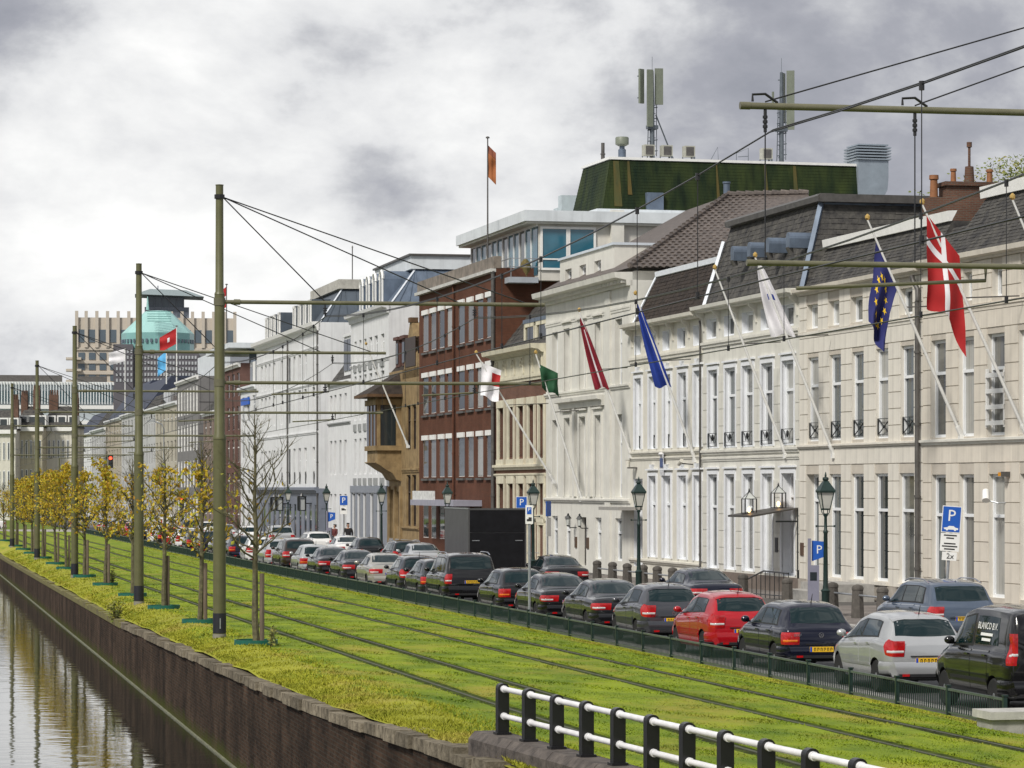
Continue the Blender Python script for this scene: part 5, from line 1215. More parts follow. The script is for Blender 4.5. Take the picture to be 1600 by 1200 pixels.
# crest (small plain shield with mount)
cr = thing('wall_shield', 'small painted metal shield mounted high on the cream house', 'shield', tuple(b.root.matrix_basis @ Vector((b.u(1038), -.12, b.z(1038, 725)))), b.ang)
part('shield', G().extr([(0, -.5), (.02, -.5), (.02, .45), (0, .45)], -.28, .28), M('shield paint', (.55, .56, .58), .4, .4, 6), cr); part('field', G().box(-.2, .2, -.03, -.005, -.15, .25), M('shield blue', (.05, .08, .2), .4, .3, 8), cr); part('crown_mark', G().lathe([(.05, .3), (.16, .42), (.1, .5)], 8), M('shield white', (.6, .6, .6), .5, .1), cr)
b.box('door_canopy', b.u(972), b.u(1004), -1.1, 0, b.z(990, 797), b.z(990, 792), M('grey canopy', (.3, .29, .27), .6, .1))
# ================= B4 ivory building
b = B('town_house', 'ivory stucco house with attic block and three small square windows', 853, 985, depth=9); b4 = b
cx = [(862.4, 871.4), (882, 891.4), (905.4, 915.6), (930, 939.6), (961, 972)]
b.row(cx, 915, 509, 609, 'sash', .36, WOOD, glass=1); b.row(cx, 915, 652, 776, 'sash', .36, WOOD, glass=1)
b.row([cx[0], cx[1], cx[3], cx[4]], 915, 808, 872, 'sash', .24, WOOD); b.row([(904, 916)], 910, 808, 884, 'door', .4, GUT, name='door')
ze = b.z(915, 455); b.wall(b.zb - .5, ze, CREAM4)
for z0, z1, o in ((614, 608, .12), (785, 779, .14), (505 - 6, 494 - 2, .06)): b.band('string_course', b.z(915, z0), b.z(915, z1), o, CREAM4)
for zt, zb_, cc in ((b.z(915, 509), b.z(915, 609), cx), (b.z(915, 652), b.z(915, 776), cx)):
    for a, c in cc[1:4]:
        ua, uc = b.u(a), b.u(c); g = G().box(ua - .18, ua, -.05, .03, zb_, zt + .05).box(uc, uc + .18, -.05, .03, zb_, zt + .05).box(ua - .18, uc + .18, -.05, .03, zt + .05, zt + .2).box(ua - .28, uc + .28, -.14, .03, zt + .34, zt + .42); b.p('window_surround', g, CREAM4)
    for a, c in cc: guard_x(b, b.u(a) + .5, b.u(c) - .02, zb_ + .05, .55, 'o', .2)
# pediment with pilasters over the middle three
ua, uc = b.u(877), b.u(945); zt = b.z(915, 636)
b.p('entablature', G().extr([(.02, zt), (-.14, zt), (-.16, zt + .25), (-.38, zt + .3), (-.4, zt + .48), (.02, zt + .5)][::-1], ua, uc), CREAM4)
for px in (897, 922): b.box('pilaster', b.u(px), b.u(px + 4), -.12, .02, b.z(915, 776), zt, CREAM4)
b.box('pier', b.u(947), b.u(955), -.08, .02, b.zb, ze - .3, CREAM4)
b.p('cornice', G().extr([(.1, ze - .25), (-.15, ze - .25), (-.2, ze), (-.7, ze + .1), (-.75, ze + .34), (.1, ze + .36)][::-1], -.0, b.U), CREAM4)
k = .2
while k < b.U: b.box('dentil', k, k + .12, -.42, -.16, ze - .12, ze + .04, CREAM4); k += .3
bA = B('attic_storey', 'plain ivory attic block set on the ivory house', 875, 960, X0=33.2, X1=33.5, depth=4.2)
zt = bA.z(915, 396); zl = ze + .3
for a, c in ((883, 893), (905, 915.5), (928.5, 939)): bA.win(bA.u(a), bA.u(c), bA.z(910, 440), bA.z(910, 414), 'plain', .3, WOOD)
bA.zb = zl; bA.wall(zl, zt, CREAM4); bA.p('coping', G().box(-.08, bA.U + .08, -.1, 4.3, zt, zt + .12), M('blue white coping', (.55, .6, .66), .5, .08), None)
for i, (px, lb) in enumerate(((890, 'left wall lantern by the ivory house door'), (908, 'right wall lantern by the ivory house door'))):
    D = b.hit(915)[1]; wl_ = thing('wall_lantern', lb, 'lantern', tuple(b.root.matrix_basis @ Vector((b.u(901 if i == 0 else 919), -.42, b.z(905, 820)))), b.ang, 'wall lanterns')
    g = G().lathe([(.08, -.02), (.13, .30)], 6); part('glass', g, LGL, wl_); g = G().lathe([(.18, .3), (.09, .42), (.05, .46), (.05, .52), (.0, .56)], 6).lathe([(.06, -.08), (.09, -.02)], 6); part('cap', g, BLACK, wl_); part('bracket', G().tube([(0, 0, -.05), (0, .1, -.14), (0, .42, -.14)], .025, 6), BLACK, wl_)
for px in (900.5, 919): b.box('name_plaque', b.u(px) - .18, b.u(px) + .18, -.05, 0, b.z(905, 856), b.z(905, 839), M('plaque bronze', (.10, .06, .035), .4, .15, metal=.3))
# ================= B5 narrow ornate house
BR5 = brickmat('brown red brick', (.13, .06, .045), (.17, .08, .055), (.14, .10, .08), dirt=.15)
b = B('town_house', 'narrow ornate house with cream window frames and carved frieze', 775, 853, depth=9)
c5 = [(780.5, 789), (796, 804), (811.5, 820), (827.5, 836), (844, 851.5)]
b.row(c5, 812, 636, 714, 'sashx', .35, M('dark window wood', (.05, .05, .045), .4, .1)); b.row(c5, 812, 757, 800, 'sash', .35, MATS['dark window wood']); b.row(c5[:4], 812, 820, 868, 'sash', .35, MATS['dark window wood'])
ze = b.z(812, 588); b.wall(b.zb - .5, ze, BR5)
CR5 = M('cream stone dressings', (.60, .565, .44), .7, .12, 2, streak=.2)
for t, bt in ((636, 714), (757, 800), (820, 868)):
    zt, zb_ = b.z(812, t), b.z(812, bt)
    for a, c in c5:
        ua, uc = b.u(a), min(b.u(c), b.U - .25); g = G().box(ua - .3, ua, -.10, .03, zb_ - .1, zt + .05).box(uc, uc + .22, -.10, .03, zb_ - .1, zt + .05).box(ua - .3, uc + .22, -.12, .03, zt + .05, zt + .45).box(ua - .3, uc + .22, -.14, .03, zb_ - .5, zb_ - .1); b.p('window_surround', g, CR5)
b.band('string_course', b.z(812, 734), b.z(812, 726), .22, CR5); b.band('string_course', b.z(812, 745), b.z(812, 740), .14, CR5); b.band('string_course', b.z(812, 812), b.z(812, 806), .14, CR5)
zf = b.z(812, 557); b.box('frieze', 0, b.U, -.1, 0, ze, zf, CR5); b.p('cornice', G().extr([(.1, zf), (-.2, zf), (-.4, zf + .15), (-.75, zf + .2), (-.8, zf + .42), (.1, zf + .44)][::-1], -.1, b.U - .05), CR5)
for k in range(6):
    u = .5 + k * (b.U - 1.2) / 5; g = G(); 
    g.tube([(u - .3, -.14, ze + .5), (u - .2, -.14, zf - .3), (u, -.15, zf - .18), (u + .2, -.14, zf - .35), (u + .1, -.14, ze + .5), (u - .05, -.14, ze + .6)], .06, 6); g.tube([(u + .35, -.12, ze + .1), (u + .35, -.12, zf - .1)], .06, 6); b.p('carved_scroll', g, CR5, smooth=True)
b.band('string_course', ze - .3, ze, .14, CR5)
b.mansard(zf + .4, b.z(812, 470), 2.0, SLATE, slates=8)
for a, c in ((806, 822), (824, 848)):
    u0, u1 = b.u(a) , b.u(c); zz = b.z(812, 549); z1 = b.z(812, 505)
    g = G().box(u0, u1, .55, 2.2, zz, z1).box(u0 - .12, u1 + .12, .4, 2.3, z1, z1 + .2); dm = b.p('dormer', g, LEAD)
    g = G().box(u0 + .1, u1 - .1, .5, .56, zz + .15, z1 - .12); b.p('dormer_window', g, GLASS[0], dm); b.p('dormer_frame', G().box(u0, u0 + .18, .42, .6, zz, z1).box(u1 - .18, u1, .42, .6, zz, z1).box(u0, u1, .42, .6, z1 - .2, z1), CR5, dm)
# ================= B6 brown brick building with penthouse
BR6 = brickmat('dark red brown brick', (.10, .037, .022), (.125, .046, .027), (.085, .05, .035), dirt=.2, bump=.2)
b = B('office_building', 'dark red-brown brick building with white framed narrow windows', 655, 775, depth=14); b6 = b
c6 = [(661, 669.5), (673.5, 681.5), (686.5, 694.5), (699, 707.5), (716.5, 726), (731.5, 740), (746, 755), (760.5, 770)]
for t, bt in ((478, 538), (581, 641), (684, 745)): 
    for o, a, c, z0, z1 in b.row(c6, 715, t, bt, 'thinp', .06, WHITE): b.box('lintel', a - .05, c + .05, -.1, .05, z1, z1 + .28, WHITE); b.box('sill', a - .1, c + .1, -.12, .05, z0 - .2, z0 - .08, GUT)
b.row(c6[:3], 715, 786, 844, 'thinp', .06, WHITE); b.row([(699, 707.5), (716, 730), (735, 750)], 715, 792, 862, 'plain', .3, GUT)
for a, c in c6[:2]: b.box('lintel', b.u(a), b.u(c), -.1, .05, b.z(715, 786), b.z(715, 782), WHITE)
zt = b.z(715, 438); zpt = b.z(715, 424); b.wall(b.zb - .5, zpt - .5, BR6)
b.box('parapet', 0, b.U + .02, -.12, .3, zpt - .52, zpt + .12, M('stained parapet metal', (.20, .17, .14), .6, .4, 2, streak=.3))
b.box('parapet_strip', 0, b.U, -.3, 0, zpt - .72, zpt - .54, M('pale gutter strip', (.5, .5, .47), .5, .2))
drainpipe(b, b.u(711.5), b.zb, zpt - .7, .07, -.12, BR6); drainpipe(b, b.U - .12, b.zb, zpt - .7, .11, -.14)
b.box('entrance_canopy', b.u(683), b.u(753), -1.6, 0, b.z(715, 790), b.z(715, 781), M('lilac grey canopy', (.30, .30, .36), .5, .1))
b.box('name_board', b.u(685), b.u(719), -1.55, -1.45, b.z(702, 781), b.z(702, 767), M('pale name board', (.62, .63, .62), .5, .25, 6))
# penthouse
bp_ = B('penthouse', 'white penthouse floor with blue glazing above the brown brick building', 727, 832, X0=32.9, X1=33.4, depth=9); p = bp_
zt = p.z(832, 329); zf = p.z(832, 346); zfl = p.z(832, 420)
SKYGL = M('blue tinted glass', (.03, .13, .19), .05, .15, 1, spec=.8)
p.zb = zfl; p.p('core', G().box(.3, p.U - .12, .35, 8.5, zfl - .6, zf), M('cream penthouse wall', (.6, .58, .53), .7, .1, 1.5, streak=.1))
p.p('fascia', G().box(-.3, p.U + .35, -.5, 9, zf, zt), M('white fascia', (.62, .66, .69), .5, .08, 1, streak=.15)); p.p('fascia_under', G().box(-.2, p.U + .2, -.35, 8.9, zf - .12, zf - .001), CREAM4)
n = 12; w_ = (p.U - .5) / n
for k in range(n):
    u0 = .35 + k * w_; fr = p.p('window_frame', G().box(u0, u0 + .09, .24, .34, zfl - .3, zf - .12).box(u0 + .09, u0 + w_, .25, .34, zf - .24, zf - .12), WHITE); p.p('pane', G().quad((u0 + .09, .31, zfl - .3), (u0 + w_, .31, zfl - .3), (u0 + w_, .31, zf - .24), (u0 + .09, .31, zf - .24)), SKYGL if k % 3 else GLASS[2], fr)
for k in range(2):
    v0 = .45 + k * 1.52; U = p.U - .1; z0, z1 = zfl - .05, zf - .25
    fr = p.p('window_frame', G().box(U, U + .08, v0, v0 + .12, z0, z1).box(U, U + .08, v0 + 1.42, v0 + 1.54, z0, z1).box(U, U + .08, v0 + .12, v0 + 1.42, z0, z0 + .12).box(U, U + .08, v0 + .12, v0 + 1.42, z1 - .12, z1).box(U, U + .07, v0 + .12, v0 + 1.42, z0 + .55, z0 + .63), WHITE)
    p.p('pane', G().quad((U + .03, v0 + .1, z0 + .1), (U + .03, v0 + 1.44, z0 + .1), (U + .03, v0 + 1.44, z1 - .1), (U + .03, v0 + .1, z1 - .1)), SKYGL, fr)
p.box('pier', p.U - .15, p.U + .25, 4.3, 5.0, zfl - .4, zt + .1, CREAM4); p.box('floor_slab', -.2, p.U + .1, -1.3, .3, zfl - .75, zfl - .45, M('zinc slab', (.35, .38, .42), .5, .1)); 
g = G()
for uu in [p.U * k / 6 for k in range(2, 7)]: g.box(uu - .02, uu + .02, -1.2, -1.16, zfl - .45, zfl + .55)
for zz in (.1, .55): g.box(p.U / 3, p.U, -1.2, -1.16, zfl + zz - .02, zfl + zz + .02).box(p.U - .02, p.U + .02, -1.2, .4, zfl + zz - .02, zfl + zz + .02)
p.p('terrace_railing', g, STEEL)
p.p('terrace_plant', G().lathe([(.2, zfl - .45), (.24, zfl - .2), (.32, zfl + .1), (.25, zfl + .4), (.1, zfl + .6)], 9, (p.U - 1.2, -.1, 0)), M('dry terrace plant', (.13, .10, .03), .8, .4, 12, bump=1, bscale=30))
# ================= rear white base + green clad plant room
bg_ = B('rear_building', 'white rear block carrying the green stained plant room and aerials', 862, 936, X0=36.9, X1=37.5, depth=16); p = bg_
z0 = p.z(930, 345); z1 = p.z(930, 328); p.p('wall', G().box(0, p.U, 0, 16, -.5, z0), MATS['cream penthouse wall']); p.p('fascia', G().box(-.15, p.U + .15, -.15, 16, z0, z1), MATS['white fascia'])
GRC = M('green stained cladding', (.007, .026, .011), .65, .5, .9, spec=.2, col2=(.035, .05, .012), streak=.5, bump=.3, bscale=6, squash=(1.2, 1.2, .25))
t = GRC.node_tree; 
zt = p.z(938, 246); ul = p.u(886); g = G()
sl_ = 1.0; ur = p.U - .1; vb = 15.3
a, bb, c, d = (ul, .25, z1), (ur, .25, z1), (ur - .45, .8, zt), (ul + .5, .8, zt)
e, f, h, i = (ul, vb, z1), (ur, vb, z1), (ur - .45, vb - .02, zt), (ul + .5, vb - .02, zt)
rm_ = p.p('plant_room', G().quad(a, bb, c, d).quad(bb, f, h, c).quad(e, a, d, i).quad(f, e, i, h).quad(d, c, h, i), GRC, fix=False)
p.p('roof_edge', G().box(ul + .4, ur - .36, .7, vb + .05, zt, zt + .14), WHITE, rm_)
gg = G(); rows = 16
for j in range(rows):   # lapped cladding strips on the two visible faces
    f0, f1 = j / rows, (j + 1) / rows
    P = lambda q, r, fr: tuple(Vector(q).lerp(Vector(r), fr))
    for (q0, q1, q2, q3), nn in (((a, bb, c, d), (0, -.014, .0)), ((bb, f, h, c), (.014, 0, 0))):
        p0, p1, p2, p3 = Vector(P(q0, q3, f0)), Vector(P(q1, q2, f0)), Vector(P(q1, q2, f1)), Vector(P(q0, q3, f1)); n_ = Vector(nn); gg.add([p0 + n_, p1 + n_, p2 + n_ * .2, p3 + n_ * .2, p0, p1], [(0, 1, 2, 3), (4, 5, 1, 0)])
p.p('cladding_boards', gg, GRC, rm_, fix=False, kind='stuff')
ORS = M('orange lichen streak', (.16, .10, .012), .8, .4, 2, streak=.5, squash=(1, 1, .3), col2=(.05, .06, .015))
for v0, v1, s0 in ((.9, 1.35, .06), (1.7, 1.95, .3), (6.8, 7.0, .2), (9.6, 9.85, .15), (11.3, 11.6, .1)):
    fz = lambda fr, vv: (ur + .045 - .45 * fr, vv, z1 + (zt - z1) * fr)
    p.p('lichen_patch', G().quad(fz(s0, v0), fz(s0, v1), fz(.97, v1 - .08), fz(.97, v0 + .05)), ORS, rm_, fix=False)
for v0, w2, h2 in ((2.7, .95, .95), (11.8, .55, .4)): p.p('flue_hood', G().box(ur - .2, ur + .2, v0, v0 + w2, z1, z1 + h2), LEAD)
p.box('roof_box', -.4, .3, .5, 2.0, z1, z1 + 1.6, M('pale blue cabinet', (.42, .48, .5), .5, .1)); p.box('roof_box', -1.4, -.5, .5, 1.6, z1, z1 + .95, MATS['pale blue cabinet'])
def wpos(b, u, v, z): return tuple(b.root.matrix_basis @ Vector((u, v, z)))
zr = zt + .14; um = ur - 2.2
def vof(px, u):  # depth along v so that a thing at u shows at px
    lo, hi = 0, 16
    for _ in range(40):
        m = (lo + hi) / 2; q = p.root.matrix_basis @ Vector((u, m, 0)); D = depth(q.x, q.y); xx = VX + F * q.x / (CT * D)
        if xx < px: lo = m
        else: hi = m
    return lo
AG = M('antenna green grey', (.16, .18, .14), .5, .1, 3); MG = M('mast grey', (.12, .14, .16), .45, .2, 4, metal=.4)
def mast(px, label, panels, H, zpan):
    q = wpos(p, um, vof(px, um), zr); m = thing('antenna_mast', label, 'antenna mast', q, p.ang + pi / 2)
    g = G().tube([(0, 0, 0), (0, 0, H * .6), (0, 0, H)], [.15, .13, .09], 8)
    for k in range(5): g.tube([(-.3, -.1, .5 + k * .6), (.32, .05, .62 + k * .6)], .03, 5)
    g.tube([(-.28, 0, .2), (-.2, 0, H * .6)], .03, 5).box(-.3, .3, -.2, .2, H * .36, H * .40)
    for k in range(7): g.box(-.2, .2, -.02, .02, .4 + k * .45, .43 + k * .45)
    g.tube([(.25, 0, .3), (.25, 0, H * .75)], .025, 5).box(-.35, .35, -.3, .3, 0, .12); part('mast_tube', g, MG, m)
    for (x, y, z0, z1, r_, w2) in panels:
        g = G().extr([(-.06, z0), (.08, z0), (.08, z1), (-.06, z1)], -w2 / 2, w2 / 2); o = part('antenna_panel', g, AG, m, loc=(x, y, 0), rz=r_); part('panel_bracket', G().box(-.02, .02, .0, .3, z0 + .3, z0 + .36).box(-.02, .02, 0, .3, z1 - .4, z1 - .34), MG, o)
    g = G().tube([(0, 0, H), (0, 0, H + .8)], .012, 4); part('lightning_rod', g, MG, m)
    return m
mast(1019, 'left aerial mast with three tall antenna panels on the green roof', [(-.62, 0, 3.2, 5.1, .5, .32), (-.2, -.25, 1.9, 5.05, .1, .34), (.36, -.1, 3.15, 5.15, -.2, .46)], 5.0, 3)
mast(1221, 'right aerial mast with one antenna panel on the green roof', [(.50, -.1, 2.0, 5.3, -.4, .44), (.2, .3, 2.4, 5.2, .8, .4), (-.5, 0, 3.4, 4.1, 0, .09)], 5.2, 3)
part('strut', G().tube([(.1, 0, 2.6), (1.3, .3, 0)], .04, 6), MG, None, loc=wpos(p, um, vof(1022, um), zr), rz=p.ang + pi / 2, label='diagonal strut bracing the left aerial mast', category='strut')
for px, lb in ((1013, 'pale equipment cabinet at the left foot of the left aerial'), (1041, 'pale equipment cabinet right of the left aerial'), (1076, 'boxy condenser unit between the two aerials'), (1197, 'equipment cabinet left of the right aerial')):
    q = wpos(p, um + .5, vof(px, um + .5), zr); c_ = thing('equipment_cabinet', lb, 'cabinet', q, p.ang, 'rooftop cabinets'); part('casing', G().box(-.25, .25, -.3, .3, .25, .85), M('cabinet cream grey', (.36, .36, .31), .5, .12, 4), c_); part('feet', G().box(-.25, -.2, -.3, -.25, 0, .25).box(.2, .25, .2, .3, 0, .25).box(-.25, -.2, .2, .3, 0, .25), MG, c_); part('grille', G().box(.25, .27, -.22, .22, .3, .78), GUT, c_)
q = wpos(p, um, vof(942, um), zr); part('flue_pipe', G().lathe([(.11, 0), (.11, .3), (.14, .3), (.14, .36), (.1, .38), (.1, .95)], 10), GUT, None, True, loc=q, label='black flue pipe at the left corner of the green roof', category='flue')
q = wpos(p, um, vof(972, um), zr); c_ = thing('roof_vent', 'capped round ventilator beside the black flue', 'ventilator', q); part('neck', G().lathe([(.22, 0), (.22, .6), (.15, .65), (.15, .85)], 12), LEAD, c_, True); part('cap', G().lathe([(.2, .8), (.38, .9), (.38, 1.25), (.34, 1.3)], 12), AG, c_, True)
q = wpos(p, um, vof(1108, um), zr); part('roof_ladder_frame', G().tube([(0, 0, 0), (0, .5, .9), (0, .55, 0)], .02, 5).tube([(0, 1.6, 0), (0, 1.6, .6), (0, 2.3, .9), (0, 2.3, 0)], .02, 5).tube([(0, 1.7, .4), (0, 2.3, .45)], .02, 5), MG, None, loc=q, rz=p.ang, label='thin tube guard frame on the green roof edge', category='guard rail')
# louvred duct at the right end
q = wpos(p, ur - 1.0, vof(1366, ur - 1.0), z1); c_ = thing('ventilation_duct', 'large grey louvred ventilation duct at the green roof right end', 'duct', q, p.ang)
DUC = M('duct zinc', (.30, .35, .40), .45, .12, 1.5, metal=.3)
g = G(); pr = [(-.95 + .0, 3.1), (-.95, .9), (-.9, .9), (.9, 3.1)]
pr = [(-.9, zt - z1 - .1 - 3.0 + 1.0), (-.2, .5), (.5, .9), (.85, 1.6), (.9, 2.2), (.9, 3.2), (-.9, 3.2)]
g.extr([(v, z) for v, z in [(-.9, .45), (-.2, .5), (.5, .8), (.85, 1.5), (.9, 2.1), (.9, 3.1), (-.9, 3.1)]], -.9, .9); part('elbow', g, DUC, c_)
for k in range(5): part('louvre', G().extr([(-1.0, 3.12 + k * .16), (1.0, 3.12 + k * .16), (1.05, 3.2 + k * .16), (-1.05, 3.2 + k * .16)], -1.0, 1.0), DUC, c_)
part('louvre_cap', G().box(-.9, .9, -.9, .9, 3.92, 4.0), DUC, c_)
# ================= B7 ochre stone building with oriel
OCH = M('ochre sandstone', (.23, .155, .07), .8, .25, 1.6, streak=.4, bump=.15, bscale=12, col2=(.33, .235, .115)); OCD = M('dark ochre wood', (.10, .055, .025), .7, .3, 3)
b = B('stone_house', 'ochre sandstone house with projecting oriel bay and pointed gable', 608, 655, depth=9); b7 = b
DW = M('dark brown window wood', (.035, .02, .014), .5, .2)
c7 = [(635, 641.5), (643.5, 650)]
for t, bt in ((527, 566), (633, 702), (742, 822)): b.row(c7, 643, t, bt, 'sash', .22, DW, glass=0)
b.row([(619.5, 625)], 622, 768, 822, 'sash', .22, DW, glass=0); b.row([(610, 616)], 613, 765, 850, 'door', .3, DW, name='door', glass=0)
zE = b.z(643, 585); ur = b.u(629)
b.wall(b.zb - .5, b.z(643, 575), OCH)
zg0, zg1 = b.z(643, 575), b.z(645, 503)
g = G(); m_ = (ur + b.U) / 2
g.add([(ur, 0, zg0), (b.U, 0, zg0), (b.U, 0, zg1 - 3.4), (m_ + .3, 0, zg1), (m_ - .3, 0, zg1), (ur, 0, zg1 - 3.4), (ur, 4, zg0), (b.U, 4, zg0), (b.U, 4, zg1 - 3.4), (m_ + .3, 4, zg1), (m_ - .3, 4, zg1), (ur, 4, zg1 - 3.4)], [(0, 1, 2, 3, 4, 5), (1, 7, 8, 2), (2, 8, 9, 3), (3, 9, 10, 4), (4, 10, 11, 5), (5, 11, 6, 0)]); b.p('gable', g, OCH)
b.box('gable_window', ur + 1.1, b.U - 1.1, -.04, .02, zg0 + .1, zg0 + 1.9, DW); b.box('gable_finial', m_ - .35, m_ + .35, -.1, .4, zg1, zg1 + .3, OCD)
b.mansard(zg0, zg0 + 2.6, 2.2, SLATEB, u1=ur, slates=7)
for px in (611, 621):
    u = b.u(px); zz = zg0 + .3; dm = b.p('dormer', G().box(u, u + 1.3, .3, 2.4, zz, zz + 1.7).box(u - .15, u + 1.45, .15, 2.4, zz + 1.7, zz + 1.9), M('dormer red brown', (.10, .045, .035), .7, .2, 3)); b.p('dormer_window', G().box(u + .25, u + 1.05, .24, .31, zz + .2, zz + 1.5), GLASS[0], dm)
# oriel
u0, u1 = b.u(609), b.u(628); zo1, zo0 = b.z(618, 622), b.z(618, 722); zw1, zw0 = b.z(618, 634), b.z(618, 697); O = 1.75
orl = b.p('oriel_bay', G().box(u0 + .25, u1 - .25, -O + .25, 0, zo0, zo1), OCH)
b.p('oriel_eave', G().box(u0 - .35, u1 + .35, -O - .5, .02, zo1, zo1 + .18), OCD, orl); b.p('oriel_roof', G().add([(u0 - .3, -O - .45, zo1 + .18), (u1 + .3, -O - .45, zo1 + .18), (u1 + .3, 0, zo1 + .18), (u0 - .3, 0, zo1 + .18), (u0 + .8, 0, zo1 + 1.5), (u1 - .8, 0, zo1 + 1.5)], [(0, 1, 5, 4), (1, 2, 5), (3, 0, 4)]), SLATEB, orl)
b.p('oriel_sill', G().box(u0 + .1, u1 - .1, -O + .1, .02, zw0 - .3, zw0), OCH, orl); b.p('oriel_head', G().box(u0 + .12, u1 - .12, -O + .12, .02, zw1, zw1 + .35), OCH, orl)
n = 3; 
for k in range(n):
    a = u0 + .4 + k * (u1 - u0 - .8) / n; c = a + (u1 - u0 - .8) / n - .18; b.p('oriel_window', G().box(a, c, -O + .2, -O + .27, zw0, zw1), GLASS[0], orl); b.p('oriel_mullion', G().box(c, c + .18, -O + .16, -O + .3, zw0, zw1), OCD, orl)
b.p('oriel_window', G().box(u1 - .30, u1 - .23, -O + .45, -.35, zw0, zw1), GLASS[0], orl); b.p('oriel_mullion', G().box(u1 - .3, u1 - .2, -O + .22, -O + .42, zw0, zw1), OCH, orl)
zc0 = b.z(618, 752)
pr = [(0, zc0), (-.3, zc0 + .1), (-.55, zc0 + .5), (-1.0, zc0 + .75), (-1.35, zc0 + 1.0), (-O + .1, zo0 - .05), (-O + .1, zo0), (0, zo0)]
b.p('oriel_corbel', G().extr(pr[::-1], u0 + .2, u1 - .2), OCH, orl)
b.band('string_course', b.z(643, 738), b.z(643, 732), .12, OCH, ur); b.band('string_course', b.z(643, 828), b.z(643, 824), .12, OCH, ur)
b.box('plinth', 0, b.U, -.1, 0, b.zb - .5, b.zb + .9, M('grey plinth granite', (.24, .23, .22), .8, .2, 4))
for a in (0.05, b.u(617.5), b.u(626.5)): b.box('pier', a, a + .45, -.14, .0, b.zb, b.z(618, 760), OCH)
# ================= B8 white building with blue grey mansard
b = B('apartment_building', 'white building with tall blue-grey mansard and arched dormers', 548, 608, depth=12); b8 = b
c8 = [(553.5, 557), (561, 564.5), (568.5, 572.5), (577, 581.5), (585, 590), (595, 600.5)]
for t, bt in ((528, 560), (584, 655), (684, 741)): 
    for o, a, c, z0, z1 in b.row(c8, 575, t, bt, 'thin', .2, WOOD): b.box('sill_guard', a - .05, c + .05, -.08, .02, z0 - .75, z0 - .25, M('grey sill panel', (.28, .29, .29), .6, .15))
b.row([(551, 556), (559, 564), (568, 573), (579, 584.5), (590, 596)], 575, 772, 842, 'thinp', .12, MATS['blue grey shopfront'] if 'blue grey shopfront' in MATS else M('blue grey shopfront', (.22, .24, .28), .5, .1), glass=0)
ze = b.z(575, 492); b.wall(b.zb - .5, ze + .26, WHITEW)
b.p('shopfront', G().box(b.u(549), b.u(606), -.1, -.0, b.z(575, 770), b.z(575, 759)), M('blue grey shopfront', (.22, .24, .28), .5, .1))
b.p('cornice', G().extr([(.1, ze - .3), (-.12, ze - .3), (-.18, ze), (-.45, ze + .08), (-.5, ze + .28), (.1, ze + .3)][::-1], 0, b.U), WHITEW)
b.band('string_course', b.z(575, 570), b.z(575, 566), .08, WHITEW)
for p0_, p1_ in ((549, 550.6), (556.4, 558.6), (564.4, 567.6), (573.4, 578.6), (585, 589.6), (596.5, 606)): b.box('pilaster', b.u(p0_), b.u(p1_), -.06, 0, b.zb, b.z(575, 770), MATS['blue grey shopfront'])
zt = b.z(600, 420); b.mansard(ze + .25, zt, 1.9, LEAD, sr=1.7, vback=10); b.p('roof_fascia', G().box(-.1, b.U - 1.5, 1.7, 10, zt, zt + .85), MATS['white fascia']); b.p('roof_fascia', G().box(-.2, b.U - 1.35, 1.55, 10.1, zt + .85, zt + .97), GUT)
b.p('hip_trim', G().tube([(b.U, .12, ze + .3), (b.U - 1.7, 2.0, zt)], .07, 4), WHITEBLUE)
for k in range(14):  # standing seams on the near hip
    v = .6 + k * .7; f = 1; b.p('seam', G().tube([(b.U + .01, v, ze + .3), (b.U - 1.68, v if v > 2 else 2.0, zt)], .025, 4), LEAD)
for px in (561, 571, 581, 591.5):
    u = b.u(px); w2 = .62; z0, z1 = b.z(575, 481), b.z(575, 444); arch = [(u + w2 + w2 * cos(a), z1 + .55 * sin(a)) for a in [pi * k / 8 for k in range(9)]]
    pts = [(u, z0), (u + 2 * w2, z0)] + arch; n = len(pts); g = G(); g.v = [(x, .1, z) for x, z in pts] + [(x, 2.2, z) for x, z in pts]; g.f = [tuple(range(n))] + [(k, (k + 1) % n, (k + 1) % n + n, k + n) for k in range(n)]; g.m = [0] * len(g.f)
    dm = b.p('dormer', g, LEAD); b.p('dormer_frame', G().box(u, u + .2, .02, .12, z0, z1).box(u + 2 * w2 - .2, u + 2 * w2, .02, .12, z0, z1).tube([(x, .08, z) for x, z in arch], .1, 4), WHITE, dm); b.p('dormer_window', G().box(u + .2, u + 2 * w2 - .2, .06, .11, z0 + .1, z1), GLASS[2], dm)
# side arched window in hip
b.p('side_dormer', G().tube([(b.U - .2, 7.5, ze + 1.6), (b.U - .2, 7.5, ze + 2.6), (b.U - .2, 8.2, ze + 3.1), (b.U - .2, 9.2, ze + 3.2)], .2, 6), WHITE)
b = B('apartment_building', 'lower white wing with small slate roof between the two white blocks', 513, 548, depth=10)
c8l = [(515.5, 519), (522, 525.5), (530, 533.5), (538, 541.5)]
for t, bt in ((616, 656), (688, 742), (772, 835)): b.row(c8l, 530, t, bt, 'thin', .2, WOOD)
ze = b.z(530, 596); b.wall(b.zb - .5, ze, WHITEW); b.band('string_course', b.z(530, 664), b.z(530, 660), .12, MATS['grey sill panel']); b.band('cornice', ze - .25, ze, .25, WHITEW)
b.mansard(ze, ze + 1.6, 1.2, SLATE, slates=5); u0, u1 = b.u(529), b.u(548) - .1; g = G().box(u0, u1, .4, 2.4, ze + .4, ze + 3.1).box(u0 - .1, u1 + .0, .3, 2.5, ze + 3.1, ze + 3.3); dm = b.p('dormer', g, WHITEW)
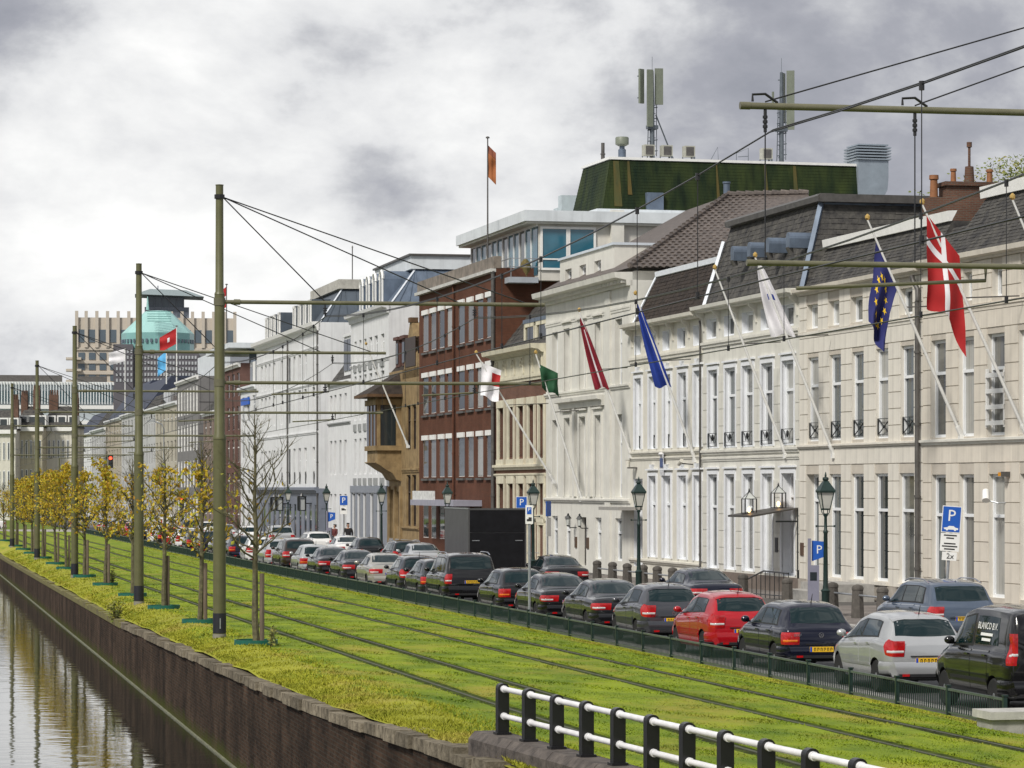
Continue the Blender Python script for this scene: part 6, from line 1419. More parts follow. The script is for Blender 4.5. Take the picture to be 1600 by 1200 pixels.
for k in range(3): b.p('dormer_window', G().box(u0 + .2 + k * (u1 - u0 - .3) / 3, u0 + (k + 1) * (u1 - u0 - .3) / 3, .34, .41, ze + .7, ze + 2.9), GLASS[0], dm)
# ================= B9 white building with grey shopfront
b = B('apartment_building', 'long white building with blue-grey roof and grey ground-floor shopfront', 401, 498, depth=12); b9 = b
c9 = [(407.5, 410.5), (413.5, 416.5), (419.5, 422.5), (427, 430), (438.5, 441.5), (450.5, 454), (458, 461.5), (466, 470), (475, 479), (488, 492)]
for t, bt in ((560, 602), (614, 662), (702, 757)): 
    for o, a, c, z0, z1 in b.row(c9, 450, t, bt, 'thin', .2, WOOD):
        if t == 702: guard_x(b, a, c, z0 + .05, .9, 'o', .1)
GSH = M('slate blue shopfront paint', (.17, .19, .235), .5, .1, 2)
for px in range(411, 494, 8): b.win(b.u(px), b.u(px + 3.8), b.z(450, 848), b.z(450, 787), 'thinp', .08, GSH, glass=0)
ze = b.z(450, 527); zsh = b.z(450, 763); b.wall(zsh, ze + .31, WHITEW); b.wall(b.zb - .5, zsh, GSH, name='shopfront', back=True)
b.band('shop_cornice', zsh - .35, zsh + .05, .35, GSH); b.band('string_course', b.z(450, 683), b.z(450, 679), .1, WHITEW); b.band('string_course', b.z(450, 611), b.z(450, 608), .08, WHITEW); b.band('string_course', b.z(450, 558), b.z(450, 554), .08, WHITEW)
b.p('cornice', G().extr([(.1, ze - .3), (-.12, ze - .3), (-.2, ze), (-.5, ze + .08), (-.55, ze + .35), (.1, ze + .37)][::-1], 0, b.U), WHITE)
DLEAD = M('dark blue zinc', (.085, .105, .13), .45, .15, 1.5, metal=.25, streak=.2)
zt = b.z(490, 452); um_ = b.u(452); b.mansard(ze + .3, zt, 1.9, DLEAD, u0=um_, sr=1.7, vback=11); b.mansard(ze + .3, zt - 1.9, 1.9, DLEAD, u1=um_, vback=11, name='roof_wing')
b.p('roof_fascia', G().box(um_ - .2, b.U - 1.45, 1.7, 11, zt, zt + .7), M('stained roof fascia', (.42, .41, .37), .7, .2, 2)); b.p('roof_fascia', G().box(.0, um_ - .2, 1.7, 11, zt - 1.9, zt - 1.2), MATS['stained roof fascia'])
b.p('hip_trim', G().tube([(b.U, .12, ze + .35), (b.U - 1.7, 2.0, zt)], .07, 4), WHITEBLUE)
for k in range(12): v = .6 + k * .8; b.p('seam', G().tube([(b.U + .01, v, ze + .35), (b.U - 1.68, max(v, 2.0), zt)], .025, 4), DLEAD)
for px in (414, 420, 426, 433, 457, 465, 473, 481):
    u = b.u(px); z0, z1 = b.z(450, 522), b.z(450, 482); dm = b.p('dormer', G().box(u, u + 1.25, .1, 2.2, z0, z1), DLEAD); b.p('dormer_frame', G().box(u, u + .22, .0, .12, z0, z1).box(u + 1.03, u + 1.25, 0, .12, z0, z1).box(u, u + 1.25, 0, .12, z1 - .2, z1), WHITE, dm); b.p('dormer_window', G().box(u + .22, u + 1.03, .05, .11, z0 + .1, z1 - .2), GLASS[0], dm)
drainpipe(b, b.u(451), zsh, ze, .06); drainpipe(b, b.U - .1, b.zb, ze, .06)
b.p('roof_mast', G().tube([(b.U - 3.2, 3, zt + .6), (b.U - 3.2, 3, zt + 3.2)], .04, 6).lathe([(.08, zt + 3.2), (.02, zt + 3.35)], 6, (b.U - 3.2, 3, 0)), GUT)
BXL = M('box lantern glass', (.4, .42, .42), .2, .1)
for i, (px, lb) in enumerate(((435, 'left black box lantern on the grey shopfront'), (443, 'middle black box lantern on the grey shopfront'), (479, 'right black box lantern on the grey shopfront'))):
    o = thing('box_lantern', lb, 'lantern', wpos(b, b.u(px + 8), -.75, b.z(px + 8, 797)), b.ang, 'box lanterns')
    g = G()
    for x in (-.25, .25):
        for y in (-.25, .25): g.box(x - .05, x + .05, y - .05, y + .05, 0, .95)
    g.box(-.32, .32, -.32, .32, .95, 1.05).box(-.3, .3, -.3, .3, -.06, 0).lathe([(.15, 1.05), (.04, 1.25)], 6).tube([(0, .2, .5), (0, .75, .5)], .04, 5); part('lantern_frame', g, BLACK, o); part('glass', G().box(-.2, .2, -.2, .2, .02, .93), BXL, o)
# ================= tiled hip-roof house behind
random.seed(77)
def XYof(px, D): X = XD(px, D); return Vector((X, (D - X * ST) / CT))
e1 = XYof(984, 141); e2 = XYof(1330, 139); r1 = XYof(1137, 149); r2 = XYof(1262, 148)
zE, zR = zD(418, 141), zD(306, 149)
th_ = thing('tiled_house', 'rear house with dark pantile hip roof below the green plant room', 'house', (e1.x, e1.y, 0))
PT = M('dark pantile', (.085, .07, .065), .55, .3, 6, rnd=.25, col2=(.14, .115, .10))
L3 = lambda v, z: Vector((v.x - e1.x, v.y - e1.y, z))
E1, E2, R1, R2 = L3(e1, zE), L3(e2, zE), L3(r1, zR), L3(r2, zR); E3 = E1 + Vector((-.5, 17, 0)); R3 = R1 + Vector((0, 8, 0)); E4 = E2 + Vector((0, 17, 0))
part('roof', G().add([E1, E2, R2, R1, E3, R3, E4], [(0, 1, 2, 3), (4, 0, 3, 5), (1, 6, 2), (3, 2, 6, 5), (6, 4, 5)]), PT, th_, fix=False)
part('wall', G().box(.4, (E2 - E1).x - .4, .6, 16, -1, zE - .1), CREAM4, th_)
def pantile():
    g = G(); n = 5
    for k in range(n + 1):
        a = k / n; x = a * .34; z = .05 * sin(a * pi * 1.35) * (1 if a < .75 else .6) + .012
        g.v += [(x, 0, z), (x, .42, z - .035), (x, 0, z - .03)]
    for k in range(n): o = 3 * k; g.f += [(o, o + 3, o + 4, o + 1), (o + 2, o + 5, o + 3, o)]; g.m += [0, 0]
    return g
tg = pantile(); tm = tg.mesh('roof_tile', [PT], True, False)
up = (R1 - E1); side = (E2 - E1).normalized(); slope = (up - side * up.dot(side)); Ls = slope.length; sn = slope.normalized(); nrm = side.cross(sn)
MX = Matrix((side, sn, nrm)).transposed().to_4x4(); gs = G(); nt_ = 0
cand = []
for j in range(int(Ls / .36)):
    s0 = j * .36; f = s0 / Ls; a0 = up.dot(side) * f; a1 = (E2 - E1).length - ((E2 - R2).dot(side)) * f; x = a0
    while x < a1 - .3: cand.append((x, s0)); x += .32
cand.sort(key=lambda q: -q[1])
for x, s0 in cand:
    P = E1 + side * x + sn * s0 + nrm * .02
    if nt_ < 300:
        o = link('roof_tile', tm, th_); o.matrix_local = Matrix.Translation(P) @ MX; nt_ += 1
    else:
        for v in tg.v: pass
        k = len(gs.v); gs.v += [tuple(P + side * v[0] + sn * v[1] + nrm * v[2]) for v in tg.v]; gs.f += [tuple(i + k for i in f_) for f_ in tg.f]; gs.m += [0] * len(tg.f)
part('roof_tiles', gs, PT, th_, fix=False, kind='stuff')
for A_, B_, lb in ((E1, R1, 0), (R1, R2, 0)):
    n = int((B_ - A_).length / .42)
    for k in range(n):
        p0, p1 = A_.lerp(B_, k / n), A_.lerp(B_, (k + 1.1) / n); part('ridge_tile', G().tube([p0 + Vector((0, 0, .1)), p1 + Vector((0, 0, .06))], [.15, .12], 7), PT, th_, True)
part('flue', G().lathe([(.16, 0), (.16, .6), (.2, .62), (.2, .7)], 10, tuple(R1 + Vector((.0, .2, .0)))), LEAD, th_, True)
# chimney stack behind the beige roof
cq = XYof(1452, 112); zc0 = zD(372, 112); ch = thing('chimney_stack', 'brown brick chimney stack with orange pots behind the slate roofs', 'chimney', (cq.x, cq.y, zc0 - 1.5))
CBR = brickmat('chimney brick', (.11, .05, .035), (.15, .07, .045), (.12, .1, .08), dirt=.25)
part('stack', G().box(0, 2.2, 0, .9, 0, 3.0).box(.75, 3.0, .2, 1.1, 3.0, 3.45).box(.65, 3.1, .1, 1.2, 3.45, 3.6), CBR, ch)
TC = M('terracotta pot', (.24, .10, .04), .7, .2, 5)
for x, h, r_ in ((.35, .85, .16), (1.1, .5, .11), (2.5, .5, .12)): part('chimney_pot', G().lathe([(r_, 0), (r_ * .85, h * .8), (r_ * 1.15, h * .82), (r_ * 1.1, h)], 10, (x, .5, 3.0 if x < .6 else 3.6)), TC, ch, True)
part('chimney_pot', G().lathe([(.2, 0), (.16, .6), (.05, .62), (.05, 1.3), (.1, 1.32), (.1, 1.5)], 10, (1.75, .6, 3.6)), CBR, ch, True)
# flat slate roof with flue between
# rear tree above the right roofs
rd = random.Random(5); q = XYof(1580, 135); zt = zD(262, 135); tr_ = thing('rear_tree', 'green tree crown showing above the right slate roofs', 'tree', (q.x, q.y, 0)); part('trunk', G().tube([(0, 0, -.5), (0, .1, zt * .6), (.2, 0, zt - 1)], [.35, .22, .08], 8), BARK, tr_, True)
gl = G(); cl = [(rd.gauss(0, 1.7), rd.gauss(0, 1.2), zt - 1.4 + rd.gauss(0, .8)) for _ in range(26)]
for _ in range(5000):
    c = Vector(rd.choice(cl)) + Vector((rd.gauss(0, .45), rd.gauss(0, .45), rd.gauss(0, .4)))
    if c.z > zt + .4: continue
    b_ = Vector((rd.gauss(0, 1), rd.gauss(0, 1), rd.gauss(0, .7))).normalized(); w2 = b_.orthogonal().normalized(); l = rd.uniform(.06, .11); gl.add([c - b_ * l, c + w2 * l * .6, c + b_ * l, c - w2 * l * .6], [(0, 1, 2, 3)], rd.choice((0, 0, 0, 1)))
part('crown', gl, LG, tr_, fix=False)
# ================= houses further down the street
random.seed(90)
def terrace(name, label, px0, px1, ytop, storeys, ncol, wallm, frame=None, roof=None, rh=0, ground=None, style='sash', yref=None):
    b = B(name, label, px0, px1, depth=10); px = (px0 + px1) / 2; ze = b.z(px1, ytop); zb = b.zb; h = (ze - zb - .4) / storeys
    for k in range(storeys):
        for j in range(ncol):
            w_ = b.U / ncol; u0 = w_ * j + w_ * .25; b.win(u0, u0 + w_ * .5, zb + k * h + (.5 if k else .4), zb + k * h + h * .86, 'thin' if style == 'sash' else style, .12, frame or WOOD, glass=random.choice((0, 0, 2, 4)))
    b.wall(zb - .5, ze, wallm); b.band('cornice', ze - .35, ze + .05, .35, frame or WOOD)
    if ground: b.band('shop_cornice', zb + h * .95, zb + h * 1.02, .3, ground)
    if roof: b.mansard(ze + .02, ze + rh, rh * .8, roof, slates=max(4, int(rh * 3)) if roof in (SLATE, SLATEB) else None, sr=.6)
    return b
BRK = brickmat('far red brick', (.12, .05, .04), (.15, .065, .05), (.13, .1, .09), dirt=.2)
GMOD = M('grey concrete cladding', (.17, .165, .165), .6, .12, 1, streak=.2); NAVY = M('navy slate roof', (.018, .025, .05), .5, .25, 2)
b = terrace('terrace_house', 'narrow white house with a blue board left of the long white building', 376, 401, 601, 4, 3, WHITEW)
b.box('shop_board', b.u(379), b.u(391), -.16, -.06, b.z(385, 633), b.z(385, 622), M('blue board', (.01, .10, .5), .5, .1)); u0, u1 = b.u(383), b.u(400); zE = b.z(401, 601); dm = b.p('dormer', G().box(u0, u1, .5, 4, zE, zE + 2.4), LEAD)
for k in range(4): b.p('dormer_window', G().box(u0 + .1 + k * (u1 - u0) / 4, u0 - .1 + (k + 1) * (u1 - u0) / 4, .42, .51, zE + .3, zE + 2.2), WHITE if k % 2 else GLASS[2], dm)
b = terrace('brick_building', 'red brick building topped by a glass floor under a white slab', 346, 376, 567, 5, 4, BRK, WHITE)
zE = b.z(376, 567); b.p('glass_floor', G().box(.2, b.U - .3, .8, 9.5, zE, zE + 1.3), GLASS[2]); b.p('roof_slab', G().box(-2.5, b.U + 1.2, -1.2, 10.5, zE + 1.3, zE + 1.75), MATS['white fascia']); b.p('roof_rail', G().tube([(b.U, 3, zE + 1.7), (b.U, 3, zE + 2.7), (b.U, 4.5, zE + 2.7), (b.U, 4.5, zE + 1.7)], .05, 5).tube([(b.U, 6, zE + 1.7), (b.U, 6, zE + 2.7), (b.U, 7.5, zE + 2.7), (b.U, 7.5, zE + 1.7)], .05, 5), STEEL)
b = terrace('office_building', 'grey modern block with tall white framed window grid', 277, 310, 587, 4, 7, GMOD, WHITE, style='multi')
zE = b.z(310, 587); b.p('roof_room', G().box(2, b.U - .5, 2, 9, zE, zE + 2.6), MATS['white fascia']); b.box('side_band', b.U + .0, b.U + .06, .1, 9.8, zE - 9.5, zE - 8.2, M('dark cladding band', (.07, .065, .065), .6, .2))
for zz in (2.6, 5.8, 12.2): b.box('side_joint', b.U, b.U + .03, .1, 9.8, zE - zz - .06, zE - zz, MATS['dark cladding band'])
b = terrace('terrace_house', 'brown house between red brick and grey modern block', 318, 346, 640, 4, 4, M('brown house render', (.20, .15, .125), .75, .2, 1, streak=.2), None, SLATE, 2.4)
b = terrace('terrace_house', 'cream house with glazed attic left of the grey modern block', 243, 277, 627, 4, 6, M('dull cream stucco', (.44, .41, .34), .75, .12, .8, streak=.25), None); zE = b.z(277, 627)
at_ = b.p('attic_floor', G().box(0, b.U, 1.0, 9, zE, zE + 1.9), CREAM4)
for k in range(8): b.p('attic_window', G().box(b.U * k / 8 + .2, b.U * (k + 1) / 8 - .2, .92, 1.01, zE + .3, zE + 1.7), GLASS[2], at_)
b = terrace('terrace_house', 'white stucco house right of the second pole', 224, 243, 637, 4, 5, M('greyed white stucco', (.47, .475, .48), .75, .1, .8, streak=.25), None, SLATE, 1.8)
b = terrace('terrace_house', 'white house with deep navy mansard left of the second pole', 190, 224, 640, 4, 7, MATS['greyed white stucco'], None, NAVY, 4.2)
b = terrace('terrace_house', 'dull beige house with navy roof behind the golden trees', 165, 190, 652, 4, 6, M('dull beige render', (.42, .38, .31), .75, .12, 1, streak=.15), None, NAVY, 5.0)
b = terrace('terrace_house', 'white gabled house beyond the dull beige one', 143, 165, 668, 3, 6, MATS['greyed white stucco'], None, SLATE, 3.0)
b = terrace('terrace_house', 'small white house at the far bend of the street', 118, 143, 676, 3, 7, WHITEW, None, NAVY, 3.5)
# houses across the far street end, facing the camera
def cross_house(px0, px1, D, ytop, yroof, label, wallm, n, sto=3, chim=()):
    q0, q1 = XYof(px0, D), XYof(px1, D); d = q1 - q0; t_ = thing('end_house', label, 'house', (q0.x, q0.y, -.4), math.atan2(d.y, d.x)); W = d.length; H = zD(ytop, D) + .4; R = zD(yroof, D) + .4
    part('wall', G().box(0, W, 0, 9, -.3, H), wallm, t_); part('roof', G().add([(-.2, -.3, H), (W + .2, -.3, H), (W + .2, 9, H), (-.2, 9, H), (1.0, 3.2, R), (W - 1.0, 3.2, R)], [(0, 1, 5, 4), (1, 2, 5), (2, 3, 4, 5), (3, 0, 4)]), SLATE, t_); part('cornice', G().box(-.2, W + .2, -.45, 0, H - .5, H + .05), WHITE, t_)
    h = (H - .6) / sto; ww = W / n; fm = G().box(0, ww * .46, -.06, .02, 0, h * .62).mesh('window', [WOOD]); pm = G().box(.08, ww * .46 - .08, -.09, -.05, .08, h * .62 - .08).mesh('pane', [GLASS[0]])
    for k in range(sto):
        for j in range(n): o = link('window', fm, t_, (ww * (j + .27), 0, .4 + k * h)); link('pane', pm, o)
    for j in range(max(2, n // 2)):
        u = W * (j + .3) / max(2, n // 2); dm = part('dormer', G().box(u, u + 1.3, .6, 3, H + .2, H + 1.7), WHITE, t_); part('dormer_window', G().box(u + .2, u + 1.1, .52, .61, H + .4, H + 1.5), GLASS[0], dm)
    for cx_, cy, wc in chim:
        u = (cx_ - px0) / (px1 - px0) * W; ht = zD(cy, D + 3) + .4; c_ = part('chimney', G().box(u, u + wc, 2.6, 3.6, R - 1.5, ht), CBR, t_)
        for k in range(4): part('chimney_pot', G().lathe([(.14, 0), (.1, .7)], 6, (u + wc * (k + .5) / 4, 3.1, ht)), CBR, c_)
cross_house(-40, 24, 420, 672, 640, 'cream end house with dormers at the far left edge', CREAM3, 9, 3, [(12, 624, 1.0)])
cross_house(24, 66, 424, 668, 634, 'cream end house with two tall brick chimneys', M('yellowed stucco', (.50, .46, .35), .75, .12, .8, streak=.15), 6, 3, [(28, 618, .9), (47, 610, .9)])
cross_house(66, 117, 428, 668, 634, 'cream corner house with broad grey roof and brick chimney', CREAM3, 7, 3, [(72, 617, 1.25), (108, 622, .9)])
# ================= skyline
def place(px, D, name, label, cat, rz=None):
    q = XYof(px, D); return thing(name, label, cat, (q.x, q.y, -.4), -TH - math.atan((px - 800) / F) if rz is None else rz)
# low white office with vertical fins
D = 640; t_ = place(-30, D, 'fin_office', 'long low white office with vertical fins behind the end houses', 'building'); s_ = D / F; W = (175 + 30) * s_; z0, z1 = zD(668, D), zD(593, D)
part('wall', G().box(0, W, 0, 30, 0, z1 - .6), M('pale grey blue panels', (.42, .47, .5), .6, .06, .2), t_); part('roof_edge', G().box(-.2, W + .2, -.3, 30, z1 - .6, z1), WHITE, t_); part('roof_plant', G().box(2, W * .62, 6, 20, z1, z1 + 1.6).box(W * .75, W - 1, 6, 20, z1, z1 + 1.4), M('dark plant screen', (.08, .075, .07), .7, .2), t_)
zz = zD(628, D); n = 46
fm = G().box(0, .22, -.55, 0, 0, z1 - zz).mesh('fin', [M('white fin', (.66, .7, .72), .5, .05)]); pm = G().box(0, W / n * .55, -.1, 0, .5, (z1 - zz) * .58).mesh('window_strip', [M('teal glass', (.10, .2, .23), .15, .2, .3)])
for k in range(n): link('fin', fm, t_, (W * k / n, 0, zz)); link('window_strip', pm, t_, (W * (k + .3) / n, 0, zz))
for k in range(3): part('floor_band', G().box(-.1, W + .1, -.4, 0, zz - 1.0 - k * 3.2, zz - .2 - k * 3.2), WHITE, t_)
# beige tower block
D = 1050; s_ = D / F; t_ = place(118, D, 'beige_tower', 'tall beige concrete tower block with crenellated top', 'tower', -TH + .12); W = 248 * s_; z1 = zD(494, D)
BT = M('beige tower concrete', (.50, .45, .385), .75, .08, .1); part('wall', G().box(0, W, 0, 40, 0, z1), BT, t_)
rows = [(513, 533), (549, 560), (566, 576), (583, 593), (598, 610), (616, 626)]; n = 15
gl = M('tower glass', (.10, .13, .16), .15, .2, .1)
for (ya, yb) in rows:
    za, zb_ = zD(ya, D), zD(yb, D); me = G().box(0, W / n * .62, -.25, .0, 0, za - zb_).mesh('window', [gl])
    for k in range(n): link('window', me, t_, (W * (k + .25) / n, 0, zb_))
pm = G().box(-.55, .55, -.9, .2, 0, zD(484, D) - zD(541, D)).mesh('pier', [BT])
for k in range(n + 1): link('pier', pm, t_, (W * k / n + (.4 if k == 0 else 0), 0, zD(541, D)))
for y in (541, 562, 579, 595, 612): part('floor_band', G().box(0, W, -.5, 0, zD(y, D) - .9, zD(y, D)), BT, t_)
for k in range(5):
    for y in (500, 545, 563, 580, 596): part('side_window', G().box(-.15, 0, 5 + k * 7, 9 + k * 7, zD(y, D) - 3.6, zD(y, D) - .6), gl, t_)
for y in (545, 563, 580, 596): part('balcony', G().box(-3.2, 2.0, -2.5, 4, zD(y, D) - 3.4, zD(y, D) - 2.6), BT, t_)
# slate-grey tower with overhanging roof
D = 1150; s_ = D / F; t_ = place(226, D, 'grey_tower', 'slim grey tower with wide overhanging flat roof', 'tower'); W = 69 * s_; z1 = zD(460, D); GT = M('blue grey tower brick', (.17, .19, .23), .7, .1, .1)
part('shaft', G().box(0, W, 0, 16, 0, zD(478, D)), GT, t_); part('lantern_room', G().box(1.0, W - 2, 1, 14, zD(478, D), z1), gl, t_); part('roof', G().add([(-3.6, -5, z1 + .2), (W + 5.5, -5, z1 - .6), (W + 5.5, 18, z1 - .6), (-3.6, 18, z1 + .2), (2, 2, z1 + 2.6), (W - 1, 2, z1 + 2.2), (W - 1, 14, z1 + 2.2), (2, 14, z1 + 2.6)], [(0, 3, 2, 1), (4, 5, 6, 7), (0, 1, 5, 4), (1, 2, 6, 5), (2, 3, 7, 6), (3, 0, 4, 7)]), M('grey green roof', (.22, .27, .28), .5, .1), t_)
for k in range(6): part('mullion', G().box(1 + k * (W - 3) / 5 - .2, 1 + k * (W - 3) / 5 + .2, .7, 1, zD(478, D), z1), GT, t_)
for j in range(4):
    for k in range(7): part('window', G().box(1 + k * W / 7.4, 2.1 + k * W / 7.4, -.1, .02, zD(485 + j * 7, D), zD(482 + j * 7, D)), gl, t_)
part('mast', G().tube([(W * .3, 5, z1), (W * .3, 5, z1 + 4)], .2, 5), GT, t_)
# dark brick office with turquoise dome
D = 900; s_ = D / F; t_ = place(177, D, 'domed_office', 'dark brick office with turquoise copper dome', 'office building'); W = 140 * s_; DBK = M('dark purple brick', (.11, .105, .12), .8, .15, .2); TQ = M('turquoise copper', (.30, .52, .50), .5, .1, .15, streak=.12)
part('wing', G().box(0, W * .22, -2, 20, 0, zD(536, D)), DBK, t_); part('wall', G().box(W * .2, W * .95, 1, 24, 0, zD(549, D)), DBK, t_); cx_ = W * .50; R0 = W * .41
dr_ = part('drum', G().lathe([(R0, zD(556, D)), (R0, zD(516, D))], 12, (cx_, 12, 0)), M('teal drum', (.20, .40, .39), .3, .1, .2), t_); part('dome', G().lathe([(R0 * .99, zD(516, D)), (R0 * .96, zD(514, D)), (R0 * .36, zD(481, D)), (R0 * .30, zD(480, D)), (R0 * .05, zD(479, D))], 12, (cx_, 12, 0)), TQ, t_)
for k in range(24): a = -pi * k / 24 - .06; part('drum_window', G().box(-.3, .3, -.15, .15, zD(532, D), zD(526, D)), gl, dr_, loc=(cx_ + R0 * cos(a), 12 + R0 * sin(a), 0), rz=a + pi / 2)
for k in range(5): part('dome_rib', G().box(cx_ - R0 * .3, cx_ + R0 * .35, -1.5 + k * .9, -1.2 + k * .9, zD(500 - k * 4, D), zD(499 - k * 4, D)), M('dome louvre', (.12, .3, .28), .5, .1), t_)
g = G(); 
for j in range(6):
    for k in range(20):
        u = W * .24 + k * W * .70 / 20; z = zD(553 + j * 9, D); g.box(u, u + .55, .8, 1.01, z - .9, z)
for j in range(6):
    for k in range(5): u = .8 + k * W * .2 / 5; z = zD(545 + j * 9, D); g.box(u, u + .5, -2.15, -1.99, z - .9, z)
part('windows', g, M('pale window', (.42, .44, .46), .3, .1), t_, fix=False, kind='stuff'); part('finial', G().lathe([(.5, 0), (.3, 2), (.1, 4)], 6, (cx_ - 3, 12, zD(478, D))), TQ, t_)
part('curved_wing', G().lathe([(9, 0), (9, zD(548, D))], 20, (W * .95, 12, 0)), M('grey curved panels', (.24, .25, .26), .6, .15, .3), t_)
# ================================================================== STREET FURNITURE
random.seed(55)
XL = 27.2
def zpv(Y): return zstreet(Y) + .13
# lantern posts
LW = M('milky lantern glass', (.55, .55, .5), .2, .08)
def lamp_post(px, label, X=XL):
    Y = Yx(px, X); o = thing('lamp_post', label, 'street lamp', (X, Y, zpv(Y)), 0, 'old style lamp posts')
    part('post', G().lathe([(.16, 0), (.16, .12), (.12, .16), (.12, .75), (.15, .8), (.09, .86), (.075, 1.0), (.06, 2.5), (.075, 2.52), (.075, 2.58), (.05, 2.62), (.045, 3.0), (.08, 3.05), (.03, 3.1)], 12), DGREEN, o, True)
    part('ladder_bar', G().tube([(-.28, 0, 2.72), (.28, 0, 2.72)], .018, 6).lathe([(.03, 2.69), (.035, 2.75)], 6, (.28, 0, 0)).lathe([(.03, 2.69), (.035, 2.75)], 6, (-.28, 0, 0)), DGREEN, o)
    g = G()
    for k in range(4): a = pi / 4 + k * pi / 2; g.tube([(.03 * cos(a), .03 * sin(a), 3.05), (.12 * cos(a), .12 * sin(a), 3.12), (.14 * cos(a), .14 * sin(a), 3.22)], .014, 5)
    g.lathe([(.15, 3.2), (.16, 3.25)], 4); part('cradle', g, DGREEN, o)
    def sq(r, z): return [(r * cos(pi / 4 + k * pi / 2), r * sin(pi / 4 + k * pi / 2), z) for k in range(4)]
    lg = part('lantern', G().add(sq(.15, 3.25) + sq(.27, 3.72), [(0, 1, 5, 4), (1, 2, 6, 5), (2, 3, 7, 6), (3, 0, 4, 7)]), LW, o)
    g = G()
    for p0, p1 in zip(sq(.155, 3.25), sq(.28, 3.72)): g.tube([p0, p1], .016, 4)
    g.add(sq(.33, 3.72) + sq(.34, 3.78) + sq(.14, 4.02) + sq(.07, 4.08), [(0, 1, 5, 4), (1, 2, 6, 5), (2, 3, 7, 6), (3, 0, 4, 7), (4, 5, 9, 8), (5, 6, 10, 9), (6, 7, 11, 10), (7, 4, 8, 11), (8, 9, 13, 12), (9, 10, 14, 13), (10, 11, 15, 14), (11, 8, 12, 15), (0, 3, 2, 1)])
    g.lathe([(.07, 4.06), (.10, 4.12), (.09, 4.17), (.03, 4.19), (.035, 4.24), (.01, 4.34)], 8); part('lantern_cap', g, DGREEN, lg, fix=False)
for px, lb in ((1290, 'lantern post nearest, by the parking column in front of the beige building'), (998, 'lantern post in front of the pale cream house'), (833, 'lantern post right of the black trailer'), (699, 'lantern post left of the black trailer'), (596, 'lantern post in front of the grey doorway and ochre house'), (510, 'lantern post at the right end of the grey shopfront'), (450, 'lantern post in the middle of the grey shopfront')): lamp_post(px, lb)
# bollards with bars
BST = M('dark bollard stone', (.075, .068, .06), .85, .3, 6, bump=.4, bscale=20, rnd=.15)
bm_ = G().lathe([(.21, 0), (.20, .1), (.17, .82), (.185, .84), (.185, .90), (.15, .96), (.05, 1.0)], 8).mesh('stone_bollard', [BST], True, True, 30)
bp_ = [933, 957, 980, 1005, 1027, 1051, 1161, 1230, 1301, 1340, 1379]; nm_ = ['leftmost bollard, beside the black saloon', 'second bollard from the left by the ivory house', 'third bollard from the left, before the lantern post', 'bollard just right of the lantern post at the cream house', 'second bollard right of the cream house lantern post', 'bollard left of the navy saloon', 'bollard right of the navy saloon', 'bollard at the iron entrance railing', 'bollard just right of the nearest lantern post', 'second bollard right of the nearest lantern post', 'rightmost bollard, left of the blue grey crossover']
XB = 28.0; prev = None
for px, lb in zip(bp_, nm_):
    Y = Yx(px, XB); link('stone_bollard', bm_, None, (XB, Y, zpv(Y)), 0, label='dark stone ' + lb, category='bollard', group='stone bollards')
    if prev and px - prev[0] < 45:
        part('bollard_bar', G().tube([(XB, Y + .18, zpv(Y) + .68), (XB, prev[1] - .18, zpv(prev[1]) + .68)], .03, 8), STEEL, None, True, label='steel bar left of the ' + lb.split(',')[0], category='bar', group='bars between bollards')
    prev = (px, Y)
# entrance railing
Y0, Y1 = Yx(1232, 30.2), Yx(1168, 30.2); rr = thing('entrance_railing', 'black iron stair railing at the cream house entrance', 'railing', (30.2, Y0, zpv(Y0)))
n = 9; Ln = Y1 - Y0
part('top_rail', G().tube([(0, 0, .95), (0, Ln * .6, .95), (0, Ln, .6)], .03, 6), BLACK, rr); part('bottom_rail', G().tube([(0, 0, .15), (0, Ln, .1)], .02, 6), BLACK, rr)
for k in range(n + 1): part('baluster', G().tube([(0, Ln * k / n, 0), (0, Ln * k / n, .95 if k / n < .6 else .95 - .35 * (k / n - .6) / .4)], .016, 5), BLACK, rr)
part('stair', G().box(.5, 2.6, -1.5, 2.2, -.1, .35).box(1.1, 2.6, -1.5, 2.2, .35, .6), CONC, rr)
# --- traffic signs
def letter(txt, size, par, loc, rz=0, mat=None, nm='lettering'):
    o = link(nm, glyph(txt, size, mat or SIGNW, .003), par, loc); o.rotation_euler = (pi / 2, 0, rz); return o
def sign(px, X, label, zc_, w_, h_, ztop, subs=(), tilt=0, txt='P', base=None, postm=None):
    Y = Yx(px, X); o = thing('parking_sign', label, 'traffic sign', (X, Y, zpv(Y) if X > 20 else zgrass(X, Y)), -TH - .1); z0 = o.location.z
    o.rotation_euler = (0, tilt, -TH - .1)
    part('post', G().tube([(0, .05, 0), (0, .05, zc_ + h_ / 2 - z0)], .04, 8), postm or STEEL, o, True)
    pl = part('sign_plate', G().box(-w_ / 2, w_ / 2, -.015, .015, zc_ - h_ / 2 - z0, zc_ + h_ / 2 - z0), SIGNW, o); part('blue_field', G().box(-w_ / 2 + .02, w_ / 2 - .02, -.02, -.016, zc_ - h_ / 2 + .02 - z0, zc_ + h_ / 2 - .02 - z0), BLUE, pl)
    letter(txt, h_ * .78 if h_ < w_ * 1.25 else w_ * .85, pl, (0, -.023, zc_ - z0 + (.12 * h_ if h_ > w_ * 1.25 else 0)))
    return o, pl, z0
o, pl, z0 = sign(1474, 27.0, 'tilted blue parking sign with car symbol and 2x plate at right', zD(811, Dx(1474, 27)), .50, .70, 0, tilt=.07)
zc_ = zD(811, Dx(1474, 27)) - z0
g = G(); 
pr = [(-.17, 0), (-.19, .04), (-.1, .055), (-.05, .095), (.07, .095), (.11, .06), (.19, .045), (.19, 0)]
g.add([(x, -.023, zc_ - .27 + z) for x, z in pr], [tuple(range(len(pr)))]); 
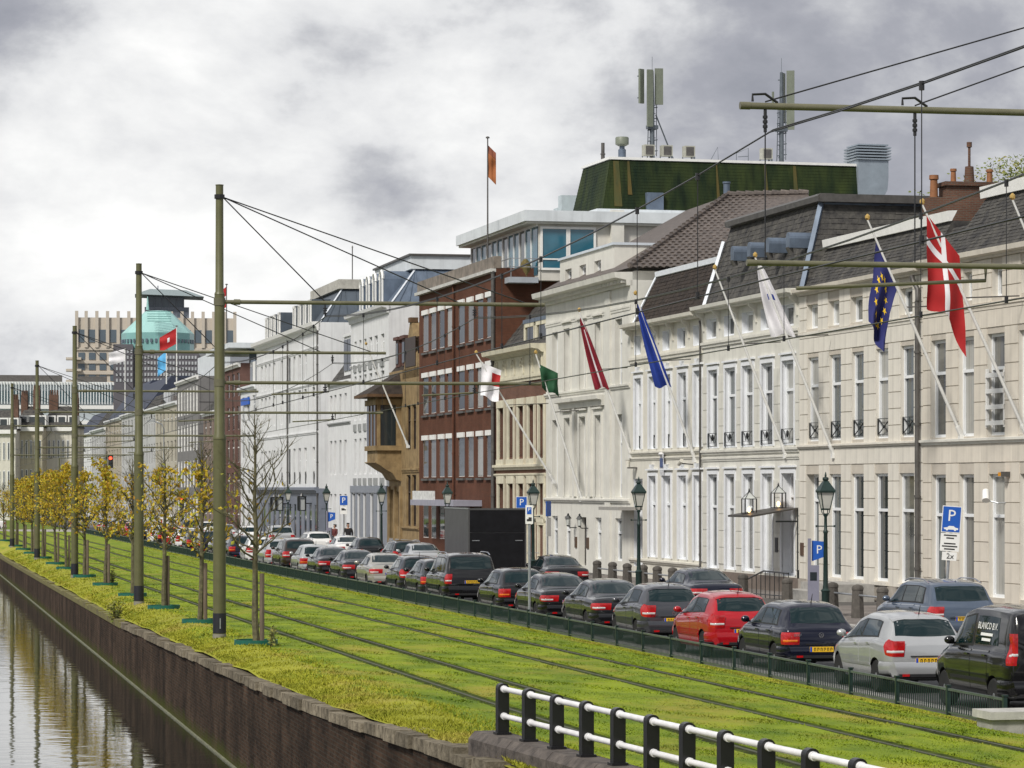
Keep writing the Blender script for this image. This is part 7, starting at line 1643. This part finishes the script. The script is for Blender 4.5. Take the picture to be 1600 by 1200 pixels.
for x in (-.1, .11): g.tube([(x, -.022, zc_ - .27), (x, -.026, zc_ - .27)], .032, 10)
part('car_symbol', g, SIGNW, pl, fix=False)
DK = M('sign black print', (.02, .02, .02), .6, 0)
sp_ = part('sub_plate', G().box(-.25, .25, -.014, .014, zc_ - .84, zc_ - .37), SIGNW, o); part('time_plate', G().box(-.18, .20, -.014, .014, zc_ - 1.08, zc_ - .86), SIGNW, o); letter('2x', .2, o, (.03, -.02, zc_ - .97), mat=DK)
for k, wd in enumerate((.34, .2, 0, .3, .4, .28)):  # print too small to read in the photograph: plain dark lines
    if wd: part('print_line', G().box(-wd / 2, wd / 2, -.018, -.0145, zc_ - .44 - k * .072, zc_ - .405 - k * .072), DK, sp_)
# parking column with pennant
def pcolumn(px, label, h=2.35):
    X = 26.9; Y = Yx(px, X); o = thing('parking_meter', label, 'parking meter', (X, Y, zpv(Y)), -TH - .1)
    part('column', G().box(-.17, .17, -.14, .14, 0, 1.55), M('lilac grey column', (.20, .20, .26), .45, .1, 3), o); part('back_plate', G().box(-.17, -.07, -.12, .12, 1.55, h), MATS['lilac grey column'], o); part('screen', G().box(-.1, .1, -.15, -.141, 1.1, 1.35), GLASS[0], o)
    g = G().add([(-.05, -.02, h - .06), (.40, -.02, h - .10), (.40, -.02, h - .52), (-.05, -.02, h - .68), (-.05, .02, h - .06), (.40, .02, h - .10), (.40, .02, h - .52), (-.05, .02, h - .68)], [(0, 3, 2, 1), (4, 5, 6, 7), (0, 1, 5, 4), (1, 2, 6, 5), (2, 3, 7, 6), (3, 0, 4, 7)]); pn = part('pennant', g, BLUE, o); letter('P', .36, pn, (.17, -.025, h - .34), mat=SIGNW)
pcolumn(1271, 'lilac grey parking column with blue P pennant beside the nearest lantern post'); pcolumn(514, 'small parking column with blue P pennant by the grey shopfront', 2.6)
sign(815, 27.3, 'blue P sign behind the lantern post right of the trailer', zD(785, Dx(815, 27.3)), .5, .52, 0, postm=GUT)
o, pl, z0 = sign(827, 17.95, 'tall grey post with small blue P plate rising from the fence', zD(798, Dx(827, 17.95)), .17, .24, 0); zz = zD(798, Dx(827, 17.95)) - z0
part('sub_plate', G().box(-.11, .11, -.012, .02, zz - .38, zz + .16), SIGNW, o); part('tow_symbol', G().box(-.07, .07, -.02, -.013, zz - .30, zz - .24).box(-.02, .07, -.02, -.013, zz - .24, zz - .19), DK, o)
o, pl, z0 = sign(537, 27.4, 'blue P sign with white plate behind the walking person', zD(782, Dx(537, 27.4)), .52, .62, 0); zz = zD(782, Dx(537, 27.4)) - z0; part('sub_plate', G().box(-.22, .22, -.012, .012, zz - .85, zz - .36), SIGNW, o); part('truck_symbol', G().box(-.14, .05, -.016, -.013, zz - .62, zz - .48).box(.05, .14, -.016, -.013, zz - .62, zz - .54), DK, o)
Y = Yx(857, 27.3); o = thing('parking_sign', 'edge-on blue sign on thin post at the ivory house corner', 'traffic sign', (27.3, Y, zpv(Y)), -TH + 1.15); zt = zD(783, Dx(857, 27.3)) - o.location.z
part('post', G().tube([(0, .04, 0), (0, .04, zt)], .035, 8), STEEL, o); part('sign_plate', G().box(-.25, .25, -.015, .015, zt - .65, zt), BLUE, o); part('sub_plate', G().box(-.25, .25, -.014, .014, zt - 1.5, zt - .7), SIGNW, o)
# traffic lights
RL = M('red signal light', (1, .05, .02), .4, 0, emit=5); SBK = M('signal housing', (.012, .012, .013), .5, .1)
def tlight(px, py, X, label, arm=False):
    D = Dx(px, X); Y = Yx(px, X); o = thing('traffic_light', label, 'traffic light', (X, Y, zpv(Y)), -TH); z = zD(py, D) - o.location.z
    hs = part('housing', G().box(-.22, .22, -.1, .12, z - .95, z + .32), SBK, o); part('red_lens', G().tube([(0, -.12, z), (0, -.16, z)], .15, 12), RL, hs)
    for k in (1, 2): part('dark_lens', G().tube([(0, -.12, z - k * .36), (0, -.15, z - k * .36)], .13, 12), GLASS[0], hs)
    if arm: part('mast', G().tube([(-5, .2, 0), (-5, .2, z), (0, .2, z + .2)], .07, 8), PG, o)
    else: part('post', G().tube([(0, .1, 0), (0, .1, z)], .055, 8), SBK, o)
tlight(173, 716, 20.5, 'overhead red traffic light on a mast arm among the yellow trees', True); tlight(284, 778, 26.9, 'red traffic light left of the second tree'); tlight(314, 779, 26.9, 'red traffic light behind the second tree trunk')
Y = Yx(256, 27.0); o = thing('street_light', 'thin grey modern street light with curved arm', 'street lamp', (27, Y, zpv(Y)), -TH); z = zD(655, Dx(256, 27)); part('post', G().tube([(0, 0, 0), (0, 0, z - .8), (-.2, 0, z - .3), (-1.0, 0, z)], .06, 8), STEEL, o, True); part('lamp_head', G().box(-1.7, -.9, -.12, .12, z - .02, z + .1), STEEL, o)
# bicycles
def bike(px, X, label):
    Y = Yx(px, X); o = thing('bicycle', label, 'bicycle', (X, Y, zpv(Y)), .25)
    for y in (0, 1.08):
        g = G(); g.tube([(0, y + .34 * cos(a), .34 + .34 * sin(a)) for a in [2 * pi * k / 20 for k in range(21)]], .018, 5)
        for k in range(8): a = pi * k / 8; g.tube([(0, y + .34 * cos(a), .34 + .34 * sin(a)), (0, y - .34 * cos(a), .34 - .34 * sin(a))], .003, 3)
        part('wheel', g, TYRE, o)
    part('frame', G().tube([(0, 0, .34), (0, .42, .30), (0, .28, .82), (0, 0, .34)], .018, 5).tube([(0, .42, .30), (0, .92, .78), (0, .98, .95), (0, 1.08, .34)], .02, 5).tube([(0, .3, .78), (0, .92, .80)], .018, 5), BLACK, o)
    part('saddle', G().add([(-.09, .12, .92), (.09, .12, .92), (.02, .40, .9), (-.02, .40, .9), (-.07, .12, .97), (.07, .12, .97), (.015, .40, .94), (-.015, .40, .94)], [(0, 3, 2, 1), (4, 5, 6, 7), (0, 1, 5, 4), (1, 2, 6, 5), (2, 3, 7, 6), (3, 0, 4, 7)]), TRIM, o); part('handlebar', G().tube([(-.3, .82, 1.08), (-.2, .98, 1.1), (.2, .98, 1.1), (.3, .82, 1.08)], .016, 5).tube([(0, .98, .9), (0, .98, 1.1)], .016, 5), STEEL, o)
bike(846, 27.9, 'black bicycle parked behind the lantern post right of the trailer'); bike(880, 27.9, 'black bicycle whose handlebar shows over the black saloon roof')
# ================================================================== PEOPLE
def person(px, X, label, H, seed, coat, leg, bag=False, face=pi):
    Y = Yx(px, X); o = thing('person', label, 'person', (X, Y, zpv(Y)), face); rd = random.Random(seed); s = H / 1.75
    def skin(name, J, E, mat, root=0):
        me = bpy.data.meshes.new(name); me.from_pydata([tuple(v * s for v in j[:3]) for j in J], E, []); ob = bpy.data.objects.new(name, me); COL.objects.link(ob)
        md = ob.modifiers.new('s', 'SKIN'); sv = me.skin_vertices[0].data
        for i, j in enumerate(J): sv[i].radius = (j[3] * s, (j[4] if len(j) > 4 else j[3]) * s); sv[i].use_root = i == root
        ob.modifiers.new('u', 'SUBSURF').levels = 2; dg = bpy.context.evaluated_depsgraph_get(); m2 = bpy.data.meshes.new_from_object(ob.evaluated_get(dg)); bpy.data.objects.remove(ob)
        m2.materials.clear(); m2.materials.append(mat); m2.polygons.foreach_set('use_smooth', [True] * len(m2.polygons)); m2.name = name; return link(name, m2, o)
    J = [(0, 0, .95, .15, .11), (0, 0, 1.15, .15, .11), (0, -.01, 1.38, .17, .11), (0, .0, 1.49, .06, .06), (0, .02, 1.56, .055, .06), (0, .02, 1.66, .085, .10), (0, .01, 1.73, .06, .07),
         (.1, 0, .9, .09), (.11, .12, .5, .062), (.12, .02, .10, .045), (.12, .18, .04, .04, .035), (-.1, 0, .9, .09), (-.11, .08, .5, .062), (-.12, -.22, .14, .045), (-.12, -.10, .05, .04, .035),
         (.2, 0, 1.42, .065), (.27, -.05, 1.14, .048), (.26, .08, .90, .036), (.25, .12, .80, .035, .02), (-.2, 0, 1.42, .065), (-.27, .04, 1.14, .048), (-.24, .2, .95, .036), (-.23, .26, .87, .035, .02)]
    E = [(0, 1), (1, 2), (2, 3), (3, 4), (4, 5), (5, 6), (0, 7), (7, 8), (8, 9), (9, 10), (0, 11), (11, 12), (12, 13), (13, 14), (2, 15), (15, 16), (16, 17), (17, 18), (2, 19), (19, 20), (20, 21), (21, 22)]
    SK = M('skin', (.42, .25, .18), .6, .08); bo = skin('body', J, E, SK)
    jk = [(0, 0, .85, .18, .14), (0, 0, 1.15, .18, .135), (0, -.01, 1.38, .195, .13), (0, 0, 1.48, .08, .08), (.21, 0, 1.42, .08), (.275, -.05, 1.14, .062), (.262, .07, .92, .05), (-.21, 0, 1.42, .08), (-.275, .04, 1.14, .062), (-.242, .19, .96, .05)]
    skin('jacket', jk, [(0, 1), (1, 2), (2, 3), (2, 4), (4, 5), (5, 6), (2, 7), (7, 8), (8, 9)], coat)
    pt = [(0, 0, .95, .155, .12), (.1, 0, .88, .105), (.11, .12, .5, .078), (.12, .03, .13, .062), (-.1, 0, .88, .105), (-.11, .08, .5, .078), (-.12, -.2, .17, .062)]
    skin('trousers', pt, [(0, 1), (1, 2), (2, 3), (0, 4), (4, 5), (5, 6)], leg)
    skin('hair', [(0, -.02, 1.70, .092, .10), (0, -.03, 1.77, .07, .08), (0, -.055, 1.63, .07, .06)], [(0, 1), (0, 2)], M('dark hair', (.03, .02, .015), .7, .2))
    for x in (-.035, .035): part('eye', G().lathe([(.012, -.01), (.012, .01)], 6, (x * s, .115 * s, 1.665 * s)), TRIM, o)
    part('nose', G().add([(-.015 * s, .11 * s, 1.625 * s), (.015 * s, .11 * s, 1.625 * s), (0, .145 * s, 1.63 * s), (0, .11 * s, 1.675 * s)], [(0, 1, 2), (1, 3, 2), (3, 0, 2)]), SK, o)
person(544, 28.3, 'person in black jacket walking on the pavement by the blue P sign', 1.78, 1, M('black jacket', (.012, .012, .014), .8, .2, 5), M('dark trousers', (.02, .022, .03), .8, .2, 5))
person(523, 28.6, 'person in dark red-brown coat standing beside the parking column', 1.62, 2, M('dark red coat', (.10, .02, .02), .8, .2, 5), M('dark trousers', (.02, .022, .03), .8, .2, 5), face=2.2)
# ================================================================== FLAGS
PW = M('white flag pole', (.70, .70, .68), .4, .08, 4)
def star(r): return [(r * (1 if k % 2 == 0 else .4) * sin(pi * k / 5), r * (1 if k % 2 == 0 else .4) * cos(pi * k / 5)) for k in range(10)]
def flag_mesh(P0, pd, hl, fl, fdir, mats, cellfn, nh=16, nf=24, fold=.12, gather=0.0, tail=None, seed=1, cone=0):
    rd = random.Random(seed); ph = rd.uniform(0, 6); fdir = Vector(fdir).normalized(); pd = Vector(pd); nrm = pd.cross(fdir).normalized()
    def fn(a, t):
        sq = 1 - gather * min(1, t * 2.2); am = (a - .35) * sq * ((.12 + .88 * t ** .55) if cone else 1) + .35
        L = fl
        if tail: L = fl * (1 - tail * (1 - abs(2 * a - 1)) * t)
        p = P0 - pd * hl * am + fdir * L * t + nrm * (fold * t ** .6 * sin(9 * a + ph + 2.5 * t) + fold * .5 * sin(5 * t * 2 + ph) * t) + Vector((0, 0, -.06 * t * sin(7 * a + ph)))
        return p
    g = G().grid(fn, nh, nf, 0, cellfn); return g, fn
def facepole(b, px, py, tx, ty, label, over=.5):
    u, D0 = b.hit(px); z0 = b.z(px, py); lo, hi = 0, 8.0
    M4 = b.root.matrix_basis
    for _ in range(40):
        m = (lo + hi) / 2; q = M4 @ Vector((u, -m, 0)); D = depth(q.x, q.y); xx = VX + F * q.x / (CT * D)
        if xx > tx: lo = m
        else: hi = m
    q0 = M4 @ Vector((u, -.02, z0)); q1 = M4 @ Vector((u, -lo, zD(ty, D))); o = thing('flag_pole', label, 'flag pole', tuple(q0)); d = (q1 - q0)
    part('pole', G().tube([(0, 0, 0), tuple(d * .5), tuple(d)], [.055, .05, .03], 10), PW, o, True); part('socket', G().tube([tuple(-d * .01), tuple(d * .05)], .085, 8).box(-.1, .1, -.1, .1, -.12, .05), PW, o, True)
    part('ball', G().lathe([(.02, -.02), (.085, .05), (.085, .12), (.02, .19)], 10, tuple(d)), GOLD, o, True); pd = d.normalized()
    # stay to the wall
    k = .60; part('stay', G().tube([tuple(d * k), tuple(d * k + Vector((lo * k * .9, lo * .08, .1)))], .022, 5), GUT, o)
    return q0, q1, pd
def mkflag(label, P0, pd, hl, fl, fdir, mats, cell, **k):
    g, fn = flag_mesh(P0, pd, hl, fl, fdir, mats, cell, **k); o = part('flag', g, mats, None, True, fix=False, label=label, category='flag'); return o, fn
def cloth(n, c): 
    m = M('flag ' + n, c, .8, .06, 3)
    return m
FR, FWT, FB, FY, FMA, FG, FO = cloth('red', (.36, .010, .012)), cloth('white', (.72, .71, .74)), cloth('dark blue', (.014, .018, .12)), cloth('gold', (.75, .50, .02)), cloth('maroon', (.22, .008, .022)), cloth('green', (.006, .06, .022)), cloth('orange', (.30, .10, .03)); FBL = cloth('royal blue', (.012, .04, .28)); FLB = cloth('light blue', (.10, .38, .68))
LEFT = Vector((-CT, ST, 0)); DOWN = Vector((0, 0, -1))
facepole(b2, 1229, 711, 1117, 421, 'bare white angled flag pole left of the white flag')
q0, q1, pd = facepole(bR, 1304, 711, 1180, 402, 'angled pole carrying the furled white flag'); o, fn = mkflag('furled white flag clinging to its pole above the beige house', q1 - pd * .3 + LEFT * -.35, LEFT * -1, .8, 2.7, -pd + DOWN * .05, [FWT, FBL], lambda i, j: 1 if (9 < j < 12 and i in (4, 5, 9)) else 0, gather=-.1, fold=.14, seed=3, cone=1)
q0, q1, pd = facepole(bRa, 1504, 683, 1355.5, 343.5, 'angled pole carrying the blue star flag')
o, fn = mkflag('dark blue flag with ring of gold stars', q1 - pd * .7, pd, 1.7, 2.5, DOWN + LEFT * .14, [FB], None, fold=.2, seed=5, gather=.3)
def decal(fn, a0, t0, poly, sa, st, off=.012):
    vs = []
    for x, y in poly:
        p = fn(a0 + y * sa, t0 + x * st); vs.append(p)
    n = (vs[2] - vs[0]).cross(vs[5] - vs[0]).normalized(); return vs, n
for sg in (1, -1):
    for k in range(12):
        a = 2 * pi * k / 12; vs, n = decal(fn, .5 + .3 * cos(a), .5 + .28 * sin(a), star(1), .085, .05); c = sum(vs, Vector()) / 10
        part('gold_star', G().add([v + n * sg * .012 for v in vs] + [c + n * sg * .014], [(i, (i + 1) % 10, 10) for i in range(10)]), FY, o, fix=False)
q0, q1, pd = facepole(bRa, 1606, 682, 1441, 319.5, 'angled pole carrying the red and white cross flag')
o, fn = mkflag('red swallow-tailed flag with white cross', q1 - pd * .3, (pd + LEFT * .3).normalized(), 1.65, 2.9, DOWN + LEFT * -.04, [FR, FWT], lambda i, j: 1 if 7 <= i <= 8 or 6 <= j <= 7 else 0, fold=.16, tail=.16, seed=8, gather=-.15)
facepole(bRa, 1738, 682, 1582, 312, 'bare angled flag pole at the right picture edge')
q0, q1, pd = facepole(b3, 1087, 718, 993, 461, 'angled pole carrying the furled royal blue flag'); mkflag('furled royal blue flag clinging to its pole', q1 - pd * .4 + LEFT * -.2, LEFT * -1, .6, 3.6, -pd + DOWN * .1, [FBL], None, gather=-.15, fold=.14, seed=11, cone=1)
q0, q1, pd = facepole(b4, 987, 712, 905, 487, 'angled pole carrying the maroon flag'); mkflag('furled maroon and white flag clinging to its pole', q1 - pd * .3 + LEFT * -.2, LEFT * -1, .6, 3.3, -pd + DOWN * .1, [FMA, FWT], lambda i, j: 1 if 7 <= i <= 8 and j > 3 else 0, gather=-.1, fold=.14, seed=13, cone=1)
q0, q1, pd = facepole(b4, 910, 780, 837, 553, 'angled pole carrying the green flag'); mkflag('small bunched green flag', q1 - pd * .5, (pd * .6 + LEFT).normalized(), 1.0, 1.15, DOWN + LEFT * -.1, [FG], None, gather=.1, fold=.15, seed=15)
q0, q1, pd = facepole(b4, 866, 752, 744, 553, 'angled pole carrying the white and red flag'); mkflag('hanging white and red flag near the brown brick building', q1 - pd * .5, (pd * .6 + LEFT).normalized(), 1.05, 1.6, DOWN + LEFT * .05, [FWT, FR], lambda i, j: 1 if i > 8 and 3 < j < 13 else 0, gather=.1, fold=.16, seed=17)
facepole(b7, 638, 697, 572, 539, 'bare angled flag pole on the ochre house')
def vflag(px, X, ytop, ybot, lab, flab, mats, cell, hl, fl, fdir, seed, r=.05, ytop_f=None):
    D = Dx(px, X); Y = Yx(px, X); z0, z1 = zD(ybot, D), zD(ytop, D); o = thing('flag_mast', lab, 'flag mast', (X, Y, z0)); part('mast', G().tube([(0, 0, 0), (0, 0, z1 - z0)], [r, r * .7], 8), PW if r > .06 else GUT, o, True); part('cap', G().lathe([(r * 2.2, z1 - z0), (r * 2.2, z1 - z0 + .06), (r, z1 - z0 + .1)], 8), GUT, o, True)
    return mkflag(flab, Vector((X, Y, (zD(ytop_f, D) if ytop_f else z1 - .15))), Vector((0, 0, 1)), hl, fl, fdir, mats, cell, seed=seed, fold=.1)
vflag(762, 32.0, 216, 405, 'tall vertical mast on the brown brick roof edge', 'narrow orange flag hanging from the tall roof mast', [FO, cloth('brown', (.20, .06, .03))], lambda i, j: 1 if i < 4 else 0, 1.75, .62, -LEFT + DOWN * .9, 21, .05, 226)
vflag(195.5, 29.4, 543, 640, 'white mast carrying the pale flag on the distant roofs', 'pale flag flying left on the distant roofs', [FWT], None, 1.6, 2.2, LEFT * 1 + DOWN * .28, 23, .08)
vflag(276, 29.9, 510, 600, 'white mast carrying the red emblem flag', 'red flag with small white emblem flying on distant roofs', [FR, FWT], lambda i, j: 1 if 6 <= i <= 9 and 10 <= j <= 12 else 0, 1.7, 2.1, LEFT + DOWN * .55, 25, .07)
vflag(260, 29.8, 546, 600, 'white mast carrying the light blue flag', 'light blue flag hanging under the red one', [FLB], None, 2.1, 1.3, LEFT + DOWN * .9, 27, .07)
vflag(354, 30.2, 445, 545, 'thin mast behind the nearest tram pole', 'red and white flag half hidden by the nearest tram pole', [FR, FWT], lambda i, j: 1 if 7 <= i <= 9 else 0, 1.9, .6, LEFT + DOWN * .8, 29, .06)
# green electrical service box and stones near trees
